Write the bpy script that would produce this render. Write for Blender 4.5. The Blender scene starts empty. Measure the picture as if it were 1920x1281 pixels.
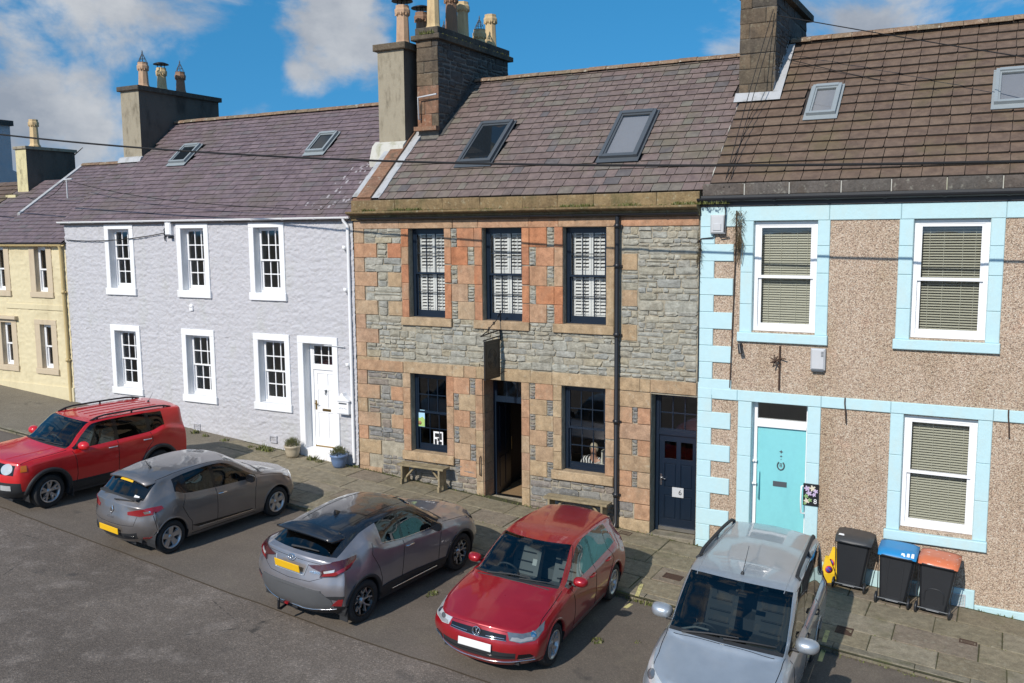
import bpy, bmesh, math, random
import numpy as np
from mathutils import Vector, Matrix
from mathutils.bvhtree import BVHTree
from mathutils.geometry import delaunay_2d_cdt

random.seed(7)
RNG = np.random.default_rng(7)
scene = bpy.context.scene
COL = scene.collection
PI = math.pi

# ------------------------------------------------------------------ camera
F_PX, PITCH, YAW, ROLL = 1726.528, 0.118745826, 0.496508213, -0.00767621
CAM = np.array([0.0, -17.5, 6.65])
_cy, _sy, _cp, _sp = math.cos(YAW), math.sin(YAW), math.cos(PITCH), math.sin(PITCH)
FWD = np.array([-_sy * _cp, _cy * _cp, -_sp])
_r0 = np.array([_cy, _sy, 0.0])
_u0 = np.cross(_r0, FWD)
RIGHT = math.cos(ROLL) * _r0 + math.sin(ROLL) * _u0
UP = -math.sin(ROLL) * _r0 + math.cos(ROLL) * _u0
cam_data = bpy.data.cameras.new('camera')
cam_data.sensor_width = 36.0
cam_data.lens = F_PX / 1920 * 36.0
cam_data.clip_start = 0.1
cam_data.clip_end = 3000
cam = bpy.data.objects.new('camera', cam_data)
COL.objects.link(cam)
cam.matrix_world = Matrix(((RIGHT[0], UP[0], -FWD[0], CAM[0]),
       (RIGHT[1], UP[1], -FWD[1], CAM[1]),
       (RIGHT[2], UP[2], -FWD[2], CAM[2]),
       (0, 0, 0, 1)))
scene.camera = cam

# ------------------------------------------------------------------ sun and sky
SUN_EL, SUN_AZ = math.radians(35.0), math.radians(6.0)      # light travels towards +y, a little towards +x
SUN_DIR = Vector((math.sin(SUN_AZ) * math.cos(SUN_EL), math.cos(SUN_AZ) * math.cos(SUN_EL), -math.sin(SUN_EL)))
sun_data = bpy.data.lights.new('sun', 'SUN')
sun_data.energy = 4.9
sun_data.angle = math.radians(0.53)
sun_data.color = (1.0, 0.94, 0.86)
sun = bpy.data.objects.new('sun', sun_data)
COL.objects.link(sun)
sun.rotation_euler = SUN_DIR.to_track_quat('-Z', 'Y').to_euler()
sun.location = (0, -20, 30)

world = bpy.data.worlds.new('World')
scene.world = world
world.use_nodes = True
wn, wl = world.node_tree.nodes, world.node_tree.links
wn.clear()
w_out = wn.new('ShaderNodeOutputWorld')
w_bg = wn.new('ShaderNodeBackground')
w_bg.inputs['Strength'].default_value = 0.095
sky = wn.new('ShaderNodeTexSky')
sky.sky_type = 'NISHITA'
sky.sun_disc = False
sky.sun_elevation = SUN_EL
sky.sun_rotation = PI + SUN_AZ        # sun stands behind the camera, towards -y
sky.air_density = 1.0
sky.dust_density = 0.3
sky.ozone_density = 2.5
w_tc = wn.new('ShaderNodeTexCoord')


def wnode(kind, **kw):
 n = wn.new(kind)
 for k, v in kw.items():
  setattr(n, k, v)
 return n


# the clear sky of the photograph stays deep blue down to the roofs: look it up a little higher than it lies
w_sep = wnode('ShaderNodeSeparateXYZ')
wl.new(w_tc.outputs['Generated'], w_sep.inputs[0])
w_add = wnode('ShaderNodeMath', operation='MULTIPLY_ADD')
w_add.inputs[1].default_value = 0.75
w_add.inputs[2].default_value = 0.30
wl.new(w_sep.outputs['Z'], w_add.inputs[0])
w_cmb = wnode('ShaderNodeCombineXYZ')
wl.new(w_sep.outputs['X'], w_cmb.inputs['X'])
wl.new(w_sep.outputs['Y'], w_cmb.inputs['Y'])
wl.new(w_add.outputs[0], w_cmb.inputs['Z'])
w_nrm = wnode('ShaderNodeVectorMath', operation='NORMALIZE')
wl.new(w_cmb.outputs[0], w_nrm.inputs[0])
wl.new(w_nrm.outputs[0], sky.inputs['Vector'])
w_hsv = wnode('ShaderNodeHueSaturation')
w_hsv.inputs['Hue'].default_value = 0.488
w_hsv.inputs['Saturation'].default_value = 1.36
w_hsv.inputs['Value'].default_value = 1.95
wl.new(sky.outputs[0], w_hsv.inputs['Color'])
# clouds: noise over the whole sky, thicker in some quarters of it
w_map = wnode('ShaderNodeMapping')
w_map.inputs['Scale'].default_value = (1.0, 1.0, 1.55)
w_map.inputs['Location'].default_value = (3.1, 1.7, 0.4)
wl.new(w_tc.outputs['Generated'], w_map.inputs[0])
w_n1 = wnode('ShaderNodeTexNoise')
w_n1.inputs['Scale'].default_value = 5.6
w_n1.inputs['Detail'].default_value = 8
w_n1.inputs['Roughness'].default_value = 0.57
w_n1.inputs['Distortion'].default_value = 0.25
wl.new(w_map.outputs[0], w_n1.inputs['Vector'])


def dir_px(u, v):
 d = (u - 960) * RIGHT - (v - 640.5) * UP + F_PX * FWD
 return d / np.linalg.norm(d)


def cloud_bank(u, v, r, amt, prev):
 """a bank of cloud in one direction of the sky, r in degrees"""
 dv = dir_px(u, v)
 dot = wnode('ShaderNodeVectorMath', operation='DOT_PRODUCT')
 dot.inputs[1].default_value = tuple(dv)
 wl.new(w_tc.outputs['Generated'], dot.inputs[0])
 mr = wnode('ShaderNodeMapRange', interpolation_type='SMOOTHSTEP')
 mr.inputs['From Min'].default_value = math.cos(math.radians(r))
 mr.inputs['From Max'].default_value = math.cos(math.radians(r * 0.15))
 mr.inputs['To Min'].default_value = 0.0
 mr.inputs['To Max'].default_value = amt
 wl.new(dot.outputs['Value'], mr.inputs['Value'])
 ad = wnode('ShaderNodeMath', operation='ADD')
 wl.new(prev, ad.inputs[0])
 wl.new(mr.outputs[0], ad.inputs[1])
 return ad.outputs[0]


w_ct = wnode('ShaderNodeMath', operation='MULTIPLY_ADD')
w_ct.inputs[1].default_value = 1.9
w_ct.inputs[2].default_value = -0.45
wl.new(w_n1.outputs[0], w_ct.inputs[0])
dens = w_ct.outputs[0]
for b in ((50, 80, 9, .26), (330, 25, 5.0, .20), (640, 100, 4.6, .34), (150, 290, 5, .14), (860, 40, 2.6, .2),
   (430, 250, 4, .07), (1650, 60, 3, .10), (1800, 30, 5, .08), (1150, 60, 7, -.18), (330, 190, 4.0, -.18), (450, 110, 3.0, -.16)):
 dens = cloud_bank(*b, dens)
w_cm = wnode('ShaderNodeMapRange', interpolation_type='SMOOTHSTEP')
w_cm.inputs['From Min'].default_value = 0.50
w_cm.inputs['From Max'].default_value = 0.80
w_cm.inputs['To Max'].default_value = 0.93
wl.new(dens, w_cm.inputs['Value'])
# cloud tone: white tops, grey-blue undersides
w_n2 = wnode('ShaderNodeTexNoise')
w_n2.inputs['Scale'].default_value = 6.5
w_n2.inputs['Detail'].default_value = 7
w_n2.inputs['Roughness'].default_value = 0.6
wl.new(w_map.outputs[0], w_n2.inputs['Vector'])
w_cr = wnode('ShaderNodeValToRGB')
w_cr.color_ramp.elements[0].position = 0.33
w_cr.color_ramp.elements[0].color = (3.9, 4.3, 5.0, 1)
w_cr.color_ramp.elements[1].position = 0.70
w_cr.color_ramp.elements[1].color = (8.6, 8.7, 8.8, 1)
wl.new(w_n2.outputs[0], w_cr.inputs[0])
w_mix = wnode('ShaderNodeMixRGB')
wl.new(w_cm.outputs[0], w_mix.inputs[0])
wl.new(w_hsv.outputs[0], w_mix.inputs[1])
wl.new(w_cr.outputs[0], w_mix.inputs[2])
wl.new(w_mix.outputs[0], w_bg.inputs['Color'])
wl.new(w_bg.outputs[0], w_out.inputs['Surface'])

scene.view_settings.view_transform = 'Standard'
scene.view_settings.look = 'None'
scene.view_settings.exposure = -0.2
scene.view_settings.gamma = 1.0
scene.view_settings.use_curve_mapping = False
scene.render.engine = 'CYCLES'
scene.cycles.max_bounces = 8
scene.cycles.transparent_max_bounces = 12

# ------------------------------------------------------------------ pixel -> place
GB = -0.0723                                     # the street falls towards +x


def ray_px(u, v):
 return (u - 960) * RIGHT - (v - 640.5) * UP + F_PX * FWD


def on_wall(u, v, y=0.0):
 R = ray_px(u, v)
 return CAM + (y - CAM[1]) / R[1] * R


def gz(x):
 """height of the pavement at the house fronts"""
 return GB * x


def on_ground(u, v, h=0.0):
 R = ray_px(u, v)
 return CAM + (h + GB * CAM[0] - CAM[2]) / (R[2] - GB * R[0]) * R


def px_area(P):
 d = np.array(P, float) - CAM
 dd = d @ FWD
 return 1.0 / max(dd, 0.1) ** 2


# ------------------------------------------------------------------ mesh helpers
class MB:
 """collects faces; build() links them as one mesh object"""

 def __init__(self):
  self.v, self.f, self.sm = [], [], []

 def add(self, vs, fs, smooth=False):
  o = len(self.v)
  self.v += [tuple(map(float, p)) for p in vs]
  self.f += [tuple(i + o for i in f) for f in fs]
  self.sm += [smooth] * len(fs)
  return self

 def box(self, x0, x1, y0, y1, z0, z1):
  vs = [(x0, y0, z0), (x1, y0, z0), (x1, y1, z0), (x0, y1, z0), (x0, y0, z1), (x1, y0, z1), (x1, y1, z1), (x0, y1, z1)]
  return self.add(vs, [(0, 3, 2, 1), (4, 5, 6, 7), (0, 1, 5, 4), (1, 2, 6, 5), (2, 3, 7, 6), (3, 0, 4, 7)])

 def bbox(self, x0, x1, y0, y1, z0, z1, b=0.01, front_only=True):
  """box whose front (-y) face has a chamfered edge"""
  vs = [(x0, y1, z0), (x1, y1, z0), (x1, y1, z1), (x0, y1, z1),
    (x0, y0 + b, z0), (x1, y0 + b, z0), (x1, y0 + b, z1), (x0, y0 + b, z1),
    (x0 + b, y0, z0 + b), (x1 - b, y0, z0 + b), (x1 - b, y0, z1 - b), (x0 + b, y0, z1 - b)]
  return self.add(vs, [(0, 3, 2, 1), (0, 1, 5, 4), (1, 2, 6, 5), (2, 3, 7, 6), (3, 0, 4, 7),
        (4, 5, 9, 8), (5, 6, 10, 9), (6, 7, 11, 10), (7, 4, 8, 11), (8, 9, 10, 11)])

 def prism(self, pts, axis, a, b):
  """pts: 2-D outline, extruded along axis ('x','y','z') from a to b"""
  n = len(pts)

  def mk(p, t):
   return {'x': (t, p[0], p[1]), 'y': (p[0], t, p[1]), 'z': (p[0], p[1], t)}[axis]
  vs = [mk(p, a) for p in pts] + [mk(p, b) for p in pts]
  fs = [tuple(range(n)), tuple(range(2 * n - 1, n - 1, -1))]
  fs += [(i, i + n, (i + 1) % n + n, (i + 1) % n) for i in range(n)]
  return self.add(vs, fs)

 def tube(self, path, r, n=8, caps=True, smooth=True):
  path = [Vector(p) for p in path]
  rs = r if isinstance(r, (list, tuple)) else [r] * len(path)
  vs, fs = [], []
  up = None
  for i, p in enumerate(path):
   t = (path[min(i + 1, len(path) - 1)] - path[max(i - 1, 0)]).normalized()
   if up is None:
    up = t.orthogonal().normalized()
   up = (up - t * up.dot(t))
   up = up.normalized() if up.length > 1e-5 else t.orthogonal().normalized()
   s = t.cross(up)
   for k in range(n):
    a = 2 * PI * k / n
    vs.append(p + (up * math.cos(a) + s * math.sin(a)) * rs[i])
  for i in range(len(path) - 1):
   for k in range(n):
    fs.append((i * n + k, i * n + (k + 1) % n, (i + 1) * n + (k + 1) % n, (i + 1) * n + k))
  self.add(vs, fs, smooth)
  if caps:
   m = len(path) - 1
   self.add([vs[k] for k in range(n)], [tuple(range(n - 1, -1, -1))])
   self.add([vs[m * n + k] for k in range(n)], [tuple(range(n))])
  return self

 def lathe(self, prof, n=20, c=(0, 0, 0), axis='z', smooth=True, arc=1.0):
  """prof: (radius, height) pairs"""
  vs, fs = [], []
  for (r, h) in prof:
   for k in range(n):
    a = 2 * PI * k / n * arc
    x, y = r * math.cos(a), r * math.sin(a)
    vs.append({'z': (c[0] + x, c[1] + y, c[2] + h), 'y': (c[0] + x, c[1] + h, c[2] + y), 'x': (c[0] + h, c[1] + x, c[2] + y)}[axis])
  for i in range(len(prof) - 1):
   for k in range(n):
    k2 = (k + 1) % n
    f = (i * n + k, i * n + k2, (i + 1) * n + k2, (i + 1) * n + k)
    fs.append(f if axis != 'y' else f[::-1])
  return self.add(vs, fs, smooth)

 def xform(self, M, start=0):
  for i in range(start, len(self.v)):
   self.v[i] = tuple(M @ Vector(self.v[i]))
  return self

 def mesh(self, name, mats=None):
  me = bpy.data.meshes.new(name)
  me.from_pydata(self.v, [], self.f)
  me.polygons.foreach_set('use_smooth', self.sm)
  if mats is not None:
   for m in (mats if isinstance(mats, (list, tuple)) else [mats]):
    me.materials.append(m)
  me.update()
  return me

 def build(self, name, m, parent=None, loc=(0, 0, 0), **tags):
  return link(name, self.mesh(name, m), parent, loc, **tags)


WLOC = {}                 # world place of every unrotated thing, so that children can be given in world coordinates


def link(name, me, parent=None, loc=(0, 0, 0), label=None, cat=None, group=None, kind=None):
 o = bpy.data.objects.new(name, me)
 COL.objects.link(o)
 pl = WLOC.get(parent.name, (0, 0, 0)) if parent else (0, 0, 0)
 if parent:
  o.parent = parent
 o.location = (loc[0] - pl[0], loc[1] - pl[1], loc[2] - pl[2])
 WLOC[o.name] = tuple(loc)
 tag(o, label, cat, group, kind)
 return o


def tag(o, label=None, cat=None, group=None, kind=None):
 if label: o['label'] = label
 if cat: o['category'] = cat
 if group: o['group'] = group
 if kind: o['kind'] = kind
 return o


def thing(name, label, cat, loc=(0, 0, 0), rz=0.0, group=None):
 o = bpy.data.objects.new(name, None)
 COL.objects.link(o)
 o.empty_display_size = 0.2
 o.location = loc
 o.rotation_euler = (0, 0, rz)
 WLOC[o.name] = tuple(loc) if rz == 0 else (0, 0, 0)
 return tag(o, label, cat, group)


# ------------------------------------------------------------------ materials
class NT:
 def __init__(self, name):
  self.m = bpy.data.materials.new(name)
  self.m.use_nodes = True
  self.t = self.m.node_tree
  self.n, self.l = self.t.nodes, self.t.links
  self.n.clear()
  self.out = self.n.new('ShaderNodeOutputMaterial')
  self.p = self.n.new('ShaderNodeBsdfPrincipled')
  self.l.new(self.p.outputs[0], self.out.inputs[0])
  self.tc = None

 def new(self, kind, **kw):
  n = self.n.new('ShaderNode' + kind)
  for k, v in kw.items():
   setattr(n, k, v)
  return n

 def put(self, sock, val):
  if isinstance(val, bpy.types.NodeSocket):
   self.l.new(val, sock)
  else:
   if isinstance(val, (tuple, list)) and len(val) == 3 and sock.type == 'RGBA':
    val = (*val, 1)
   sock.default_value = val

 def pos(self, scale=(1, 1, 1), gen='pos'):
  if gen == 'pos':
   g = self.new('NewGeometry').outputs['Position']
  else:
   g = self.new('TexCoord').outputs['Object']
  mp = self.new('Mapping')
  mp.inputs['Scale'].default_value = scale
  self.l.new(g, mp.inputs[0])
  return mp.outputs[0]

 def noise(self, vec, scale=5, detail=4, rough=0.55, dist=0.0):
  n = self.new('TexNoise')
  n.inputs['Scale'].default_value = scale
  n.inputs['Detail'].default_value = detail
  n.inputs['Roughness'].default_value = rough
  n.inputs['Distortion'].default_value = dist
  self.l.new(vec, n.inputs['Vector'])
  return n.outputs[0]

 def voro(self, vec, scale=5, feature='F1', out='Distance', rnd=1.0):
  n = self.new('TexVoronoi', feature=feature)
  n.inputs['Scale'].default_value = scale
  n.inputs['Randomness'].default_value = rnd
  self.l.new(vec, n.inputs['Vector'])
  return n.outputs[out]

 def ramp(self, fac, stops, interp='LINEAR'):
  n = self.new('ValToRGB')
  e = n.color_ramp.elements
  n.color_ramp.interpolation = interp
  while len(e) < len(stops):
   e.new(0.5)
  for i, (p, c) in enumerate(stops):
   e[i].position = p
   e[i].color = (*c, 1) if len(c) == 3 else c
  self.put(n.inputs[0], fac)
  return n.outputs[0]

 def range(self, v, a, b, c=0.0, d=1.0):
  n = self.new('MapRange', interpolation_type='SMOOTHSTEP')
  for i, x in enumerate((a, b, c, d)):
   n.inputs[1 + i].default_value = x
  self.put(n.inputs[0], v)
  return n.outputs[0]

 def mix(self, fac, a, b, mode='MIX'):
  n = self.new('MixRGB', blend_type=mode)
  self.put(n.inputs[0], fac)
  self.put(n.inputs[1], a)
  self.put(n.inputs[2], b)
  return n.outputs[0]

 def math(self, op, a, b=0.0, c=None):
  n = self.new('Math', operation=op)
  self.put(n.inputs[0], a)
  self.put(n.inputs[1], b)
  if c is not None:
   self.put(n.inputs[2], c)
  return n.outputs[0]

 def rand(self):
  """one number per piece: per object, and per island of a joined mesh"""
  a = self.new('ObjectInfo').outputs['Random']
  b = self.new('NewGeometry').outputs['Random Per Island']
  s = self.math('ADD', a, b)
  return self.math('FRACT', s)

 def bump(self, h, strength=0.3, dist=0.01, prev=None):
  n = self.new('Bump')
  n.inputs['Strength'].default_value = strength
  n.inputs['Distance'].default_value = dist
  self.l.new(h, n.inputs['Height'])
  if prev is not None:
   self.l.new(prev, n.inputs['Normal'])
  return n.outputs[0]

 def done(self, color=None, rough=0.7, metal=0.0, normal=None, **kw):
  if color is not None: self.put(self.p.inputs['Base Color'], color)
  self.put(self.p.inputs['Roughness'], rough)
  self.put(self.p.inputs['Metallic'], metal)
  if normal is not None: self.l.new(normal, self.p.inputs['Normal'])
  for k, v in kw.items():
   self.put(self.p.inputs[k.replace('_', ' ')], v)
  return self.m


def plain(name, col, rough=0.6, metal=0.0, vary=0.12, scale=6.0, bump=0.0, bscale=60, **kw):
 """a painted or moulded surface with faint unevenness"""
 t = NT(name)
 v = t.pos(gen='obj')
 n = t.noise(v, scale, 5, 0.6)
 c = t.mix(n, tuple(x * (1 - vary) for x in col), tuple(min(1, x * (1 + vary)) for x in col))
 nm = None
 if bump:
  nm = t.bump(t.noise(v, bscale, 3), bump, 0.004)
 return t.done(c, rough, metal, nm, **kw)


def dirty(name, col, dirt, rough=0.7, amt=0.55, scale=2.5, bump=0.15, bscale=40, stretch=(1, 1, 0.35)):
 """paint on masonry with streaks of dirt"""
 t = NT(name)
 v = t.pos(stretch)
 n = t.noise(v, scale, 6, 0.65)
 f = t.range(n, 0.46, 0.74, 0.0, amt)
 fine = t.noise(t.pos(), 14, 5, 0.6)
 c0 = t.mix(fine, tuple(x * 0.93 for x in col), tuple(min(1, x * 1.05) for x in col))
 c = t.mix(f, c0, dirt)
 fl = t.range(t.noise(t.pos(), 17, 6, .72), .665, .69, 0, .8)
 c = t.mix(t.math('MULTIPLY', fl, t.range(t.noise(t.pos(), 1.1, 3), .45, .6)), c, t.mix(.55, c, dirt))
 nm = t.bump(t.noise(t.pos((1, 1, 3)), bscale, 5), bump, 0.012, t.bump(t.noise(t.pos(), 6, 5, .65), bump, 0.03))
 return t.done(c, rough, 0, nm)


def stone_mat(name, cols, grain=30, rough=0.9, bump=0.5, lichen=None, lich_amt=0.35, stain=None, stain_amt=0.5, sepscale=1.2):
 """natural stone, one tone per piece with grain, stains and lichen"""
 t = NT(name)
 r = t.rand()
 st = [(i / max(1, len(cols) - 1), c) for i, c in enumerate(cols)]
 base = t.ramp(r, st, 'LINEAR')
 v = t.pos()
 n = t.noise(v, 7, 6, 0.65)
 c = t.mix(t.range(n, 0.25, 0.75), t.mix(1.0, base, (0.72, 0.70, 0.68), 'MULTIPLY'), t.mix(1.0, base, (1.18, 1.16, 1.14), 'MULTIPLY'))
 g = t.noise(v, grain, 4, 0.7)
 c = t.mix(0.35, c, t.ramp(g, [(0.3, (0.05, 0.05, 0.05)), (0.7, (0.9, 0.9, 0.9))]), 'SOFT_LIGHT')
 sk = t.range(t.noise(t.pos((2.6, 2.6, .35)), 1.7, 6, .68), .50, .76, 0, .55)
 c = t.mix(sk, c, t.mix(1.0, c, (0.58, 0.54, 0.49), 'MULTIPLY'))
 if stain:
  s = t.range(t.noise(t.pos((1, 1, 0.5)), sepscale, 5, 0.6), 0.52, 0.72, 0, stain_amt)
  c = t.mix(s, c, stain)
 if lichen:
  s = t.range(t.noise(v, 9, 7, 0.7), 0.56, 0.68, 0, lich_amt)
  c = t.mix(s, c, lichen)
 nm = t.bump(g, bump, 0.012, t.bump(n, bump * 0.8, 0.03))
 return t.done(c, rough, 0, nm)
# ------------------------------------------------------------------ the materials
def slate_mat(name, cols, patch=None, wash=False):
 t = NT(name)
 r = t.rand()
 base = t.ramp(r, [(i / (len(cols) - 1), c) for i, c in enumerate(cols)])
 mean = tuple(sum(k[i] for k in cols) / len(cols) for i in range(3))
 base = t.mix(0.38, base, mean)
 v = t.pos()
 n = t.noise(v, 6, 6, 0.65)
 c = t.mix(t.range(n, 0.2, 0.8), t.mix(1.0, base, (0.74, 0.72, 0.72), 'MULTIPLY'), t.mix(1.0, base, (1.25, 1.25, 1.22), 'MULTIPLY'))
 big = t.range(t.noise(t.pos(), 0.9, 4, 0.6), 0.50, 0.70, 0, 0.55)
 c = t.mix(big, c, patch or (0.16, 0.145, 0.10))
 sp = t.range(t.noise(v, 26, 5, 0.7), 0.66, 0.72, 0, 0.6)
 c = t.mix(sp, c, (0.34, 0.33, 0.27))
 nm = t.bump(n, 0.35, 0.02, t.bump(t.noise(v, 60, 3), 0.3, 0.005))
 return t.done(c, t.range(n, 0.3, 0.7, 0.5, 0.72), 0, nm)


M = {}
M['slate_purple'] = slate_mat('purple_slate', [(0.125, 0.09, 0.098), (0.165, 0.12, 0.132), (0.145, 0.107, 0.115), (0.19, 0.14, 0.152), (0.155, 0.113, 0.125), (0.135, 0.125, 0.122)], (0.13, 0.105, 0.085))
M['slate_mixed'] = slate_mat('weathered_slate', [(0.085, 0.088, 0.095), (0.135, 0.118, 0.112), (0.135, 0.095, 0.086), (0.155, 0.11, 0.10), (0.18, 0.128, 0.118), (0.165, 0.118, 0.108), (0.20, 0.145, 0.133), (0.175, 0.125, 0.113), (0.15, 0.107, 0.097), (0.185, 0.135, 0.122), (0.165, 0.125, 0.108), (0.17, 0.15, 0.118), (0.15, 0.148, 0.122)], (0.15, 0.135, 0.085))
M['tile_brown'] = slate_mat('brown_roof_tile', [(0.115, 0.074, 0.052), (0.155, 0.105, 0.073), (0.13, 0.088, 0.064), (0.165, 0.115, 0.08)], (0.13, 0.105, 0.048))
M['underlay'] = plain('roof_underlay', (0.035, 0.03, 0.03), 0.95)
M['ridge'] = stone_mat('ridge_tile_clay', [(0.20, 0.13, 0.085), (0.25, 0.17, 0.11), (0.19, 0.15, 0.10)], 25, lichen=(0.5, 0.48, 0.40), lich_amt=0.8)
M['slate_edge'] = plain('dirty_slate_edge', (0.035, 0.028, 0.022), 0.95, 0, 0.3)
M['chim_soot'] = dirty('soot_blackened_render', (0.115, 0.098, 0.08), (0.035, 0.03, 0.025), 0.95, 0.85, 1.3, 0.4, 60, (1.4, 1.4, 0.6))  # darker streaked render, used only on the +x faces of the plain box chimneys
M['lead'] = dirty('white_lead_flashing', (0.42, 0.425, 0.43), (0.22, 0.21, 0.18), 0.6, 0.75, 5)
M['mortar_white'] = dirty('limewash_mortar', (0.50, 0.485, 0.43), (0.24, 0.23, 0.12), 0.9, 0.8, 4)
M['splash'] = dirty('faint_limewash', (0.33, 0.30, 0.31), (0.17, 0.14, 0.15), 0.9, 0.8, 6)
M['mortar'] = stone_mat('lime_mortar', [(0.31, 0.285, 0.22), (0.35, 0.32, 0.25)], 45, 0.95, 0.6, stain=(0.20, 0.18, 0.11))
M['rubble'] = stone_mat('grey_whinstone', [(0.28, 0.275, 0.235), (0.35, 0.345, 0.295), (0.31, 0.295, 0.235), (0.38, 0.37, 0.315), (0.27, 0.28, 0.262), (0.33, 0.33, 0.285), (0.35, 0.31, 0.22), (0.305, 0.31, 0.285)], 22, 0.88, 0.9, lichen=(0.40, 0.40, 0.33), lich_amt=0.5)
M['rubble_low'] = stone_mat('blue_grey_whinstone', [(0.17, 0.172, 0.168), (0.23, 0.228, 0.21), (0.23, 0.19, 0.155), (0.19, 0.20, 0.205), (0.27, 0.24, 0.19), (0.19, 0.19, 0.18), (0.25, 0.20, 0.16)], 22, 0.88, 0.9, lichen=(0.42, 0.40, 0.33), lich_amt=0.55)
M['sand_orange'] = stone_mat('orange_sandstone', [(0.42, 0.175, 0.085), (0.46, 0.21, 0.105), (0.39, 0.175, 0.095), (0.44, 0.235, 0.135)], 40, 0.9, 0.35, stain=(0.30, 0.20, 0.13), stain_amt=0.4)
M['sand_mixed'] = stone_mat('red_and_tan_sandstone', [(0.42, 0.22, 0.125), (0.38, 0.26, 0.16), (0.42, 0.235, 0.14), (0.40, 0.295, 0.19), (0.38, 0.235, 0.155)], 40, 0.9, 0.4, stain=(0.25, 0.20, 0.13), stain_amt=0.5, lichen=(0.45, 0.38, 0.28), lich_amt=0.3)
M['sand_tan'] = stone_mat('tan_sandstone', [(0.36, 0.27, 0.165), (0.40, 0.29, 0.175), (0.35, 0.24, 0.15), (0.42, 0.32, 0.20)], 40, 0.9, 0.45, stain=(0.24, 0.18, 0.10), stain_amt=0.55, lichen=(0.44, 0.40, 0.30), lich_amt=0.4)
M['sand_mossy'] = stone_mat('mossy_cornice_sandstone', [(0.205, 0.145, 0.07), (0.25, 0.18, 0.09), (0.185, 0.13, 0.065)], 30, 0.92, 0.6, stain=(0.085, 0.08, 0.03), stain_amt=0.85, sepscale=2.2, lichen=(0.36, 0.33, 0.22), lich_amt=0.6)
M['chim_stone'] = stone_mat('sooty_chimney_stone', [(0.10, 0.078, 0.055), (0.155, 0.115, 0.075), (0.12, 0.095, 0.065), (0.08, 0.07, 0.058)], 26, 0.95, 0.7, stain=(0.035, 0.03, 0.026), stain_amt=0.8, sepscale=1.8, lichen=(0.24, 0.22, 0.15), lich_amt=0.4)
M['chim_brick'] = stone_mat('red_chimney_stone', [(0.27, 0.13, 0.075), (0.22, 0.125, 0.08), (0.25, 0.14, 0.085)], 26, 0.95, 0.8, stain=(0.10, 0.075, 0.05), stain_amt=.85, sepscale=3, lichen=(.34, .31, .24), lich_amt=.5)
M['chim_dark'] = stone_mat('dark_whinstone', [(0.075, 0.07, 0.066), (0.105, 0.098, 0.09), (0.065, 0.064, 0.062), (0.12, 0.11, 0.098)], 26, 0.95, 0.8, lichen=(0.20, 0.19, 0.16), lich_amt=0.4)
M['chim_mortar'] = stone_mat('chimney_mortar', [(0.16, 0.15, 0.135), (0.19, 0.18, 0.16)], 40, 0.95)
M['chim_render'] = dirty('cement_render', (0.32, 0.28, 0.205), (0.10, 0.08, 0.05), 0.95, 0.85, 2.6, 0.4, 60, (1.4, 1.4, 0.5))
M['chim_cream'] = dirty('cream_chimney_paint', (0.60, 0.53, 0.30), (0.12, 0.10, 0.06), 0.95, 0.8, 2.4, 0.4, 60, (1.4, 1.4, 0.6))
M['pot_buff'] = dirty('buff_chimney_pot', (0.62, 0.45, 0.235), (0.26, 0.17, 0.09), 0.75, 0.6, 4)
M['pot_pink'] = dirty('tan_chimney_pot', (0.50, 0.325, 0.20), (0.25, 0.15, 0.10), 0.75, 0.6, 4)
M['pot_brown'] = dirty('brown_chimney_pot', (0.27, 0.15, 0.085), (0.10, 0.065, 0.04), 0.7, 0.6, 4)
M['harl_lilac'] = None
M['white_paint'] = dirty('white_stone_paint', (0.80, 0.80, 0.80), (0.55, 0.54, 0.50), 0.6, 0.35, 2.0, 0.12, 30)
M['white_gloss'] = plain('white_gloss_paint', (0.82, 0.82, 0.82), 0.35, 0, 0.03)
M['cream_wall'] = dirty('cream_rubble_paint', (0.64, 0.555, 0.355), (0.42, 0.345, 0.20), 0.85, 0.5, 1.5, 0.35, 25)
M['buff_trim'] = dirty('buff_painted_stone', (0.53, 0.435, 0.305), (0.36, 0.28, 0.19), 0.85, 0.5, 3)
M['cream_gutter'] = plain('cream_gutter_paint', (0.55, 0.42, 0.20), 0.5)
M['blue_trim'] = dirty('pale_blue_stone_paint', (0.46, 0.655, 0.69), (0.50, 0.60, 0.57), 0.65, 0.5, 2.2, 0.2, 35, (1, 1, 0.5))
M['teal_door'] = dirty('teal_door_paint', (0.215, 0.57, 0.60), (0.18, 0.49, 0.53), 0.42, 0.5, 3, 0.03)
M['navy'] = plain('navy_gloss_paint', (0.006, 0.014, 0.028), 0.32, 0, 0.12)
M['black_gloss'] = plain('black_gloss_iron', (0.014, 0.015, 0.018), 0.4, 0, 0.2, bump=0.1)
M['iron'] = plain('rusty_iron', (0.06, 0.032, 0.02), 0.85, 0, 0.4, 20, 0.3)
M['dark_grey'] = plain('dark_grey_metal', (0.075, 0.085, 0.095), 0.4, 0, 0.1)
M['fascia'] = plain('black_fascia_paint', (0.035, 0.036, 0.038), 0.5, 0, 0.2)
M['cable'] = plain('black_cable_sheath', (0.008, 0.008, 0.009), 0.85, 0, 0.2)
M['mid_grey'] = plain('skylight_grey_metal', (0.26, 0.29, 0.30), 0.42, 0, 0.1)
M['steel'] = plain('brushed_steel', (0.62, 0.62, 0.62), 0.28, 1.0, 0.06)
M['brass'] = plain('old_brass', (0.36, 0.25, 0.10), 0.4, 1.0, 0.15)
M['grey_plastic'] = plain('pale_grey_plastic', (0.50, 0.51, 0.52), 0.55, 0, 0.08)
M['room'] = plain('room_plaster', (0.55, 0.53, 0.49), 0.9, 0, 0.2, 2)
M['room_dark'] = plain('dim_room_plaster', (0.045, 0.04, 0.037), 0.9, 0, 0.2, 2)
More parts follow.
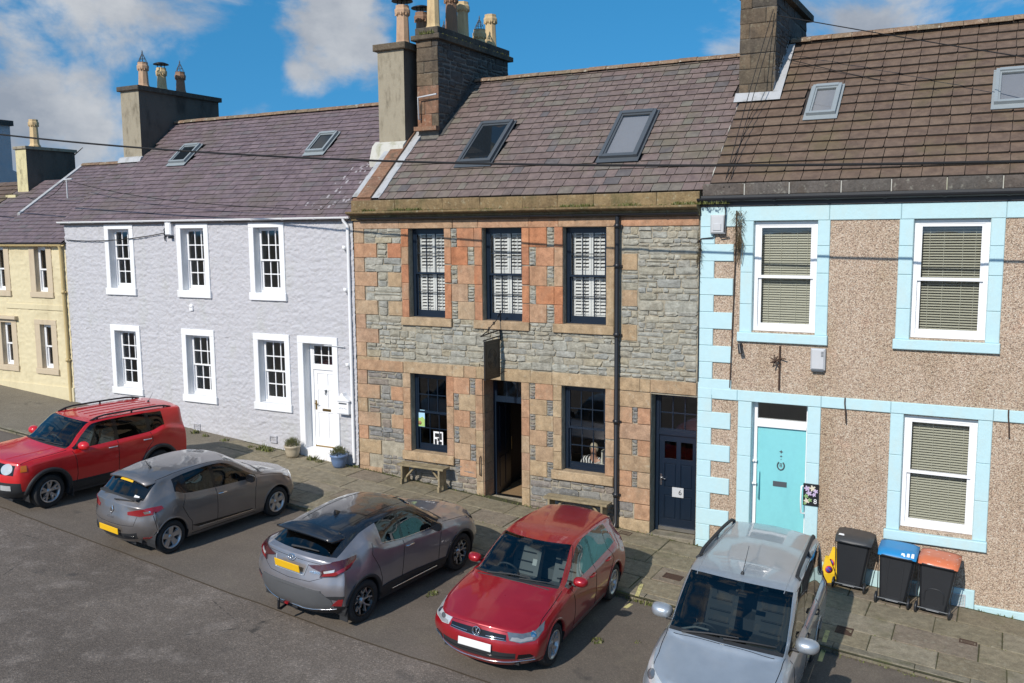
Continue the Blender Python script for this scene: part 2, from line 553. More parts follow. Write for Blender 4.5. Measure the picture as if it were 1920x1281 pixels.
M['floor_wood'] = plain('shop_floorboards', (0.30, 0.20, 0.11), 0.5, 0, 0.2, 5)
M['blind'] = plain('pale_blind_slats', (0.56, 0.55, 0.46), 0.5, 0, 0.05)
M['shutter'] = plain('white_shutter_paint', (0.84, 0.84, 0.84), 0.4, 0, 0.03)
M['curtain'] = plain('cream_curtain', (0.50, 0.46, 0.40), 0.9, 0, 0.1)
M['wood_grey'] = stone_mat('weathered_bench_wood', [(0.26, 0.215, 0.13), (0.31, 0.255, 0.16)], 30, 0.85, 0.4, stain=(0.14, 0.12, 0.07), stain_amt=0.6, sepscale=4)
M['wood_warm'] = plain('varnished_wood', (0.32, 0.19, 0.08), 0.45, 0, 0.2)


def glass_mat(name, tint, refl=1.0, rough=0.02):
 t = NT(name)
 t.n.remove(t.p)
 tr = t.new('BsdfTransparent')
 tr.inputs[0].default_value = (*tint, 1)
 gl = t.new('BsdfGlossy')
 gl.inputs['Roughness'].default_value = rough
 fr = t.new('Fresnel')
 fr.inputs[0].default_value = 1.5
 nb = t.bump(t.noise(t.pos(gen='obj'), 1.6, 2), 0.025, 0.05)
 t.l.new(nb, gl.inputs['Normal'])
 m = t.new('MixShader')
 f = t.math('MULTIPLY', fr.outputs[0], refl)
 t.l.new(f, m.inputs[0])
 t.l.new(tr.outputs[0], m.inputs[1])
 t.l.new(gl.outputs[0], m.inputs[2])
 t.l.new(m.outputs[0], t.out.inputs[0])
 return t.m


M['glass'] = glass_mat('window_glass', (0.88, 0.90, 0.89), 1.9)
M['glass_frost'] = plain('obscured_glass', (0.16, 0.19, 0.16), 0.25, 0, 0.25, 30, 0.5, 14)
M['glass_sky'] = plain('skylight_glass', (0.012, 0.016, 0.02), 0.04, 0, 0.1)
M['roller_blind'] = plain('grey_roller_blind', (0.27, 0.275, 0.31), 0.45, 0, 0.05)


def pebbledash():
 t = NT('pebble_dash')
 v = t.pos()
 cell = t.voro(v, 66, 'F1', 'Color')
 d = t.voro(v, 66, 'F1', 'Distance')
 sep = t.new('SeparateColor')
 t.l.new(cell, sep.inputs[0])
 col = t.ramp(sep.outputs[0], [(0, (0.17, 0.115, 0.085)), (0.14, (0.32, 0.225, 0.165)), (0.34, (0.50, 0.365, 0.265)), (0.62, (0.56, 0.42, 0.31)), (0.82, (0.60, 0.48, 0.36)), (1, (0.70, 0.62, 0.51))])
 col = t.mix(t.range(d, 0.45, 0.75, 0, 0.6), col, (0.20, 0.155, 0.11))
 big = t.range(t.noise(t.pos((1, 1, .3)), 0.9, 6, .65), .42, .72, 0, .75)
 col = t.mix(big, col, t.mix(1.0, col, (0.74, 0.70, 0.60), 'MULTIPLY'))
 st = t.range(t.noise(t.pos((2.5, 1, .14)), 2.0, 6, .7), .56, .74, 0, .6)
 col = t.mix(st, col, t.mix(1.0, col, (0.66, 0.60, 0.54), 'MULTIPLY'))
 pk = t.range(t.noise(v, 1.7, 4, .6), .58, .72, 0, .5)
 col = t.mix(pk, col, t.mix(1.0, col, (1.08, .92, .88), 'MULTIPLY'))
 h = t.math('SUBTRACT', 1.0, d)
 return t.done(col, 0.85, 0, t.bump(h, 0.8, 0.012))


M['pebble'] = pebbledash()


def harl():
 t = NT('lilac_grey_masonry_paint')
 v = t.pos((1, 1, 1))
 n = t.noise(v, 3, 6, 0.6)
 c = t.mix(n, (0.435, 0.43, 0.452), (0.525, 0.518, 0.535))
 low = t.range(t.noise(t.pos((1, 1, .5)), 1.3, 5, .6), .50, .74, 0, .5)
 c = t.mix(low, c, (0.42, 0.43, 0.39))
 st = t.range(t.noise(t.pos((2.2, 1, .16)), 2.4, 6, .7), .56, .76, 0, .45)
 c = t.mix(st, c, (0.36, 0.35, 0.33))
 v2 = t.pos((5, 5, 16))
 b1 = t.noise(v2, 2.6, 5, 0.66, 0.3)
 b2 = t.noise(t.pos((10, 10, 14)), 3.0, 4, 0.6)
 return t.done(c, 0.8, 0, t.bump(b2, 0.45, 0.012, t.bump(b1, 0.6, 0.022)))


M['harl_lilac'] = harl()


def asphalt(name, dark, light, patch, scale, chips):
 t = NT(name)
 v = t.pos()
 big = t.noise(v, 0.35, 6, 0.62, 0.4)
 mid = t.noise(v, 2.3, 6, 0.65)
 c = t.mix(t.range(big, 0.3, 0.72), dark, light)
 c = t.mix(t.range(mid, 0.48, 0.72, 0, 0.55), c, patch)
 d = t.voro(v, scale, 'F1', 'Color')
 sep = t.new('SeparateColor')
 t.l.new(d, sep.inputs[0])
 k = t.ramp(sep.outputs[0], [(0, (0.45, 0.45, 0.45)), (0.5, (0.95, 0.95, 0.95)), (0.86, (1.2, 1.2, 1.2)), (1, (2.1, 2.05, 2.0))])
 c = t.mix(chips, c, t.mix(1.0, c, k, 'MULTIPLY'))
 # cracks
 w = t.voro(t.pos((0.55, 0.8, 1)), 0.5, 'DISTANCE_TO_EDGE')
 dn = t.math('ADD', w, t.math('MULTIPLY', t.noise(v, 6, 5, .7), 0.05))
 ck = t.range(dn, 0.021, 0.030, 0.75, 0)
 gate = t.range(t.noise(v, .8, 3), .52, .62)
 c = t.mix(t.math('MULTIPLY', ck, gate), c, (0.025, 0.023, 0.02))
 # oil spots
 oil = t.range(t.noise(v, 1.4, 3, .5), .66, .74, 0, .45)
 c = t.mix(oil, c, (0.03, 0.029, 0.028))
 return t.done(c, 0.9, 0, t.bump(t.voro(v, scale, 'F1', 'Distance'), 0.6 * chips, 0.01, t.bump(mid, .2, .02)))


M['road'] = asphalt('chipped_road_asphalt', (0.115, 0.093, 0.075), (0.182, 0.149, 0.121), (0.25, 0.21, 0.178), 58, 0.6)
M['bay'] = asphalt('worn_bay_asphalt', (0.118, 0.097, 0.077), (0.160, 0.132, 0.106), (0.17, 0.143, 0.108), 80, 0.4)
M['footway'] = asphalt('worn_footway_asphalt', (0.150, 0.127, 0.092), (0.20, 0.172, 0.128), (0.22, 0.195, 0.15), 70, 0.5)
M['slab'] = stone_mat('mossy_paving_stone', [(0.21, 0.178, 0.12), (0.255, 0.22, 0.15), (0.225, 0.195, 0.13), (0.27, 0.238, 0.175), (0.22, 0.18, 0.135)], 38, 0.92, 0.6, stain=(0.12, 0.112, 0.055), stain_amt=0.55, sepscale=1.6, lichen=(0.32, 0.30, 0.23), lich_amt=0.5)
M['joint'] = stone_mat('mossy_joint_soil', [(0.06, 0.06, 0.025), (0.07, 0.066, 0.03)], 30, 0.98, 0.8, stain=(0.075, 0.09, 0.02), stain_amt=0.8, sepscale=2.5)
M['step'] = stone_mat('worn_sandstone_step', [(0.40, 0.35, 0.25), (0.43, 0.38, 0.28)], 34, 0.92, 0.4, stain=(0.22, 0.19, 0.12), stain_amt=0.6, sepscale=2.5)
M['slab_grey'] = stone_mat('grey_eaves_slate_slab', [(0.085, 0.078, 0.07), (0.11, 0.098, 0.088), (0.11, 0.082, 0.065)], 26, 0.9, 0.5, stain=(0.09, 0.065, 0.045), stain_amt=0.6, sepscale=2.5, lichen=(0.30, 0.29, 0.24), lich_amt=0.5)
M['kerb'] = stone_mat('worn_kerb_stone', [(0.20, 0.18, 0.135), (0.235, 0.21, 0.16), (0.17, 0.155, 0.115)], 34, 0.92, 0.6, stain=(0.10, 0.10, 0.045), stain_amt=0.7, sepscale=2.5)
M['yellow_line'] = dirty('worn_yellow_line_paint', (0.58, 0.52, 0.22), (0.12, 0.11, 0.08), 0.85, 0.9, 9, .3, 60, (1, 1, 1))
M['soil'] = plain('brown_soil', (0.07, 0.05, 0.03), 0.98, 0, 0.3)
M['field'] = plain('rough_ground', (0.09, 0.085, 0.06), 0.95, 0, 0.3, 0.5)


def leaf_mat(name, cols):
 t = NT(name)
 r = t.rand()
 c = t.ramp(r, [(i / (len(cols) - 1), x) for i, x in enumerate(cols)])
 t.done(c, 0.6)
 t.p.inputs['Subsurface Weight'].default_value = 0.0
 return t.m


M['weed'] = leaf_mat('weed_leaf', [(0.06, 0.085, 0.02), (0.12, 0.14, 0.03), (0.16, 0.17, 0.05), (0.14, 0.125, 0.05), (0.08, 0.10, 0.025)])
M['dry_weed'] = leaf_mat('dry_stem', [(0.07, 0.045, 0.02), (0.13, 0.085, 0.04), (0.10, 0.075, 0.03), (0.07, 0.06, 0.03)])
M['moss'] = leaf_mat('moss_tuft', [(0.09, 0.10, 0.02), (0.13, 0.13, 0.03), (0.10, 0.11, 0.025)])
M['heather'] = leaf_mat('potted_shrub_leaf', [(0.06, 0.075, 0.03), (0.10, 0.11, 0.04), (0.13, 0.12, 0.05), (0.09, 0.10, 0.035)])
M['tree_leaf'] = leaf_mat('tree_leaf', [(0.03, 0.05, 0.02), (0.06, 0.08, 0.03), (0.045, 0.065, 0.02)])
M['bark'] = plain('bark', (0.06, 0.045, 0.03), 0.95)


# ------------------------------------------------------------------ value noise
def _hash(ix, iz, s):
 h = np.sin(ix * 127.1 + iz * 311.7 + s * 74.7) * 43758.5453
 return h - np.floor(h)


def vnoise(x, z, s=0.0):
 ix, iz = np.floor(x), np.floor(z)
 fx, fz = x - ix, z - iz
 ux, uz = fx * fx * (3 - 2 * fx), fz * fz * (3 - 2 * fz)
 a, b, c, d = _hash(ix, iz, s), _hash(ix + 1, iz, s), _hash(ix, iz + 1, s), _hash(ix + 1, iz + 1, s)
 return (a * (1 - ux) + b * ux) * (1 - uz) + (c * (1 - ux) + d * ux) * uz


def fbm(x, z, s=0.0, n=4):
 t = np.zeros_like(x)
 amp, f = 0.5, 1.0
 for i in range(n):
  t += amp * vnoise(x * f, z * f, s + i * 9.1)
  amp *= 0.5
  f *= 2.03
 return t


def stone_relief(x, z, cw, ch, s=1.0):
 """rounded stones, cw x ch, as a height map 0..1 with one level per stone"""
 X, Z = x / cw + 0.6 * (fbm(x * 1.5, z * 3, s + 5, 3) - .5), z / ch + 0.9 * (fbm(x * 1.8, z * 1.8, s + 8, 3) - .5)
 ix, iz = np.floor(X), np.floor(Z)
 f1 = np.full_like(X, 9.0)
 f2 = np.full_like(X, 9.0)
 lv = np.zeros_like(X)
 for dx in (-1, 0, 1):
  for dz in (-1, 0, 1):
   cx, cz = ix + dx, iz + dz
   px = cx + 0.15 + 0.7 * _hash(cx, cz, s)
   pz = cz + 0.15 + 0.7 * _hash(cx, cz, s + 3)
   d = np.sqrt((X - px) ** 2 + (Z - pz) ** 2)
   near = d < f1
   f2 = np.where(near, f1, np.minimum(f2, d))
   lv = np.where(near, _hash(cx, cz, s + 7), lv)
   f1 = np.where(near, d, f1)
 e = np.clip((f2 - f1) / 0.24, 0, 1)
 e = e * e * (3 - 2 * e)
 return e * (0.55 + 0.45 * lv)
# ------------------------------------------------------------------ ground, road, bays, pavement
def strip(name, m, x0, x1, y0, y1, dz, nx=1, edge=None, kind='structure'):
 mb = MB()
 vs, fs = [], []
 for i in range(nx + 1):
  x = x0 + (x1 - x0) * i / nx
  e = edge(x) if edge else 0
  vs += [(x, y0 + e, GB * x + dz), (x, y1, GB * x + dz)]
 for i in range(nx):
  fs.append((2 * i, 2 * i + 2, 2 * i + 3, 2 * i + 1))
 mb.add(vs, fs)
 return mb.build(name, m, kind=kind)


def kerb_y(x):
 return -3.08 + 0.0 * x


mb = MB()
gx = [-900, -60, 60, 900]
for i, x in enumerate(gx):
 zz = GB * max(-60, min(60, x)) - 0.35
 mb.v += [(x, -900, zz), (x, 900, zz)]
mb.f += [(0, 2, 3, 1), (2, 4, 5, 3), (4, 6, 7, 5)]
mb.sm += [False] * 3
mb.build('ground', M['field'], kind='structure')
strip('road', M['road'], -60, 60, -40, -6.3, -0.092)


def bay_edge(x):
 return 0.012 * math.sin(x * 1.7) + 0.008 * math.sin(x * 5.3 + 1) + 0.006 * math.sin(x * 23) + 0.36 * max(0, min(1, (-9.5 - x) / 8)) 


strip('road_joint', M['soil'], -60, 60, -6.90, -6.4, -0.088, 240, bay_edge)
strip('parking_bay', M['bay'], -60, 60, -6.872, -3.0, -0.084, 240, bay_edge)
pav = strip('pavement', M['joint'], -60, 30, -3.1, 0.12, -0.014)
pav_far = strip('pavement_far', M['footway'], -60, -17.4, -2.92, 0.1, -0.003)
pav_far.name = 'footway'


def slab_mesh(x0, x1, y0, y1, b=0.012, dz=0.0, tx=0.0, ty=0.0):
 g = 0.009
 x0, x1, y0, y1 = x0 + g, x1 - g, y0 + g, y1 - g
 cx, cy = (x0 + x1) / 2, (y0 + y1) / 2

 def z(x, y):
  return GB * x + dz + tx * (x - cx) + ty * (y - cy)
 j = lambda: random.uniform(-.006, .006)
 o = [(x0 + j(), y0 + j()), (x1 + j(), y0 + j()), (x1 + j(), y1 + j()), (x0 + j(), y1 + j())]
 i_ = [(p[0] + (b if p[0] < cx else -b), p[1] + (b if p[1] < cy else -b)) for p in o]
 vs = [(p[0], p[1], z(*p) - 0.06) for p in o] + [(p[0], p[1], z(*p) - b * .6) for p in o] + [(p[0], p[1], z(*p)) for p in i_]
 fs = []
 for k in range(4):
  k2 = (k + 1) % 4
  fs += [(k, k2, k2 + 4, k + 4), (k + 4, k2 + 4, k2 + 8, k + 8)]
 fs.append((8, 9, 10, 11))
 m = MB()
 m.add(vs, fs)
 return m


rows = [-2.86, -2.22, -1.52, -0.80, -0.10]
for ri in range(4):
 x = -17.4 + random.uniform(-.3, 0)
 while x < 5.5:
  w = random.uniform(0.85, 1.35)
  m_ = slab_mesh(x, x + w, rows[ri], rows[ri + 1], dz=random.uniform(-.004, .003), tx=random.uniform(-.004, .004), ty=random.uniform(-.005, .005))
  m_.build('paving_slab', M['slab'], pav)
  x += w
x = -28.0
kerb = strip('kerb', M['joint'], -60, 30, -3.04, -2.86, -0.03)
while x < 5.5:
 w = random.uniform(0.75, 1.2)
 m_ = MB()
 b = 0.02
 g = 0.006
 y0, y1 = -3.06 + random.uniform(-.012, .012), -2.87
 xa, xb = x + g, x + w - g
 dz = random.uniform(-.008, .006)
 pr = [(y0, -0.16), (y0 + .008, -0.03), (y0 + 0.03, 0.0), (y1, 0.0), (y1, -0.16)]
 vs = [(xa, p[0], GB * xa + p[1] + dz) for p in pr] + [(xb, p[0], GB * xb + p[1] + dz) for p in pr]
 n = len(pr)
 fs = [(i, (i + 1) % n, (i + 1) % n + n, i + n) for i in range(n)] + [tuple(range(n - 1, -1, -1)), tuple(range(n, 2 * n))]
 m_.add(vs, fs)
 m_.build('kerb_stone', M['kerb'], kerb)
 x += w
# iron covers let into the pavement
for (u, v, w, d, lab) in ((1583, 1183, .22, .26, 'square rusty iron cover in the paving slabs beside the silver car'),
       (1815, 1205, .22, .12, 'small oblong iron cover in the paving slabs below the orange lidded bin'),
       (1262, 1082, .30, .20, 'rusty iron cover in the pavement between the red hatchback and the silver car'),
       (1172, 1000, .22, .16, 'rusty iron drain cover at the foot of the black downpipe'),
       (524, 882, .26, .16, 'small iron cover in the pavement by the bonnet of the small grey hatchback')):
 p = on_ground(u, v)
 t = thing('drain_cover', lab, 'drain cover', (p[0], p[1], gz(p[0])), group='iron covers in the pavement')
 fm, gm = MB(), MB()
 T = Matrix.Rotation(math.atan(-GB), 4, 'Y')
 for (a0, a1, b0, b1) in ((-w / 2 - .02, w / 2 + .02, -d / 2 - .02, -d / 2), (-w / 2 - .02, w / 2 + .02, d / 2, d / 2 + .02), (-w / 2 - .02, -w / 2, -d / 2, d / 2), (w / 2, w / 2 + .02, -d / 2, d / 2)):
  fm.box(a0, a1, b0, b1, -.02, .008)
 gm.box(-w / 2, w / 2, -d / 2, d / 2, -.02, .003)
 for k in range(4):
  yy = -d / 2 + d * (k + .5) / 4
  gm.box(-w / 2 + .02, w / 2 - .02, yy - .006, yy + .006, .003, .007)
 fm.xform(T).build('frame', M['iron'], t, WLOC[t.name])
 gm.xform(T).build('lid', M['iron'], t, WLOC[t.name])


# short worn yellow ticks between the bays
def tick(pts, name='bay_tick'):
 mb = MB()
 (xa, ya), (xb, yb), w, dz = pts
 d = Vector((xb - xa, yb - ya))
 n = Vector((-d.y, d.x)).normalized() * w / 2
 q = [(xa + n.x, ya + n.y), (xb + n.x, yb + n.y), (xb - n.x, yb - n.y), (xa - n.x, ya - n.y)]
 mb.add([(p[0], p[1], GB * p[0] + dz) for p in q], [(0, 1, 2, 3)])
 o = mb.build(name, M['yellow_line'], kind='structure')
 return o


for (u0, v0, u1, v1, on) in ((1203, 1095, 1194, 1118, 1), (1184, 1132, 1172, 1140, 0), (1552, 1182, 1545, 1204, 1), (1546, 1214, 1537, 1240, 0)):
 dz = .004 if on else -.08
 a, b = on_ground(u0, v0, dz), on_ground(u1, v1, dz)
 tick(((a[0], a[1]), (b[0], b[1]), .07, dz), 'painted_tick')


# ------------------------------------------------------------------ weeds and moss
def tuft(mb, c, r, h, n, lean=0.5, wid=0.012):
 for _ in range(n):
  a = random.uniform(0, 2 * PI)
  rr = r * math.sqrt(random.random())
  x, y, z = c[0] + rr * math.cos(a), c[1] + rr * math.sin(a), c[2]
  a2 = random.uniform(0, 2 * PI)
  hh = h * random.uniform(.4, 1.1)
  dx, dy = math.cos(a2) * hh * lean * random.random(), math.sin(a2) * hh * lean * random.random()
  w = wid * random.uniform(.6, 1.5)
  s = random.uniform(0, PI)
  wx, wy = math.cos(s) * w, math.sin(s) * w
  mb.add([(x - wx, y - wy, z), (x + wx, y + wy, z), (x + dx * .6 + wx * .7, y + dy * .6 + wy * .7, z + hh * .65), (x + dx, y + dy, z + hh)], [(0, 1, 2), (0, 2, 3)])


wm = MB()
# along the foot of the lilac house
for (u, v, n, r, h) in ((366, 812, 40, .10, .12), (385, 818, 26, .08, .09), (420, 826, 30, .12, .07), (470, 838, 24, .1, .06), (492, 843, 90, .17, .14), (505, 846, 60, .12, .12), (585, 862, 60, .12, .13), (600, 866, 36, .1, .09), (660, 876, 30, .15, .07)):
 p = on_ground(u, v)
 tuft(wm, (p[0], min(p[1], -.05), gz(p[0]) - .01), r, h, n, .9, .016)
for x in np.arange(-16.5, 4, .16):
 if random.random() < .75:
  tuft(wm, (x, -.07 + random.uniform(-.03, .03), gz(x) - .01), .07, .035 + .04 * random.random() ** 2, random.randint(3, 10), .9, .010)
# in the gutter under the kerb
for x in np.arange(-9, 4.5, .07):
 k = vnoise(np.array([x * 1.3]), np.array([2.2]))[0]
 near = math.exp(-((x + 5.05) / .5) ** 2) * 1.2
 if random.random() < .25 + k * .5 + near:
  tuft(wm, (x, -3.09 + random.uniform(-.05, .02), GB * x - .085), .06, .035 + .035 * near, int(5 + 9 * near), 1.0, .010)
# tufts in the bays
for (u, v, n, r, h) in ((813, 1113, 40, .09, .045), (1120, 1203, 50, .11, .045), (805, 1118, 24, .07, .035), (1196, 1205, 12, .06, .03)):
 p = on_ground(u, v, -.084)
 tuft(wm, (p[0], p[1], GB * p[0] - .084), r, h, n, .9, .012)
# slab joints
for ri in range(1, 5):
 for x in np.arange(-13, 4, .11):
  if random.random() < .42:
   tuft(wm, (x, rows[ri] + random.uniform(-.012, .012), gz(x) - .012), .03, .026, 3, .8, .008)
tag(wm.build('weeds', M['weed']), 'small green weeds and moss growing in the paving joints and along the kerb', 'weeds', kind='stuff')
# ------------------------------------------------------------------ house-building helpers
def wall_sheet(x0, x1, z0f, z1, openings, depth=0.2, res=None, disp=None, y=0.0):
 """front wall with holes; z0f gives the foot at x; openings: (x0,x1,z0,z1[,depth])"""
 xs, zs = {x0, x1}, {z1}
 zlow = min(z0f(x0), z0f(x1))
 zs.add(zlow)
 for o in openings:
  xs |= {o[0], o[1]}
  zs |= {max(o[2], zlow), o[3]}

 def refine(s, r):
  s = sorted(s)
  if not r:
   return s
  out = [s[0]]
  for a, b in zip(s, s[1:]):
   n = max(1, int(round((b - a) / r)))
   out += [a + (b - a) * k / n for k in range(1, n + 1)]
  return out
 X, Z = np.array(refine(xs, res)), np.array(refine(zs, res))
 gx, gzz = np.meshgrid(X, Z)
 D = disp(gx, gzz) if disp else np.zeros_like(gx)
 vs = np.stack([gx, y + D, gzz], -1).reshape(-1, 3)
 nx = len(X)
 fs = []
 mx, mz = (X[:-1] + X[1:]) / 2, (Z[:-1] + Z[1:]) / 2
 hole = np.zeros((len(mz), len(mx)), bool)
 for o in openings:
  hole |= ((mx > o[0]) & (mx < o[1]))[None, :] & ((mz > o[2]) & (mz < o[3]))[:, None]
 for j in range(len(mz)):
  for i in range(len(mx)):
   if not hole[j, i]:
    a = j * nx + i
    fs.append((a, a + 1, a + nx + 1, a + nx))
 mb = MB()
 mb.add(vs.tolist(), fs, smooth=bool(disp))
 for o in openings:
  d = o[4] if len(o) > 4 else depth
  a, b, c, e = o[:4]
  mb.add([(a, y, c), (a, y + d, c), (a, y + d, e), (a, y, e)], [(0, 1, 2, 3)])
  mb.add([(b, y, c), (b, y + d, c), (b, y + d, e), (b, y, e)], [(3, 2, 1, 0)])
  mb.add([(a, y, e), (a, y + d, e), (b, y + d, e), (b, y, e)], [(0, 1, 2, 3)])
  mb.add([(a, y, c), (a, y + d, c), (b, y + d, c), (b, y, c)], [(3, 2, 1, 0)])
 return mb


def room_box(mb, x0, x1, y0, y1, z0, z1):
 v = [(x0, y0, z0), (x1, y0, z0), (x1, y1, z0), (x0, y1, z0), (x0, y0, z1), (x1, y0, z1), (x1, y1, z1), (x0, y1, z1)]
 mb.add(v, [(0, 1, 2, 3), (4, 7, 6, 5), (1, 5, 6, 2), (2, 6, 7, 3), (3, 7, 4, 0)])


def ring(mb, x0, x1, y0, y1, z0, z1, wl, wr, wb, wt):
 mb.box(x0, x0 + wl, y0, y1, z0, z1)
 mb.box(x1 - wr, x1, y0, y1, z0, z1)
 mb.box(x0 + wl, x1 - wr, y0, y1, z0, z0 + wb)
 mb.box(x0 + wl, x1 - wr, y0, y1, z1 - wt, z1)


_pane = {}


def pane_mesh(w, h, m):
 k = (round(w, 3), round(h, 3), m.name)
 if k not in _pane:
  mb = MB()
  mb.add([(0, 0, 0), (w, 0, 0), (w, 0, h), (0, 0, h)], [(0, 1, 2, 3)])
  _pane[k] = mb.mesh('pane', m)
 return _pane[k]


def sash(win, name, x0, x1, z0, z1, y, cols, rows, m, glass, stile=.045, rail_b=.05, rail_t=.04, bar=.020, thick=.04, panes=True):
 mb = MB()
 ring(mb, x0, x1, y, y + thick, z0, z1, stile, stile, rail_b, rail_t)
 ix0, ix1, iz0, iz1 = x0 + stile, x1 - stile, z0 + rail_b, z1 - rail_t
 cw, ch = (ix1 - ix0) / cols, (iz1 - iz0) / rows
 for c in range(1, cols):
  mb.box(ix0 + c * cw - bar / 2, ix0 + c * cw + bar / 2, y + .006, y + thick - .006, iz0, iz1)
 for r in range(1, rows):
  z = iz0 + r * ch
  for c in range(cols):
   mb.box(ix0 + c * cw + (bar / 2 if c else 0), ix0 + (c + 1) * cw - (bar / 2 if c < cols - 1 else 0), y + .008, y + thick - .008, z - bar / 2, z + bar / 2)
 mb.build(name, m, win)
 for c in range(cols):
  for r in range(rows):
   a0 = ix0 + c * cw + (bar / 2 if c else 0)
   a1 = ix0 + (c + 1) * cw - (bar / 2 if c < cols - 1 else 0)
   b0 = iz0 + r * ch + (bar / 2 if r else 0)
   b1 = iz0 + (r + 1) * ch - (bar / 2 if r < rows - 1 else 0)
   link('pane', pane_mesh(a1 - a0, b1 - b0, glass), win, (a0, y + thick * .5, b0))


def sash_window(house, x0, x1, z0, z1, y, m, glass, cols=3, rows=2, frame=.05, split=.5, bot=.09, lab=None, frame_b=.03, stile=.045, bar=.02, mrail=.045, horns=True):
 mb = MB()
 ring(mb, x0, x1, y, y + .10, z0, z1, frame, frame, frame_b, frame)
 win = mb.build('window', m, house, label=lab)
 a, b = x0 + frame, x1 - frame
 zm = z0 + (z1 - z0) * split
 sash(win, 'upper_sash', a, b, zm - mrail / 2, z1 - frame, y + .008, cols, rows, m, glass, stile, mrail, .045, bar)
 sash(win, 'lower_sash', a, b, z0 + frame_b, zm + mrail / 2, y + .052, cols, rows, m, glass, stile, bot, mrail, bar)
 return win


def stone_block(mb, u0, u1, v0, v1, F, front, back, bev, jit=0.006, rough=0.004, corners=True):
 """one stone on the plane F = (origin, u axis, v axis, outward normal)"""
 O, U, V, N = F
 w, h = u1 - u0, v1 - v0
 j = lambda k: random.uniform(-k, k)
 jx, jz = min(jit, w * .12), min(jit, h * .16)
 if corners:
  cx, cz = min(.05, w * .16) * random.uniform(.3, 1), min(.045, h * .24) * random.uniform(.3, 1)
  out = [(u0 + cx, v0), (u1 - cx, v0), (u1, v0 + cz), (u1, v1 - cz), (u1 - cx, v1), (u0 + cx, v1), (u0, v1 - cz), (u0, v0 + cz)]
  out = [(p[0] + j(jx), p[1] + j(jz)) for p in out]
 else:
  out = [(u0, v0), (u1, v0), (u1, v1), (u0, v1)]
  out = [(p[0] + j(jx), p[1] + j(jz)) for p in out]
 cu, cv = (u0 + u1) / 2, (v0 + v1) / 2
 bu, bv = min(bev, w * .2), min(bev, h * .25)
 inn = [(p[0] - bu * (1 if p[0] > cu else -1), p[1] - bv * (1 if p[1] > cv else -1)) for p in out]
 n = len(out)
 P = lambda p, d: tuple(O + U * p[0] + V * p[1] + N * d)
 tx, tz = j(rough * 2) / max(w, .1), j(rough * 2) / max(h, .1)
 fr = lambda p: front + tx * (p[0] - cu) + tz * (p[1] - cv) + j(rough)
 vs = [P(p, back) for p in out] + [P(p, fr(p) - bev * .7) for p in out] + [P(p, fr(p)) for p in inn]
 fs = []
 for k in range(n):
  k2 = (k + 1) % n
  fs += [(k, k2, k2 + n, k + n), (k + n, k2 + n, k2 + 2 * n, k + 2 * n)]
 c = len(vs)
 vs.append(P((cu + j(w * .1), cv + j(h * .1)), front + abs(j(rough * 2))))
 fs += [(k + 2 * n, (k + 1) % n + 2 * n, c) for k in range(n)]
 mb.add(vs, fs)


FRONT = (Vector((0, 0, 0)), Vector((1, 0, 0)), Vector((0, 0, 1)), Vector((0, -1, 0)))


def rubble_rects(x0, x1, z0, z1, hmin=.06, hmax=.24, lmin=.12, lmax=.62, gap=.014, zf=None):
 """irregular coursed rubble filling a rectangle"""
 out = []
 z = z0
 while z < z1 - .02:
  h = random.uniform(hmin, hmax) if random.random() < .6 else random.uniform(hmin, (hmin + hmax) / 2)
  if z1 - (z + h) < hmin:
   h = z1 - z
  x = x0
  while x < x1 - .01:
   ar = random.uniform(1.0, 3.6)
   w = max(lmin, min(lmax, h * ar))
   if x1 - (x + w) < lmin:
    w = x1 - x
   if h > .15 and random.random() < .38:
    zs = z + h * random.uniform(.32, .68)
    a = (x, x + w, z, zs)
    if w > .34 and random.random() < .6:
     xm = x + w * random.uniform(.35, .65)
     out += [(x, xm, z, zs), (xm, x + w, z, zs)]
    else:
     out.append(a)
    if w > .34 and random.random() < .5:
     xm = x + w * random.uniform(.35, .65)
     out += [(x, xm, zs, z + h), (xm, x + w, zs, z + h)]
    else:
     out.append((x, x + w, zs, z + h))
   else:
    out.append((x, x + w, z, z + h))
   x += w
  z += h
 return [(a + gap / 2, b - gap / 2, c + gap / 2, d - gap / 2) for a, b, c, d in out if b - a > gap * 2 and d - c > gap * 1.6]


def lay_stones(parent, rects, mat_of, F=FRONT, limit=300, name='stone', front=(.012, .035), bev=.014, jit=.016, rough=.008, used=0):
 """the largest stones become parts, the rest one joined part"""
 rects = sorted(rects, key=lambda r: -(r[1] - r[0]) * (r[3] - r[2]))
 rest = {}
 k = used
 for r in rects:
  m = mat_of(r)
  big = k < limit
  mb = MB() if big else rest.setdefault(m.name, (MB(), m))[0]
  stone_block(mb, *r, F, random.uniform(*front), -.03, bev * random.uniform(.7, 1.4), jit, rough)
  if big:
   mb.build(name, m, parent)
   k += 1
 for mb, m in rest.values():
  mb.build(name, m, parent, kind='stuff')
 return k


def roof_pt(s, a):
 """s along the slope, a = (y0, z0, cos, sin)"""
 return a[0] + s * a[2], a[1] + s * a[3]


_slate_tpl = {}


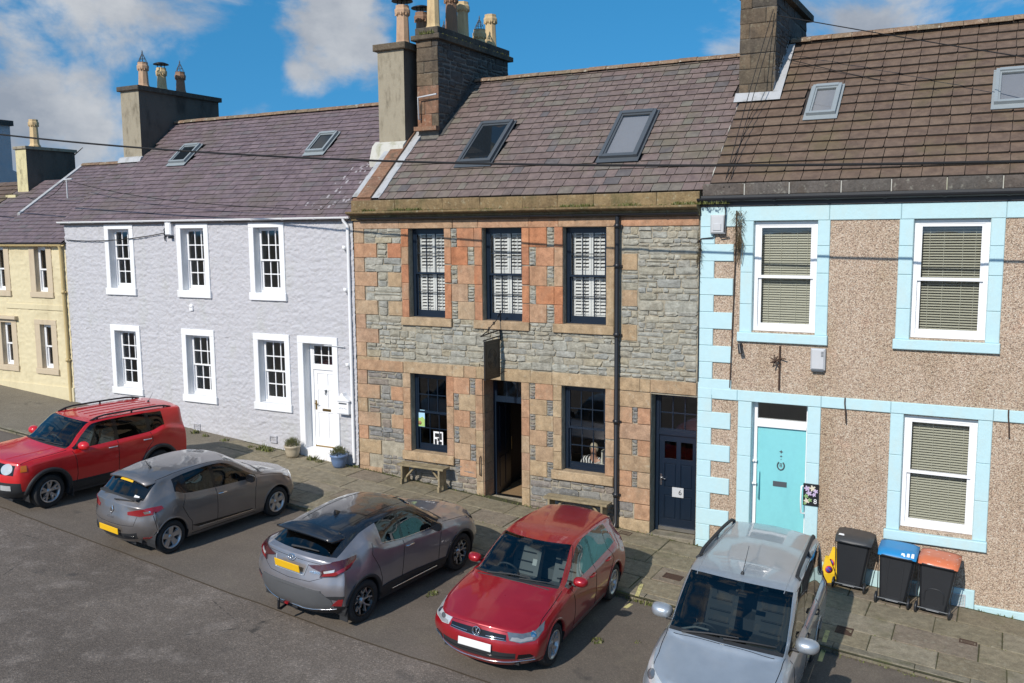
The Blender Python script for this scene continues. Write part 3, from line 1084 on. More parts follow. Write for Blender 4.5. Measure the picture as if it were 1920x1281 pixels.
def slate_template(m, k, thick):
 key = (m.name, k, thick)
 if key not in _slate_tpl:
  rs = random.Random(hash((m.name, k)) & 0xffff if False else k * 17 + len(m.name))
  mb = MB()
  c = [rs.uniform(0, .10) if rs.random() < .4 else 0 for _ in range(2)]
  b = .012
  out = [(c[0] * .6, 0), (1 - c[1] * .6, 0), (1, c[1]), (1, 1), (0, 1), (0, c[0])]
  out = [(p[0] + rs.uniform(-.006, .006), p[1] + (rs.uniform(-.02, .02) if p[1] < .5 else 0)) for p in out]
  t0, t1 = thick * rs.uniform(.8, 1.2), thick * .5
  n = len(out)
  vs = [(p[0], p[1], 0) for p in out] + [(p[0], p[1], t0 if p[1] < .5 else t1) for p in out]
  fs = [tuple(range(n, 2 * n))] + [(i, (i + 1) % n, (i + 1) % n + n, i + n) for i in range(n)]
  mb.add(vs, fs)
  me = mb.mesh('slate', [m, M['slate_edge']])
  me.polygons.foreach_set('material_index', [0] + [1] * n)
  _slate_tpl[key] = (me, vs, fs)
 return _slate_tpl[key]


def slates(roof, m, xl, xr, slope, length, course, width, holes=(), limit=300, name='slate', thick=.014, dimin=0.0, vary=.25, stagger=True, tilt=.05, lift=.0, gap=.004):
 """slates laid in courses; holes are (x0,x1,s0,s1); xl/xr may be functions of s"""
 fx = lambda f, s: f(s) if callable(f) else f
 items = []
 s, row = 0.0, 0
 ang = math.atan2(slope[3], slope[2])
 while s < length - course * .3:
  cs = course * (1 - dimin * s / length)
  a, b = fx(xl, s), fx(xr, s)
  x = a - (width * .5 if (stagger and row % 2) else 0) - (random.uniform(0, width * .3) if stagger else 0)
  while x < b - .02:
   w = width * random.uniform(1 - vary, 1 + vary)
   x0, x1 = max(x, a), min(x + w, b)
   x += w
   if x1 - x0 < .04:
    continue
   cx, c2 = (x0 + x1) / 2, s + cs / 2
   if any(h[0] < cx < h[1] and h[2] < c2 < h[3] for h in holes):
    continue
   items.append((x0 + gap, x1 - gap, s + random.uniform(-.006, .006) * (1 if stagger else .3), cs))
  s += cs
  row += 1
 y, z = 0, 0
 def key(it):
  yy, zz = roof_pt(it[2], slope)
  d = Vector((it[0] - CAM[0], yy - CAM[1], zz - CAM[2])).length
  return d / math.sqrt(max(it[1] - it[0], .01))
 items.sort(key=key)
 rest = MB()
 for k, (x0, x1, s0, cs) in enumerate(items):
  me, vs, fs = slate_template(m, random.randrange(6), thick)
  yy, zz = roof_pt(s0, slope)
  R = (Matrix.Translation((x0, yy, zz)) @ Matrix.Rotation(ang + tilt * -1.0 + random.uniform(-.006, .006), 4, 'X')
    @ Matrix.Rotation(random.uniform(-.008, .008) if stagger else 0, 4, 'Z')
    @ Matrix.Translation((0, 0, lift + cs * math.sin(tilt) + .004))
    @ Matrix.Diagonal((x1 - x0, cs * 1.12, 1, 1)))
  if k < limit:
   o = bpy.data.objects.new(name, me)
   COL.objects.link(o)
   o.parent = roof
   pl = WLOC[roof.name]
   o.matrix_local = Matrix.Translation((-pl[0], -pl[1], -pl[2])) @ R
  else:
   rest.add([tuple(R @ Vector(v)) for v in vs], fs)
 if rest.f:
  o = rest.build(name, [m, M['slate_edge']], roof, kind='stuff')
  nf = len(_slate_tpl[next(iter(_slate_tpl))][2])
  o.data.polygons.foreach_set('material_index', ([0] + [1] * (nf - 1)) * (len(rest.f) // nf))
 return items


def roof_body(house, m, x0, x1, ye, ze, yr, zr, yb, zb, name='roof'):
 mb = MB()
 pr = [(ye, ze - .02), (yr, zr - .02), (yb, zb - .02), (yb, zb - .10), (yr, zr - .16), (ye, ze - .035)]
 mb.prism(pr, 'x', x0, x1)
 return mb.build(name, m, house)


def shell(mb, x0, x1, y1, z0, ze, zr, yr):
 """gable walls and back wall behind the front"""
 for x in (x0, x1):
  mb.add([(x, 0.02, z0), (x, y1, z0), (x, y1, ze - .06), (x, yr, zr - .17), (x, 0.02, ze - .06)], [(0, 1, 2, 3, 4)])
 mb.add([(x0, y1, z0), (x1, y1, z0), (x1, y1, ze - .06), (x0, y1, ze - .06)], [(0, 1, 2, 3)])


def skylight(house, x0, x1, s0, s1, slope, m, glass, blind=None, name='skylight', up=0.035, lab=None, fw=.075):
 ang = math.atan2(slope[3], slope[2])
 yy, zz = roof_pt(s0, slope)
 R = Matrix.Translation((x0, yy, zz)) @ Matrix.Rotation(ang, 4, 'X') @ Matrix.Translation((0, 0, up))
 w, l = x1 - x0, s1 - s0
 cas, fr = MB(), MB()
 # lead apron and flat flashing strips round the frame
 e = .09 if up < .03 else .045
 cas.box(-e, w + e, -.13, .0, .018, .030)
 cas.box(-e, 0, 0, l, .018, .03)
 cas.box(w, w + e, 0, l, .018, .03)
 cas.box(-e, w + e, l, l + e, .018, .035)
 cas.xform(R)
 sk = cas.build(name, M['mid_grey'] if m is M['mid_grey'] else M['dark_grey'], house, label=lab)
 fr.box(0, fw, 0, l, .0, .10)
 fr.box(w - fw, w, 0, l, .0, .10)
 fr.box(fw, w - fw, 0, fw, .0, .095)
 fr.box(fw, w - fw, l - fw * 1.3, l, .0, .11)
 fr.xform(R)
 fr.build('frame', m, sk)
 ins = MB()
 ring_w = fw * .55
 ins.box(fw, fw + ring_w, fw, l - fw * 1.3, .02, .075)
 ins.box(w - fw - ring_w, w - fw, fw, l - fw * 1.3, .02, .075)
 ins.box(fw + ring_w, w - fw - ring_w, fw, fw + ring_w, .02, .075)
 ins.box(fw + ring_w, w - fw - ring_w, l - fw * 1.3 - ring_w, l - fw * 1.3, .02, .075)
 ins.xform(R)
 ins.build('sash', m, sk)
 g = MB()
 g.add([(fw, fw, .060), (w - fw, fw, .060), (w - fw, l - fw, .060), (fw, l - fw, .060)], [(0, 1, 2, 3)])
 g.xform(R)
 g.build('pane', glass, sk)
 if blind:
  b = MB()
  b.add([(fw, fw, .03), (w - fw, fw, .03), (w - fw, l - fw * 2.2, .03), (fw, l - fw * 2.2, .03)], [(0, 1, 2, 3)])
  b.xform(R)
  b.build('blind', blind, sk)
 return sk


def gutter(house, m, x0, x1, y, z, r=.06, name='gutter', brackets=1.0):
 """half-round gutter with joints"""
 mb = MB()
 n = 8
 prof = [(y + r * math.cos(PI + PI * k / n), z + r * math.sin(PI + PI * k / n)) for k in range(n + 1)]
 prof += [(y + (r - .008) * math.cos(2 * PI - PI * k / n), z + (r - .008) * math.sin(2 * PI - PI * k / n)) for k in range(n + 1)]
 mb.prism(prof, 'x', x0, x1)
 x = x0 + brackets * .5
 while x < x1:
  pr = [(y + (r + .008) * math.cos(PI + PI * k / n), z + (r + .008) * math.sin(PI + PI * k / n)) for k in range(n + 1)]
  pr += [(y + r * math.cos(2 * PI - PI * k / n), z + r * math.sin(2 * PI - PI * k / n)) for k in range(n + 1)]
  mb.prism(pr, 'x', x, x + .05)
  x += brackets
 return mb.build(name, m, house)


def downpipe(house, m, path, r, bands, name='downpipe'):
 mb = MB()
 mb.tube(path, r, 12)
 for z in bands:
  x, y = path[1][0], path[1][1]
  mb.lathe([(r, -.05), (r * 1.25, -.05), (r * 1.25, .05), (r, .05)], 12, (x, y, z))
  mb.box(x - r * 1.9, x + r * 1.9, y + r * .4, y + r * 1.3, z - .018, z + .018)
 return mb.build(name, m, house)


def chimney_pot(chim, m, x, y, z, h, r, top='plain', name='chimney_pot'):
 mb = MB()
 prof = [(r * 1.28, 0), (r * 1.28, .05), (r * 1.05, .09), (r * .98, .14), (r * .86, h - .26), (r * .9, h - .24), (r * 1.02, h - .22), (r * 1.12, h - .19),
   (r * 1.16, h - .12), (r * 1.12, h - .09), (r * .98, h - .07), (r * .98, h), (r * .78, h), (r * .78, h - .2)]
 n = 8
 mb.lathe(prof, n, (x, y, z), smooth=False)
 for k in range(n):
  a = 2 * PI * (k + .5) / n
  cx, cy = x + r * 1.0 * math.cos(a), y + r * 1.0 * math.sin(a)
  mb.box(cx - .016, cx + .016, cy - .016, cy + .016, z + h - .24, z + h - .17)
 pot = mb.build(name, m, chim)
 t = MB()
 if top == 'cowl':
  for k in range(4):
   a = 2 * PI * (k + .5) / 4
   t.tube([(x + r * .7 * math.cos(a), y + r * .7 * math.sin(a), z + h - .02), (x + r * .7 * math.cos(a), y + r * .7 * math.sin(a), z + h + .12)], .012, 5)
  t.lathe([(r * .1, h + .17), (r * .8, h + .165), (r * 1.55, h + .12), (r * 1.58, h + .10), (r * .2, h + .12)], 16, (x, y, z))
 elif top == 'cone':
  for k in range(8):
   a = 2 * PI * k / 8
   t.tube([(x + r * .95 * math.cos(a), y + r * .95 * math.sin(a), z + h - .02), (x, y, z + h + .30)], .007, 4)
  for (q, hh) in ((.95, 0.0), (.6, .11), (.3, .2)):
   t.tube([(x + r * q * math.cos(a), y + r * q * math.sin(a), z + h + hh) for a in np.linspace(0, 2 * PI, 13)], .006, 4, caps=False)
  t.lathe([(.015, .28), (.02, .31), (.012, .36), (.0, .37)], 6, (x, y, z + h))
 if t.f:
  t.build('cowl' if top == 'cowl' else 'bird_guard', M['dark_grey'] if top != 'cowl' else M['black_gloss'], chim)
 return pot


def text_mesh(body, size, depth, m, align='CENTER', shear=0.0, bold=0.0):
 cu = bpy.data.curves.new('lettering', 'FONT')
 cu.body = body
 cu.size = size
 cu.extrude = depth
 cu.align_x = align
 cu.align_y = 'CENTER'
 cu.offset = bold
 cu.resolution_u = 3
 o = bpy.data.objects.new('lettering_tmp', cu)
 COL.objects.link(o)
 dg = bpy.context.evaluated_depsgraph_get()
 me = bpy.data.meshes.new_from_object(o.evaluated_get(dg))
 bpy.data.objects.remove(o)
 bpy.data.curves.remove(cu)
 me.materials.clear()
 me.materials.append(m)
 return me


def wall_text(parent, body, size, x, y, z, m, name='lettering', depth=.002, rot=0.0):
 me = text_mesh(body, size, depth, m)
 me.transform(Matrix.Rotation(rot, 4, 'Y') @ Matrix.Rotation(PI / 2, 4, 'X'))
 return link(name, me, parent, (x, y, z))
# ================================================================== the lilac-grey house
G_HOUSES = 'terraced houses along the street'
YR = 3.6
LX0, LX1 = -24.2, -13.725
lilac = thing('terraced_house', 'lilac grey rough rendered house with white framed sash windows and purple slate roof', 'house', (-19, 0, gz(-19)), group=G_HOUSES)
ops = []
for xc in (-21.87, -19.02, -16.43):
 ops.append((xc - .42, xc + .42, 5.16, 6.80))
for xc in (-21.83, -18.99, -16.40):
 ops.append((xc - .44, xc + .44, 2.34, 3.96))
DOOR_L = (-15.36, -14.44, 1.27, 3.95)
ops.append(DOOR_L)


def lilac_disp(x, z):
 h = stone_relief(x, z, .36, .13, 2.0)
 h2 = stone_relief(x + 3.1, z + 1.7, .20, .06, 5.0)
 n = fbm(x * 7, z * 16, 3.0, 4)
 h3 = stone_relief(x + 1.3, z + 4.1, .11, .034, 9.0)
 return -(.013 * h + .015 * h2 + .016 * h3 + .020 * (n - .4) + .03 * (fbm(x * .9, z * .9, 4.0, 2) - .5))


w = wall_sheet(LX0, LX1, lambda x: gz(x) - .12, 7.02, ops, depth=.22, res=.030, disp=lilac_disp)
w.build('wall', M['harl_lilac'], lilac)
sh, rm = MB(), MB()
shell(sh, LX0, LX1, 7.2, .5, 7.08, 10.12, YR)
sh.build('back_wall', M['harl_lilac'], lilac)
for (a, b) in ((LX0 + .1, -17.6), (-17.5, -15.8), (-15.7, LX1 - .1)):
 room_box(rm, a, b, .23, 1.9, 1.2, 4.2)
for (a, b) in ((LX0 + .1, -20.5), (-20.4, -17.8), (-17.7, LX1 - .1)):
 room_box(rm, a, b, .23, 1.9, 4.5, 6.95)
rm.build('room', M['room'], lilac)


def surround(win, x0, x1, z0, z1, side, top, sill_h, y, m, sill_over=.03, sill_y=.03, xin=None):
 mb = MB()
 mb.bbox(x0 - side, x0, y, .02, z0, z1, .008)
 mb.bbox(x1, x1 + side, y, .02, z0, z1, .008)
 mb.bbox(x0 - side, x1 + side, y - .003, .02, z1, z1 + top, .008)
 # inner faces of the reveal
 mb.box(x0 - .004, x0 + .002, .0, .2, z0, z1)
 mb.box(x1 - .002, x1 + .004, .0, .2, z0, z1)
 mb.build('surround', m, win)
 s = MB()
 s.bbox(x0 - side - sill_over, x1 + side + sill_over, y - sill_y, .21, z0 - sill_h, z0 + .002, .012)
 s.build('sill', m, win)


labels_l = [None] * 6
for i, o in enumerate(ops[:6]):
 win = sash_window(lilac, *o[:4], .15, M['white_gloss'], M['glass'], 3, 2, frame=.035, bot=.085, frame_b=.045, bar=.026, stile=.036, mrail=.04)
 surround(win, *o[:4], .165, .165, .19, -.055, M['white_paint'])
 # dim curtains or furniture inside
 c = MB()
 if i in (1, 2, 4):
  xx = np.linspace(o[1] - .30, o[1] + .02, 14)
  vs = []
  for k, x in enumerate(xx):
   vs += [(x, .40 + .03 * math.sin(k * 1.9), o[2] + .1), (x, .40 + .03 * math.sin(k * 1.9 + .4), o[3] - .05)]
  c.add(vs, [(2 * k, 2 * k + 2, 2 * k + 3, 2 * k + 1) for k in range(13)], True)
  c.build('curtain', M['curtain'], win)
# lamp seen behind the third upper window and pictures behind the third lower one
lm = thing('table_lamp', 'small lamp with cream shade behind the upper window above the white door', 'lamp', (-16.16, .5, 5.2))
mb = MB()
mb.lathe([(.07, 0), (.05, .03), (.015, .06), (.02, .15), (.015, .22)], 12, (-16.16, .5, 5.2))
mb.build('base', M['brass'], lm, WLOC[lm.name] and (0, 0, 0))
mb = MB()
mb.lathe([(.13, .2), (.07, .40)], 14, (-16.16, .5, 5.2))
mb.build('lamp_shade', M['curtain'], lm)
for (x, z, ww, hh, lab) in ((-16.12, 2.85, .16, .36, 'cream framed picture standing inside the window beside the white door'),):
 pf = thing('picture_frame', lab, 'picture', (x, .5, z))
 mb = MB()
 ring(mb, x - ww / 2, x + ww / 2, .48, .51, z, z + hh, .02, .02, .02, .02)
 mb.build('frame', M['wood_warm'], pf)
 mb = MB()
 mb.box(x - ww / 2 + .02, x + ww / 2 - .02, .492, .5, z + .02, z + hh - .02)
 mb.build('print', M['buff_trim'], pf)

# the white door
dx0, dx1, dz0, dz1 = DOOR_L
mb = MB()
ring(mb, dx0, dx1, .20, .30, dz0, dz1, .10, .07, .0, .06)
mb.box(dx0 + .10, dx1 - .07, .19, .30, 3.27, 3.37)
df = mb.build('door_frame', M['white_gloss'], lilac)
fl = sash(df, 'fanlight', dx0 + .10, dx1 - .07, 3.37, dz1 - .06, .215, 3, 2, M['white_gloss'], M['glass'], .03, .035, .03, .022)
mb = MB()
a, b, c0, c1 = dx0 + .10, dx1 - .07, dz0 + .05, 3.27
st, mid = .10, (dx0 + .10 + dx1 - .07) / 2
mb.box(a, b, .25, .28, c0, c1)
rails = [c0, c0 + .2, c0 + .86, c0 + .98, c1 - .52, c1 - .42, c1 - .10, c1]
for (u0, u1) in ((a, a + st), (mid - .05, mid + .05), (b - st, b)):
 mb.box(u0, u1, .228, .25, c0, c1)
for (v0, v1) in ((rails[0], rails[1]), (rails[2], rails[3]), (rails[4], rails[5]), (rails[6], rails[7])):
 mb.box(a + st, mid - .05, .228, .25, v0, v1)
 mb.box(mid + .05, b - st, .228, .25, v0, v1)
door = mb.build('door', M['white_gloss'], lilac)
for (u0, u1) in ((a + st, mid - .05), (mid + .05, b - st)):
 for (v0, v1) in ((rails[1], rails[2]), (rails[3], rails[4]), (rails[5], rails[6])):
  p = MB()
  p.bbox(u0 + .012, u1 - .012, .238, .252, v0 + .012, v1 - .012, .01)
  p.build('panel', M['white_gloss'], door)
mb = MB()
mb.box(mid - .13, mid + .13, .216, .228, c0 + .90, c0 + .96)
mb.build('letter_plate', M['brass'], door)
mb = MB()
mb.box(a + .02, a + .07, .218, .228, c0 + .92, c0 + 1.16)
mb.tube([(a + .045, .22, c0 + 1.08), (a + .045, .17, c0 + 1.08), (a + .15, .165, c0 + 1.075)], .011, 8)
mb.build('handle', M['brass'], door)
mb = MB()
mb.lathe([(.0, -.03), (.03, -.03), (.03, 0)], 10, (mid, .228, c0 + 1.42), 'y')
mb.tube([(mid, .21, c0 + 1.42), (mid - .015, .19, c0 + 1.36), (mid, .19, c0 + 1.32), (mid + .015, .19, c0 + 1.36), (mid, .21, c0 + 1.42)], .008, 6)
mb.build('knocker', M['dark_grey'], door)
mb = MB()
mb.bbox(dx0 - .175, dx0, -.055, .02, gz(-15.4) - .05, dz1, .008)
mb.bbox(dx1, dx1 + .165, -.055, .02, gz(-14.4) - .05, dz1, .008)
mb.bbox(dx0 - .175, dx1 + .165, -.058, .02, dz1, dz1 + .175, .008)
mb.box(dx0 - .004, dx0 + .002, .0, .2, dz0, dz1)
mb.build('door_surround', M['white_paint'], lilac)
mb = MB()
mb.bbox(dx0 - .02, dx1 + .04, -.10, .25, .9, dz0 + .03, .012)
mb.build('doorstep', M['white_paint'], lilac)
mb = MB()
mb.box(dx0 + .1, dx1 - .07, .20, .228, dz0 + .03, dz0 + .06)
mb.build('threshold', M['brass'], lilac)
# roof
SL = math.hypot(YR, 10.13 - 7.07)
slope_l = (-.12, 7.07 - .12 * .85, YR / SL, (10.13 - 7.07) / SL)
roof_l = roof_body(lilac, M['underlay'], LX0 - .05, LX1 + .02, -.12, 7.07 - .10, YR, 10.13, 7.3, 7.05)
SKL = [(-21.86, -21.2, 2.62, 3.47), (-16.76, -16.14, 2.74, 3.58)]
slates(roof_l, M['slate_purple'], LX0 - .05, LX1 + .0, slope_l, SL + .12, .186, .33,
  [(a, b, c, d) for a, b, c, d in SKL] + [(-24.3, -23.38, 2.85, 9), (-14.02, -13.2, 2.2, 3.9)], thick=.019)
for k, (a, b, c, d) in enumerate(SKL):
 skylight(lilac, a, b, c, d, slope_l, M['mid_grey'], M['glass_sky'], lab=None, fw=.06)
# limewash run-off below the right-hand chimney and mortar fillets
mb = MB()
for k in range(46):
 x = -14.35 + random.gauss(0, .33)
 s = random.uniform(.3, 2.3)
 x -= (2.4 - s) * .12
 if x > -13.85: continue
 yy, zz = roof_pt(s, slope_l)
 ww, ll = random.uniform(.02, .07), random.uniform(.05, .16)
 mb.add([(x, yy - .0, zz + .034), (x + ww, yy, zz + .034), (x + ww, yy + ll * slope_l[2], zz + .036 + ll * slope_l[3]), (x, yy + ll * slope_l[2], zz + .036 + ll * slope_l[3])], [(0, 1, 2, 3)])
tag(mb.build('limewash_splash', M['splash'], lilac), kind='stuff')
# ridge
mb = MB()


def ridge_tiles(house, m, x0, x1, y, z, length=.45, r=.13, name='ridge_tile'):
 x = x0
 while x < x1 - .05:
  xe = min(x + length * random.uniform(.95, 1.05), x1)
  mb = MB()
  n = 6
  dz = random.uniform(-.008, .008)
  pr = [(y + r * 1.15 * math.cos(a), z + dz + r * .8 * math.sin(a) - .05) for a in np.linspace(PI, 0, n + 1)]
  pr += [(y + (r - .02) * math.cos(a), z + dz + (r - .03) * .8 * math.sin(a) - .05) for a in np.linspace(0, PI, n + 1)]
  mb.prism(pr, 'x', x + .004, xe - .004)
  mb.build(name, m, house)
  x = xe


ridge_tiles(lilac, M['ridge'], -23.38, LX1 - .2, YR, 10.16)
gutter(lilac, M['white_gloss'], LX0 - .12, LX1 - .0, -.13, 7.03, .055)
downpipe(lilac, M['white_gloss'], [(-13.92, -.13, 7.0), (-13.92, -.11, 6.93), (-13.84, -.07, 6.82), (-13.84, -.07, 1.1)], .04, (6.3, 5.3, 3.5), 'downpipe')
# left chimney
ch = MB()
ch.box(-24.22, -23.42, 2.2, 5.4, 7.5, 10.98)
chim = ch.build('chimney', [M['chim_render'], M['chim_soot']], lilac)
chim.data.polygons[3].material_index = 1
cp = MB()
cp.bbox(-24.30, -23.34, 2.11, 5.48, 10.98, 11.12, .02)
cp.build('chimney_cap', M['chim_stone'], chim)
chimney_pot(chim, M['pot_pink'], -23.82, 2.75, 11.12, .78, .155, 'cone')
chimney_pot(chim, M['pot_buff'], -23.82, 3.45, 11.12, .72, .15, 'cowl')
chimney_pot(chim, M['pot_brown'], -23.82, 4.2, 11.12, .70, .15, 'cone')
f_ = MB()
f_.prism([(2.05, 8.84), (2.2, 8.84), (2.2, 9.02), (2.12, 8.98)], 'x', -24.35, -23.36)
f_.build('flashing', M['lead'], lilac)
# right chimney of the lilac house
ch = MB()
ch.box(-14.02, -13.24, 1.52, 4.9, 7.6, 11.08)
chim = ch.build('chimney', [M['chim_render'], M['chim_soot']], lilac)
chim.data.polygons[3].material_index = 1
cp = MB()
cp.bbox(-14.11, -13.15, 1.43, 4.98, 11.08, 11.24, .02)
cp.build('chimney_cap', M['chim_stone'], chim)
chimney_pot(chim, M['pot_pink'], -13.58, 2.0, 11.24, .98, .17, 'cowl')
chimney_pot(chim, M['pot_brown'], -13.58, 2.85, 11.24, .98, .17, 'cowl')
chimney_pot(chim, M['pot_pink'], -13.58, 3.9, 11.24, .62, .17, 'cone')
f_ = MB()
f_.prism([(1.28, 8.27), (1.54, 8.52), (1.54, 8.90), (1.40, 8.78), (1.26, 8.40)], 'x', -14.16, -13.22)
f_.build('flashing', M['mortar_white'], lilac)
# vents low in the wall
for (u, v, lab) in ((372, 800, 0), (515, 823, 0)):
 p = on_wall(u, v)
 mb = MB()
 ring(mb, p[0] - .12, p[0] + .12, -.065, .0, p[2] - .09, p[2] + .09, .02, .02, .02, .02)
 for k in range(4):
  z = p[2] - .06 + k * .04
  mb.box(p[0] - .10, p[0] + .10, -.05, -.0, z - .008, z + .012)
 mb.build('air_vent', M['harl_lilac'], lilac)
p = on_wall(361, 576)
mb = MB()
mb.lathe([(.0, -.07), (.05, -.07), (.06, -.05), (.065, 0)], 14, (p[0], 0, p[2] + .03), 'y')
mb.box(p[0] - .06, p[0] + .06, -.06, 0, p[2] - .09, p[2] + .03)
mb.build('alarm_sounder', M['white_gloss'], lilac)

# ================================================================== the stone shop
SX0, SX1 = -13.70, -5.335
shop = thing('terraced_house', 'stone fronted shop house with orange sandstone dressings and navy sash windows', 'house', (-9.5, 0, gz(-9.5)), group=G_HOUSES)
UW = [(-12.15, -11.18), (-10.20, -9.22), (-8.25, -7.27)]
G1, G2 = (-12.17, -11.18), (-8.28, -7.28)
DR = (-10.22, -9.25, .62, 3.40)
D2 = (-6.28, -5.335, .45, 3.37)
ops = [(a, b, 4.71, 6.73) for a, b in UW] + [(G1[0], G1[1], 1.56, 3.40), (G2[0], G2[1], 1.55, 3.39), (*DR, .45), (*D2, .30)]
w = wall_sheet(SX0, SX1, lambda x: gz(x) - .15, 7.05, ops, depth=.2)
w.build('wall', M['mortar'], shop)
sh = MB()
shell(sh, SX0 + .02, SX1, 7.2, .0, 7.4, 10.5, YR)
sh.build('back_wall', M['mortar'], shop)
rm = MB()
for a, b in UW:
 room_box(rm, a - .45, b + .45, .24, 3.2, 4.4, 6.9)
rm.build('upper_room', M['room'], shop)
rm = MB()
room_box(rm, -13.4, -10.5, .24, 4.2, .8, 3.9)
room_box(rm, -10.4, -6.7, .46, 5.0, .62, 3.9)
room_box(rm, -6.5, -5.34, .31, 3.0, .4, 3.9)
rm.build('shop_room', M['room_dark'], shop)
mb = MB()
mb.box(-10.3, -6.8, .462, 4.9, .60, .645)
mb.build('shop_floor', M['floor_wood'], shop)

cH = .335
zt = 6.74
blocks = []      # (x0,x1,z0,z1,material key,front)


def sblock(x0, x1, z0, z1, key, front=.030):
 blocks.append((x0, x1, z0, z1, key, front))


# lintel course under the cornice
for a, b in ((-13.69, -12.40), (-12.40, -10.95), (-10.95, -10.30), (-10.30, -9.05), (-9.05, -8.35), (-8.35, -7.0), (-7.0, -5.34)):
 sblock(a, b, 6.735, 6.93, 'sand_mixed', .03)
# left quoins, both storeys
rub = []
rub_low = []
z = zt
row = 0
while z > .55:
 zn = z - cH
 if abs(z - 3.72) < .2 and z > 3.5:
  pass
 if z <= 3.72 and zn >= 3.2 and z > 3.41:
  pass
 long_ = row % 2 == 1
 sblock(SX0, SX0 + (.66 if long_ else .29), zn, z, 'sand_tan' if (zn < 3.4 and row % 3 == 0) else ('sand_mixed'), .032)
 z = zn
 row += 1
# note where long quoins lie, so rubble can butt against them
quo = [(b[1], b[2], b[3]) for b in blocks if b[0] == SX0]
# jambs of the upper windows
jcuts = [4.71, 5.11, 5.50, 5.92, 6.32, 6.735]
for i, (a, b) in enumerate(UW):
 for k in range(5):
  key = 'sand_orange' if (i, k) not in ((0, 4), (2, 4), (2, 3)) else 'sand_mixed'
  jl = 'sand_orange' if i != 2 or k in (0, 1, 4) else 'sand_mixed'
  sblock(a - .20, a, jcuts[k], jcuts[k + 1], jl if i else ('sand_mixed' if k % 2 else 'sand_orange'), .030)
  sblock(b, b + .18, jcuts[k] + random.uniform(-.03, .03) * (k > 0), jcuts[k + 1], 'sand_tan' if i == 2 else key, .030)
# panels between the windows: a big block and a strip of small packing stones, sides alternating
pack = []
for (xa, xb, ph) in ((UW[0][1] + .18, UW[1][0] - .20, 0), (UW[1][1] + .18, UW[2][0] - .20, 1)):
 for k in range(5):
  z0, z1 = jcuts[k], jcuts[k + 1]
  key = random.choice(['sand_orange', 'sand_orange', 'sand_mixed', 'sand_mixed'])
  if (k + ph) % 2:
   sblock(xa, xb - .17, z0, z1, key, .026)
   pack.append((xb - .17, xb, z0, z1))
  else:
   sblock(xa + .16, xb, z0, z1, key, .026)
   pack.append((xa, xa + .16, z0, z1))
# outbands left of the first window and right of the third
for k, (xr, z0, z1) in enumerate(quo):
 if xr > SX0 + .5 and z0 > 4.7 and k < 9:
  sblock(-12.74, -12.35, z0, z1, 'sand_orange' if k < 3 else 'sand_tan', .026)
  rub.append((xr, -12.74, z0, z1))
 elif z0 > 4.7:
  rub.append((xr, -12.35, z0, z1))
for z0 in (5.98, 5.25, 4.55):
 sblock(-6.93, -6.60, z0 - .12, z0 + .21, 'sand_tan', .022)
# string course
for a, b, key in ((-13.69, -12.36, 'sand_mixed'), (-12.36, -11.0, 'sand_tan'), (-11.0, -10.70, 'sand_tan'), (-10.70, -10.38, 'sand_mixed'), (-10.38, -9.02, 'sand_tan'), (-9.02, -8.50, 'sand_tan'),
     (-8.50, -7.02, 'sand_tan'), (-7.02, -6.52, 'sand_tan'), (-6.52, -6.30, 'sand_tan'), (-6.30, -5.34, 'sand_tan')):
 sblock(a, b, 3.40, 3.665 + random.uniform(-.01, .01), key, .036)
# ground floor jambs and panels
gc = [1.36, 1.56, 1.95, 2.32, 2.70, 3.06, 3.40]
for k in range(1, 6):
 sblock(G1[0] - .21, G1[0], gc[k], gc[k + 1], 'sand_mixed', .03)
 sblock(G1[1], G1[1] + .19, gc[k] + random.uniform(-.03, .03) * (k > 1), gc[k + 1], 'sand_mixed', .03)
 sblock(G2[0] - .20, G2[0], gc[k], gc[k + 1], 'sand_tan', .03)
 sblock(G2[1], G2[1] + .20, gc[k] + random.uniform(-.03, .03) * (k > 1), gc[k + 1], 'sand_mixed', .03)
dc = [.68, 1.05, 1.45, 1.84, 2.22, 2.62, 3.02, 3.40]
for k in range(7):
 sblock(DR[0] - .19, DR[0], dc[k], dc[k + 1], 'sand_tan' if k < 4 else 'sand_mixed', .03)
 sblock(DR[1], DR[1] + .20, dc[k] - (.25 if k == 0 else 0), dc[k + 1], 'sand_tan' if k < 2 else 'sand_mixed', .03)
for (xa, xb, ph, cuts) in ((G1[1] + .19, DR[0] - .19, 0, [1.12, 1.5, 1.88, 2.26, 2.64, 3.02, 3.40]), (DR[1] + .20, G2[0] - .20, 1, [1.35, 1.69, 2.03, 2.37, 2.71, 3.05, 3.40])):
 for k in range(6):
  z0, z1 = cuts[k], cuts[k + 1]
  key = random.choice(['sand_mixed', 'sand_mixed', 'sand_tan'])
  if (k + ph) % 2:
   sblock(xa, xb - .15, z0, z1, key, .026)
   pack.append((xb - .15, xb, z0, z1))
  else:
   sblock(xa + .14, xb, z0, z1, key, .026)
   pack.append((xa, xa + .14, z0, z1))
for k, (xr, z0, z1) in enumerate(quo):
 if z1 < 3.45 and z0 > 1.4:
  if xr > SX0 + .5:
   sblock(-12.73, -12.38, z0, z1, 'sand_mixed', .026)
   rub_low.append((xr, -12.73, z0, z1))
  else:
   rub_low.append((xr, -12.38, z0, z1))
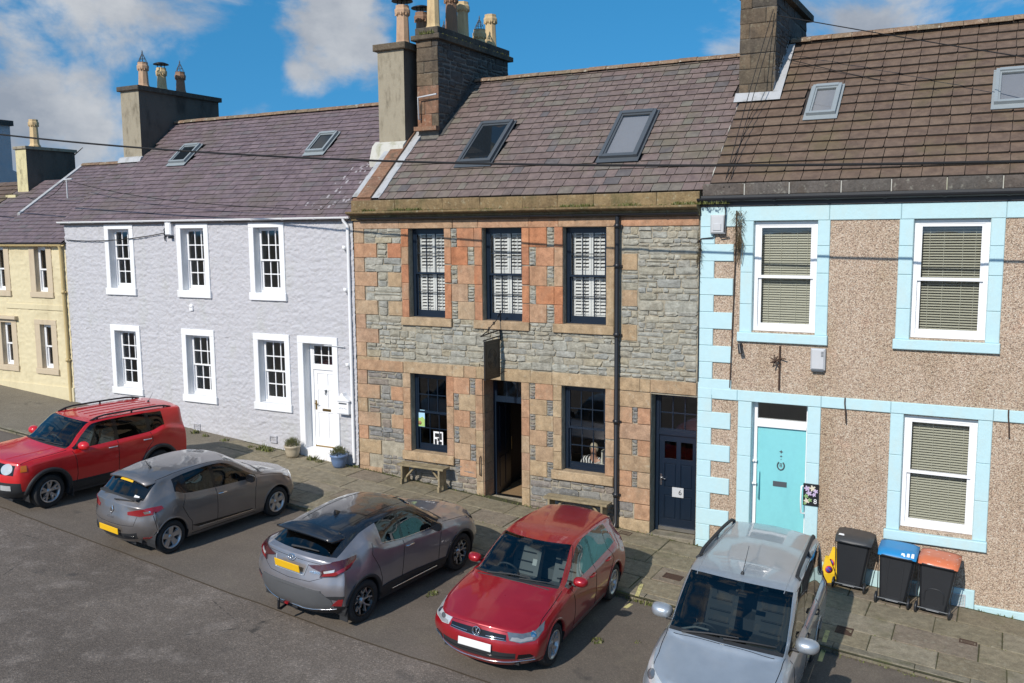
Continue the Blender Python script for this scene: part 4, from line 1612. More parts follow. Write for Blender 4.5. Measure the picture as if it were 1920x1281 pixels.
# ashlar pier left of the navy door
pz = 3.40
k = 0
while pz > .6:
 z0 = max(pz - .335, .42)
 if k % 2 and k < 7:
  sblock(-7.06, -6.68, z0, pz - .006, 'sand_mixed', .024)
  pack.append((-6.68, -6.56, z0, pz))
  sblock(-6.56, -6.28, z0, pz - .006, 'sand_mixed', .040)
 elif k == 7:
  sblock(-6.62, -6.28, z0, pz - .006, 'sand_mixed', .040)
  rub_low.append((-7.06, -6.62, z0, pz))
 else:
  sblock(-7.06, -6.28, z0, pz - .006, 'sand_tan' if k % 4 == 0 else 'sand_mixed', .040)
 pz = z0
 k += 1
for (x0, x1, z0, z1, key, fr) in blocks:
 mb = MB()
 stone_block(mb, x0 + .004, x1 - .004, z0 + .004, z1 - .004, FRONT, fr + random.uniform(-.005, .005), -.03, .008, .003, .003, corners=False)
 mb.build('sandstone_block', M[key], shop)
# rubble
rects = []
for r in pack:
 n = random.randint(4, 6)
 for q in range(n):
  rects.append((r[0] + .012, r[1] - .012, r[2] + (r[3] - r[2]) * q / n + .008, r[2] + (r[3] - r[2]) * (q + 1) / n - .004))
for r in rub:
 rects += rubble_rects(r[0] + .02, r[1] - .02, r[2], r[3], .09, .30, .2, .7)
used_q = [(b[1], b[2], b[3]) for b in blocks if b[0] == SX0 and 3.66 <= (b[2] + b[3]) / 2 < 4.75]
for (xr, z0, z1) in used_q:
 rects += rubble_rects(xr + .015, -12.0, max(z0, 3.68), z1, .07, .22, .13, .55) if z1 < 4.56 else rubble_rects(xr + .015, -12.40, max(z0, 3.68), min(z1, 4.72), .07, .22, .13, .5)
rects += rubble_rects(-12.0, -6.98, 3.68, 4.53, .06, .25, .13, .62)
for a, b in ((-10.98, -10.47), (-9.03, -8.50)):
 rects += rubble_rects(a, b, 4.53, 4.71, .06, .18, .13, .4)
rects += rubble_rects(-6.98, -5.345, 3.68, 4.40, .06, .25, .13, .62)
for zz, z2 in ((4.76, 5.13), (5.46, 5.86), (6.19, 6.73)):
 rects += rubble_rects(-6.93, -6.58, zz, z2, .05, .18, .12, .34)
rects += rubble_rects(-6.58, -5.345, 4.40, 6.73, .06, .26, .13, .62)
rects += rubble_rects(-6.93, -6.6, 4.40, 4.43, .03, .05, .12, .34)
nst = lay_stones(shop, [r for r in rects if r[2] > 3.4], lambda r: M['rubble'], limit=240)
low = [r for r in rects if r[2] <= 3.4]
for r in rub_low:
 low += rubble_rects(r[0] + .02, r[1] - .02, r[2], r[3], .08, .28, .18, .6)
low += rubble_rects(-13.02, -12.40, .80, 1.39, .08, .22, .15, .5)
low += rubble_rects(-12.40, -10.42, .62, 1.36, .08, .26, .16, .6)
low += rubble_rects(-10.98, -10.42, 1.36, 1.5, .06, .1, .12, .3) if False else []
low += rubble_rects(-9.04, -8.52, .5, 1.34, .08, .24, .15, .5)
low += rubble_rects(-8.52, -7.08, .45, 1.33, .09, .26, .16, .6)
lay_stones(shop, [r for r in low if r[3] > .45], lambda r: M['rubble_low'], limit=nst + 60, used=nst)

# windows of the shop
def shutters(win, x0, x1, z0, z1, y):
 """two-leaf plantation shutters, louvres tilted"""
 zm = (z0 + z1) / 2
 xm = (x0 + x1) / 2
 for (a, b) in ((x0, xm - .004), (xm + .004, x1)):
  mb = MB()
  ring(mb, a, b, y, y + .028, z0, z1, .05, .05, .09, .07)
  mb.box(a + .05, b - .05, y, y + .028, zm - .04, zm + .10)
  for (c, d) in ((z0 + .09, zm - .04), (zm + .10, z1 - .07)):
   n = int((d - c) / .072)
   for k in range(n):
    z = c + (d - c) * (k + .5) / n
    mb.add([(a + .05, y - .016, z - .020), (b - .05, y - .016, z - .020), (b - .05, y + .042, z + .020), (a + .05, y + .042, z + .020),
      (a + .05, y - .016, z - .028), (b - .05, y - .016, z - .028), (b - .05, y + .042, z + .012), (a + .05, y + .042, z + .012)],
      [(0, 1, 2, 3), (7, 6, 5, 4), (0, 4, 5, 1), (2, 6, 7, 3)])
   mb.box((a + b) / 2 - .006, (a + b) / 2 + .006, y - .03, y - .02, c + .02, d - .02)
  mb.build('shutter', M['shutter'], win)


for i, (a, b) in enumerate(UW):
 win = sash_window(shop, a, b, 4.71, 6.73, .16, M['navy'], M['glass'], 3, 2, frame=.075, bot=.13, frame_b=.03, stile=.035, bar=.016)
 shutters(win, a + .10, b - .06, 4.80, 6.66, .30)
 s = MB()
 s.bbox(a - .21, b + .19, -.075, .2, 4.525, 4.712, .012)
 s.build('sill', M['sand_tan'], win)
for (a, b), z0 in ((G1, 1.56), (G2, 1.55)):
 win = sash_window(shop, a, b, z0, 3.40, .16, M['navy'], M['glass'], 3, 2, frame=.075, bot=.13, frame_b=.03, stile=.035, bar=.018)
 s = MB()
 s.bbox(a - .23, b + .20, -.085, .2, 1.35, z0 + .002, .015)
 s.build('sill', M['sand_tan'], win)
# shop doorway: reveal lined with sandstone, open navy door
mb = MB()
for k in range(7):
 mb.box(DR[0] - .01, DR[0] + .012, .006, .45, dc[k] + .004, dc[k + 1] - .004)
 mb.box(DR[1] - .012, DR[1] + .01, .006, .45, dc[k] + .004, dc[k + 1] - .004)
mb.build('door_reveal', M['sand_mixed'], shop)
mb = MB()
ring(mb, DR[0] + .012, DR[1] - .012, .43, .52, .62, 3.38, .07, .06, .0, .05)
mb.box(DR[0] + .08, DR[1] - .07, .42, .52, 2.83, 2.93)
df = mb.build('door_frame', M['navy'], shop)
sash(df, 'fanlight', DR[0] + .08, DR[1] - .07, 2.93, 3.33, .44, 3, 1, M['navy'], M['glass'], .02, .03, .02, .02)
# leaf swung inwards on the left
mb = MB()
hx = DR[0] + .085
T = Matrix.Translation((hx, .50, 0)) @ Matrix.Rotation(math.radians(97), 4, 'Z')
mb.box(0, .80, 0, .045, .66, 2.82)
for (a, b, c, d) in ((.10, .36, .8, 1.5), (.45, .70, .8, 1.5), (.10, .36, 1.62, 2.68), (.45, .70, 1.62, 2.68)):
 mb.box(a, b, -.012, 0, c, d)
mb.xform(T)
dl = mb.build('door', M['navy'], shop)
mb = MB()
mb.tube([(.72, -.05, 1.55), (.72, -.05, 1.85)], .012, 8)
mb.xform(T)
mb.build('handle', M['brass'], dl)
mb = MB()
mb.box(DR[0] + .06, DR[1] - .03, .36, .52, .60, .67)
mb.build('threshold', M['steel'], shop)
mb = MB()
vs = [(DR[0] - .12, -.30, gz(-10.3) - .03), (DR[1] + .02, -.34, gz(-9.2) - .01), (DR[1] - .02, .40, .635), (DR[0] + .02, .40, .655)]
mb.add(vs + [(v[0], v[1], v[2] - .5) for v in vs], [(0, 1, 2, 3), (0, 4, 5, 1), (3, 7, 4, 0), (1, 5, 6, 2)])
mb.build('doorstep', M['step'], shop)
mb = MB()
mb.tube([(DR[0] - .06, -.04, 1.20), (DR[0] - .06, -.09, 1.22), (DR[0] - .06, -.09, 1.62), (DR[0] - .06, -.04, 1.64)], .014, 8)
mb.build('hand_rail', M['iron'], shop)
# navy side door with its fanlight
a, b, z0, z1 = D2
mb = MB()
ring(mb, a, b, .25, .34, z0, z1, .085, .045, .0, .05)
mb.box(a + .085, b - .045, .24, .34, 2.50, 2.60)
df = mb.build('door_frame', M['navy'], shop)
sash(df, 'fanlight', a + .085, b - .045, 2.60, z1 - .05, .27, 3, 2, M['navy'], M['glass'], .025, .03, .03, .022)
c0, c1, x0, x1 = z0 + .06, 2.50, a + .085, b - .045
mb = MB()
xm = (x0 + x1) / 2
ly = .285
mb.box(x0, x1, ly + .018, ly + .04, c0, 2.0)
mb.box(x0, x1, ly, ly + .04, 2.36, c1)
for (u0, u1) in ((x0, x0 + .11), (xm - .045, xm + .045), (x1 - .11, x1)):
 mb.box(u0, u1, ly, ly + .04, 2.0, 2.36)
 mb.box(u0, u1, ly, ly + .018, c0, 2.0)
for (v0, v1) in ((c0, c0 + .22), (c0 + .72, c0 + .88), (1.90, 2.0)):
 mb.box(x0 + .11, xm - .045, ly, ly + .018, v0, v1)
 mb.box(xm + .045, x1 - .11, ly, ly + .018, v0, v1)
door = mb.build('door', M['navy'], shop)
for (u0, u1) in ((x0 + .11, xm - .045), (xm + .045, x1 - .11)):
 for (v0, v1) in ((c0 + .22, c0 + .72), (c0 + .88, 1.90)):
  p = MB()
  p.bbox(u0 + .015, u1 - .015, ly + .004, ly + .02, v0 + .015, v1 - .015, .012)
  p.build('panel', M['navy'], door)
 p = MB()
 p.box(u0, u1, ly + .012, ly + .018, 2.0, 2.36)
 p.build('pane', M['glass'], door)
mb = MB()
mb.box(x0 + .025, x0 + .065, ly - .012, ly, c0 + .92, c0 + 1.15)
mb.tube([(x0 + .045, ly - .01, c0 + 1.07), (x0 + .045, ly - .05, c0 + 1.07), (x0 + .15, ly - .055, c0 + 1.065)], .011, 8)
mb.build('handle', M['steel'], door)
mb = MB()
mb.box(xm - .12, xm + .12, ly - .018, ly, c0 + .70, c0 + .90)
pl = mb.build('number_plate', M['grey_plastic'], door)
wall_text(pl, '6', .15, xm + .05, ly - .019, c0 + .80, M['black_gloss'], 'numeral')
mb = MB()
mb.box(x0 - .01, x1 + .01, ly - .03, ly + .01, c0 - .02, c0 + .05)
mb.build('weather_bar', M['steel'], door)
mb = MB()
mb.bbox(a - .06, b - .01, -.06, .3, .05, z0 + .02, .012)
mb.build('doorstep', M['kerb'], shop)
# cornice, blocking course
mb = MB()
pr = [(.02, 6.935), (-.09, 6.935), (-.10, 6.99), (-.13, 7.0), (-.135, 7.045), (-.18, 7.05), (-.27, 7.085), (-.285, 7.10), (-.285, 7.135), (.02, 7.15)]
x = SX0 - .03
while x < SX1 - .1:
 xe = min(x + random.uniform(1.0, 1.6), SX1 + .02)
 m_ = MB()
 m_.prism(pr, 'x', x + .003, xe - .003)
 m_.build('cornice_stone', M['sand_mossy'], shop)
 x = xe
x = SX0 + .02
while x < SX1 - .1:
 xe = min(x + random.uniform(.7, 1.5), SX1 + .02)
 m_ = MB()
 stone_block(m_, x + .003, xe - .003, 7.14, 7.39 + random.uniform(-.01, .008), FRONT, .12 + random.uniform(-.006, .006), -.16, .016, .004, .006, corners=False)
 m_.build('coping_stone', M['sand_mossy'], shop)
 x = xe
gutter(shop, M['black_gloss'], SX0 + .2, SX1 + .01, -.13, 6.99, .05)
downpipe(shop, M['black_gloss'], [(-7.0, -.10, 6.99), (-7.0, -.10, 6.9), (-7.0, -.10, .62), (-7.0, -.16, .52)], .048, (6.75, 5.95, 4.55, 2.75, 1.2))
# roof
ZR = 10.50
SS = math.hypot(YR - .04, ZR - 7.40)
slope_s = (.04, 7.40, (YR - .04) / SS, (ZR - 7.40) / SS)
roof_s = roof_body(shop, M['underlay'], SX0 + .35, SX1 + .1, .04, 7.40, YR, ZR, 7.2, 7.3)
SKS = [(-11.36, -10.47, 1.16, 2.70), (-7.80, -6.94, 1.10, 2.72)]
slates(roof_s, M['slate_mixed'], -13.0, lambda s: -5.18 + .02 * math.sin(s * 9), slope_s, SS + .05, .255, .27,
  [(a, b, c, d) for a, b, c, d in SKS] + [(-13.4, -12.50, 2.2, 9), (-5.3, -5.0, 2.9, 9)], thick=.021, dimin=.22, vary=.35, gap=.005)
skylight(shop, *SKS[0], slope_s, M['dark_grey'], M['glass_sky'], None)
skylight(shop, *SKS[1], slope_s, M['dark_grey'], M['glass'], M['roller_blind'])
ridge_tiles(shop, M['ridge'], -12.40, SX1 + .06, YR, ZR + .03)
# skew at the left gable: rough red coping between two strips of painted lead
for (a, b, m, h, nm) in ((-13.76, -13.58, 'lead', .10, 'flashing'), (-13.20, -12.98, 'lead', .065, 'flashing')):
 mb = MB()
 L0, L1 = -.02, (1.9 if nm and a < -13.5 else 2.55)
 vs = []
 for s in np.linspace(L0, L1, 14):
  yy, zz = roof_pt(s, slope_s)
  zz += h + random.uniform(-.006, .006)
  vs += [(a + random.uniform(-.01, .01), yy, zz), (b + random.uniform(-.012, .012), yy, zz)]
 mb.add(vs, [(2 * i, 2 * i + 1, 2 * i + 3, 2 * i + 2) for i in range(13)])
 mb.add([(v[0], v[1], v[2] - .14) for v in vs], [(2 * i, 2 * i + 2, 2 * i + 3, 2 * i + 1) for i in range(13)])
 n0 = len(vs)
 mb.f += [(2 * i, 2 * i + 2, n0 + 2 * i + 2, n0 + 2 * i) for i in range(13)] + [(2 * i + 1, n0 + 2 * i + 1, n0 + 2 * i + 3, 2 * i + 3) for i in range(13)]
 mb.sm += [False] * 26
 mb.build(nm, M[m], shop)
s = 0.0
while s < 2.35:
 ll = random.uniform(.28, .45)
 yy, zz = roof_pt(s, slope_s)
 mb = MB()
 mb.box(-13.58, -13.19, 0, ll - .01, -.25, .10)
 mb.xform(Matrix.Translation((0, yy, zz)) @ Matrix.Rotation(math.atan2(slope_s[3], slope_s[2]), 4, 'X'))
 mb.build('skew_stone', M['chim_brick'], shop)
 s += ll
# gable wall below the skew (seen over the lower roof next door)
mb = MB()
mb.prism([(.0, 7.1), (3.6, 7.4), (3.6, 10.5), (0.0, 7.42)], 'x', -13.74, -13.2)
mb.build('gable_wall', M['chim_brick'], shop)
# stone chimney
CX0, CX1, CY0, CY1 = -13.06, -12.44, 1.8, 5.38
mb = MB()
mb.box(CX0 + .02, CX1 - .02, CY0 + .02, CY1, 8.2, 11.3)
chim = mb.build('chimney', M['chim_mortar'], shop)
Ff = (Vector((CX0, CY0 + .02, 9.18)), Vector((1, 0, 0)), Vector((0, 0, 1)), Vector((0, -1, 0)))
z = 0.0
k = 0
while z < 2.1:
 h = random.uniform(.27, .36)
 cuts = [0, .62] if k % 3 == 2 else [0, .62 * random.choice([.35, .68, .74]), .62]
 for a, b in zip(cuts, cuts[1:]):
  m_ = MB()
  stone_block(m_, a + .004, b - .004, z + .005, z + h - .005, Ff, .022, -.02, .014, .006, .008, corners=False)
  m_.build('chimney_stone', M['chim_brick'] if (z < .8 and a < .3) else M['chim_stone'], chim)
 z += h
 k += 1
Fr = (Vector((CX1 - .02, CY0, 9.1)), Vector((0, 1, 0)), Vector((0, 0, 1)), Vector((1, 0, 0)))
rr_ = rubble_rects(.0, CY1 - CY0, 0, 2.2, .10, .26, .2, .6, gap=.03)
lay_stones(chim, rr_, lambda r: M['chim_dark'], Fr, 120, 'chimney_stone', (.01, .03), .016, .014)
mb = MB()
mb.bbox(CX0 - .10, CX1 + .10, CY0 - .10, CY1 + .10, 11.28, 11.40, .02)
mb.bbox(CX0 - .02, CX1 + .02, CY0 - .02, CY1 + .02, 11.40, 11.58, .02)
mb.build('chimney_cap', M['chim_stone'], chim)
for (yy, m, h, top) in ((2.12, 'pot_buff', 1.15, 'plain'), (2.95, 'pot_brown', 1.05, 'plain'), (3.5, 'pot_buff', .95, 'plain'), (4.35, 'pot_buff', .42, 'cone'), (4.95, 'pot_buff', .92, 'plain')):
 chimney_pot(chim, M[m], -12.75, yy, 11.58 - .02, h, .165, top)
mb = MB()
mb.box(CX0 - .02, CX1 + .01, CY0 - .14, CY0 + .02, 9.12, 9.22)
mb.build('brick_ledge', M['chim_brick'], chim)
# aerial arm and pipe on the chimney
mb = MB()
mb.tube([(-12.95, CY0 - .05, 9.40), (-12.95, CY0 - .10, 9.40), (-12.95, CY0 - .12, 9.92), (-12.40, CY0 - .14, 9.96)], .022, 8)
mb.build('pipe', M['grey_plastic'], chim)
mb = MB()
yy0, zz0 = roof_pt(2.35, slope_s)
yy1, zz1 = roof_pt(SS, slope_s)
mb.add([(CX1 - .01, yy0, zz0 + .06), (CX1 + .10, yy0, zz0 + .05), (CX1 + .10, yy1, zz1 + .05), (CX1 - .01, yy1, zz1 + .06),
  (CX1 - .01, yy0, zz0 + .2), (CX1 - .01, yy1, zz1 + .2)], [(0, 1, 2, 3), (0, 3, 5, 4)])
mb.build('flashing', M['chim_dark'], shop)
# the white mortar bead where the slates meet the tiled roof
mb = MB()
pts = []
for s in np.linspace(0, 2.75, 22):
 yy, zz = roof_pt(s, slope_s)
 pts.append((-5.17 + .025 * math.sin(s * 9) + random.uniform(-.008, .008), yy, zz + .05))
mb.tube(pts, .022, 6)
mb.build('mortar_bead', M['mortar_white'], shop)
# ================================================================== the pebble-dashed house with pale blue dressings
BX0, BX1 = -5.325, 4.6
blue = thing('terraced_house', 'pebble dashed house with pale blue stone dressings, turquoise door and brown tiled roof', 'house', (-1, 0, gz(-1)), group=G_HOUSES)
BU = [(-4.29, -3.13), (-1.52, -.335), (1.3, 2.48)]
BD = (-4.25, -3.21, .40, 3.38)
BG = [(-1.55, -.37), (1.3, 2.48)]
ops = [(a, b, 4.74, 6.81) for a, b in BU] + [(a, b, 1.30, 3.355) for a, b in BG] + [(*BD, .28)]
wall_sheet(BX0, BX1, lambda x: gz(x) - .2, 7.1, ops, depth=.2).build('wall', M['pebble'], blue)
sh = MB()
shell(sh, BX0 + .01, BX1, 7.2, -.6, 7.5, 10.65, YR)
sh.build('back_wall', M['pebble'], blue)
rm = MB()
for a, b in BU:
 room_box(rm, a - .4, b + .4, .21, 2.6, 4.4, 6.95)
for a, b in BG:
 room_box(rm, a - .4, b + .4, .21, 2.6, .9, 3.6)
room_box(rm, -4.5, -3.0, .29, 2.6, .3, 3.6)
rm.build('room', M['room'], blue)
PB = M['blue_trim']


def trim(x0, x1, z0, z1, y=-.03, name='dressed_stone', parent=None, b=.010, cut=None):
 mb = MB()
 mb.bbox(x0 + .002, x1 - .002, y, .01, z0 + .002, z1 - .002, b)
 return mb.build(name, PB, parent or blue)


# quoins
z = 6.70
k = 0
trim(BX0 + .01, -4.54, 6.71, 7.09, -.032)
qz = 6.71
while qz > .1:
 h = .327
 zb = qz - h
 if 3.37 < (zb + qz) / 2 < 3.62:
  pass
 trim(BX0 + .01, -4.655 if k % 2 else -5.03, zb, qz, -.034 if k % 2 else -.030, 'quoin')
 qz = zb
 k += 1
trim(BX0 + .012, -5.03, .0, qz, -.03, 'quoin') if qz > .45 else None
# frieze under the eaves, string course
for a, b in ((-4.54, -2.93), (-2.93, -1.73), (-1.73, -.11), (-.11, 1.1), (1.1, 2.7), (2.7, 4.6)):
 trim(a, b, 6.812, 7.09, -.028)
for a, b in ((BX0 + .012, -5.03), (-5.03, -4.53), (-4.53, -2.97), (-2.97, -1.77), (-1.77, -.14), (-.14, 1.1), (1.1, 2.7), (2.7, 4.6)):
 trim(a, b, 3.375, 3.585, -.040)
# window jambs in three or four stones
for a, b in BU:
 for (c, d) in ((4.71, 5.25), (5.25, 5.85), (5.85, 6.35), (6.35, 6.812)):
  trim(a - .235, a, c, d, -.026, 'jamb_stone')
  trim(b, b + .22, c, d, -.026, 'jamb_stone')
for a, b in BG:
 for (c, d) in ((1.24, 1.95), (1.95, 2.62), (2.62, 3.375)):
  trim(a - .225, a, c, d, -.026, 'jamb_stone')
  trim(b, b + .225, c, d, -.026, 'jamb_stone')
for (c, d) in ((.2, .9), (.9, 1.6), (1.6, 2.3), (2.3, 2.86), (2.86, 3.375)):
 trim(BD[0] - .265, BD[0], c, d, -.026, 'jamb_stone')
 trim(BD[1], BD[1] + .24, c, d, -.026, 'jamb_stone')
# painted reveals
for (a, b, c, d, *e) in ops:
 mb = MB()
 dd = e[0] if e else .2
 mb.box(a - .003, a + .003, .012, dd, c, d)
 mb.box(b - .003, b + .003, .012, dd, c, d)
 mb.box(a + .003, b - .003, .012, dd, d - .003, d + .003)
 mb.build('reveal_lining', PB, blue)


def blinds(win, x0, x1, z0, z1, y, tilt=.35, pitch=.046):
 mb = MB()
 n = int((z1 - z0) / pitch)
 for k in range(n):
  z = z1 - .03 - k * pitch
  dy, dz = .024 * math.cos(tilt), .024 * math.sin(tilt)
  mb.add([(x0, y - dy, z - dz), (x1, y - dy, z - dz), (x1, y + dy, z + dz), (x0, y + dy, z + dz)], [(0, 1, 2, 3)])
 for q in (.15, .38, .68, .88):
  x = x0 + (x1 - x0) * q
  mb.box(x - .003, x + .003, y - .022, y - .018, z0, z1)
 mb.box(x0, x1, y - .025, y + .025, z1 - .03, z1)
 mb.build('blind', M['blind'], win)


for i, (a, b) in enumerate(BU):
 win = sash_window(blue, a + .005, b - .005, 4.745, 6.80, .08, M['white_gloss'], M['glass'], 1, 1, frame=.07, bot=.075, frame_b=.07, stile=.055, mrail=.055)
 blinds(win, a + .10, b - .10, 4.86, 6.72, .24 if i else .26, .55 if i else .8)
 s = MB()
 s.bbox(a - .265, b + .235, -.075, .2, 4.535, 4.712, .012)
 s.build('sill', PB, win)
for i, (a, b) in enumerate(BG):
 win = sash_window(blue, a + .005, b - .005, 1.305, 3.345, .08, M['white_gloss'], M['glass'], 1, 1, frame=.07, bot=.075, frame_b=.07, stile=.055, mrail=.055)
 blinds(win, a + .10, b - .10, 1.42, 3.27, .24, .55)
 s = MB()
 s.bbox(a - .255, b + .235, -.08, .2, 1.06, 1.24, .012)
 s.build('sill', PB, win)
# plinth course, stepping down with the street
x = -2.95
for (a, b, c) in ((-2.95, -1.65, .42), (-1.65, -.28, .34), (-.28, 1.2, .08), (1.2, 4.6, -.05)):
 mb = MB()
 mb.bbox(a + .003, b - .003, -.045, .01, gz(b) - .2, c, .012)
 mb.build('plinth_stone', PB, blue)
# iron grilles at the foot of the wall
for (a, b) in ((-1.55, -1.22), (-.92, -.42)):
 mb = MB()
 z0, z1 = gz((a + b) / 2) - .02, gz((a + b) / 2) + .20
 ring(mb, a, b, -.075, -.045, z0, z1, .015, .015, .015, .015)
 n = int((b - a) / .028)
 for k in range(n):
  x = a + (b - a) * (k + .5) / n
  mb.tube([(x, -.058, z0), (x + .0, -.058, z1)], .0045, 4)
  for dx in (-1, 1):
   pass
 for k in range(8):
  z = z0 + (z1 - z0) * (k + .5) / 8
  mb.tube([(a, -.062, z), (b, -.062, z)], .0045, 4)
 mb.build('air_grille', M['grey_plastic'], blue)
# turquoise door
a, b, z0, z1 = BD
mb = MB()
ring(mb, a, b, .16, .26, z0, z1, .075, .045, .0, .03)
mb.box(a + .075, b - .045, .13, .26, 2.88, 2.95)
mb.box(a + .075, b - .045, .15, .26, 2.95, 3.03)
df = mb.build('door_frame', M['white_gloss'], blue)
mb = MB()
mb.box(a + .075, b - .045, .20, .21, 3.03, z1 - .03)
mb.build('fanlight', M['glass'], df)
x0, x1 = a + .075, b - .045
xm = (x0 + x1) / 2
mb = MB()
mb.bbox(x0 + .004, x1 - .004, .19, .235, z0 + .03, 2.878, .006)
door = mb.build('door', M['teal_door'], blue)
mb = MB()
mb.box(xm - .14, xm + .12, .178, .19, 1.72, 1.82)
mb.build('letter_plate', M['dark_grey'], door)
for (dz, r) in ((2.41, .035), (2.32, .024), (2.26, .010)):
 mb = MB()
 q = [(xm + r * (1 if k % 2 == 0 else .45) * math.cos(k * PI / 4), dz + r * (1 if k % 2 == 0 else .45) * math.sin(k * PI / 4)) for k in range(8)]
 mb.prism(q, 'y', .178, .19)
 mb.build('stud', M['dark_grey'], door)
mb = MB()
pts = [(xm + .062 * math.sin(t) * 1.05, .18, 2.135 + .08 * -math.cos(t)) for t in np.linspace(-2.55, 2.55, 17)]
mb.tube(pts, .013, 6)
hs = mb.build('horseshoe', M['dark_grey'], door)
wall_text(door, '8', .115, xm, .186, 2.14, M['dark_grey'], 'numeral')
for (yy, zz) in ((.14, 2.20), (.14, 1.75)):
 mb = MB()
 mb.tube([(a + .03, .16, zz), (a + .03, yy - .05, zz)], .02, 8)
 mb.box(a + .01, a + .09, yy - .03, yy, zz - .02, zz + .02)
 mb.build('hinge_bracket', M['white_gloss'], df)
mb = MB()
xx = a + .13
mb.tube([(xx, .19, 1.98), (xx, .13, 1.97), (xx, .12, 1.7), (xx, .13, 1.45), (xx, .19, 1.44)], .013, 8)
mb.build('grab_rail', M['teal_door'], door)
mb = MB()
xx = b + .0
mb.tube([(xx, -.02, 1.86), (xx - .06, -.06, 1.85), (xx - .07, -.06, 1.6), (xx - .06, -.06, 1.33), (xx, -.02, 1.32)], .016, 8)
mb.build('grab_rail', M['white_gloss'], blue)
mb = MB()
mb.bbox(a - .05, b + .05, -.10, .3, .1, z0 + .02, .015)
mb.build('doorstep', M['kerb'], blue)
# iron stubs hanging from the string course and the old bracket over the door
for x in (-2.55, .08):
 mb = MB()
 mb.tube([(x, -.05, 3.60), (x, -.07, 3.5), (x + .02, -.075, 3.3), (x + .03, -.05, 3.12)], .012, 6)
 mb.build('iron_stub', M['iron'], blue)
# eaves: slabs, gutter, fascia
x = BX0 + .05
while x < BX1:
 xe = min(x + random.uniform(.8, 1.05), BX1)
 m_ = MB()
 stone_block(m_, x + .004, xe - .012, 7.30, 7.52, FRONT, .06 + random.uniform(-.006, .006), -.3, .012, .004, .006, corners=False)
 m_.build('eaves_slab', M['slab_grey'], blue)
 m2 = MB()
 m2.box(xe - .012, xe + .004, -.065, -.02, 7.30, 7.51)
 m2.build('mortar_joint', M['mortar_white'], blue)
 x = xe
mb = MB()
mb.box(BX0 + .02, BX1, -.055, .02, 7.10, 7.30)
mb.build('fascia', M['fascia'], blue)
gutter(blue, M['black_gloss'], BX0 - .02, BX1, -.135, 7.25, .07, brackets=.95)
# roof
ZB = 10.66
SB = math.hypot(YR - .0, ZB - 7.50)
slope_b = (.0, 7.50, YR / SB, (ZB - 7.50) / SB)
roof_b = roof_body(blue, M['underlay'], -5.17, BX1, .0, 7.50, YR, ZB, 7.2, 7.4)
SKB = [(-3.68, -3.13, 1.96, 2.92), (-.42, .40, 1.93, 2.98)]
slates(roof_b, M['tile_brown'], lambda s: -5.14, BX1, slope_b, SB + .02, .292, .335,
  [(a, b, c, d) for a, b, c, d in SKB] + [(-5.4, -4.40, 2.62, 9)], thick=.030, vary=.02, stagger=False, tilt=.085, name='roof_tile', gap=.006)
for a, b, c, d in SKB:
 skylight(blue, a, b, c, d, slope_b, M['mid_grey'], M['glass'], M['roller_blind'], fw=.06, up=.05)
ridge_tiles(blue, M['ridge'], -4.44, BX1, YR, ZB + .05, .42, .15)
# chimney
CX0, CX1, CY0, CY1 = -5.22, -4.47, 2.2, 5.35
mb = MB()
mb.box(CX0 + .02, CX1 - .02, CY0 + .02, CY1, 8.2, 11.5)
chim = mb.build('chimney', M['chim_mortar'], blue)
Ff = (Vector((CX0, CY0 + .02, 9.36)), Vector((1, 0, 0)), Vector((0, 0, 1)), Vector((0, -1, 0)))
z, k = 0.0, 0
W_ = CX1 - CX0
while z < 2.05:
 h = .305
 cuts = [0, W_ * (.28, .72, .32, 1.0)[k % 4], W_] if k % 4 != 3 else [0, W_]
 for a, b in zip(cuts, cuts[1:]):
  m_ = MB()
  stone_block(m_, a + .004, b - .004, z + .005, z + h - .005, Ff, .022, -.02, .014, .006, .008, corners=False)
  m_.build('chimney_stone', M['chim_stone'], chim)
 z += h
 k += 1
Fr = (Vector((CX1 - .02, CY0, 9.3)), Vector((0, 1, 0)), Vector((0, 0, 1)), Vector((1, 0, 0)))
lay_stones(chim, rubble_rects(.0, CY1 - CY0, 0, 2.15, .12, .30, .25, .7, gap=.02), lambda r: M['chim_dark'], Fr, 60, 'chimney_stone', (.01, .025), .016, .012)
mb = MB()
mb.bbox(CX0 - .10, CX1 + .12, CY0 - .10, CY1 + .12, 11.46, 11.60, .02)
mb.build('chimney_cap', M['chim_stone'], chim)
mb = MB()
mb.bbox(CX0 - .03, CX1 + .03, CY0 - .03, CY0 + .05, 9.20, 9.36, .01)
mb.build('chimney_base', M['chim_stone'], chim)
# white lead apron: in front of the chimney and up its side
mb = MB()
ang = math.atan2(slope_b[3], slope_b[2])
y0, z0_ = roof_pt(2.55, slope_b)
y1, z1_ = roof_pt(2.78, slope_b)
mb.add([(CX0 - .03, y0, z0_ + .10), (-4.30, y0, z0_ + .10), (-4.30, y1, z1_ + .13), (CX0 - .03, y1, z1_ + .15)], [(0, 1, 2, 3)])
y2, z2 = roof_pt(4.55, slope_b)
mb.add([(CX1 - .01, y1, z1_ + .14), (-4.30, y1, z1_ + .128), (-4.33, y2, z2 + .12), (CX1 - .01, y2, z2 + .12), (CX1 + .0, y1, z1_ + .27), (CX1 + .0, y2, z2 + .23)], [(0, 1, 2, 3), (0, 3, 5, 4)])
mb.build('flashing', M['lead'], blue)

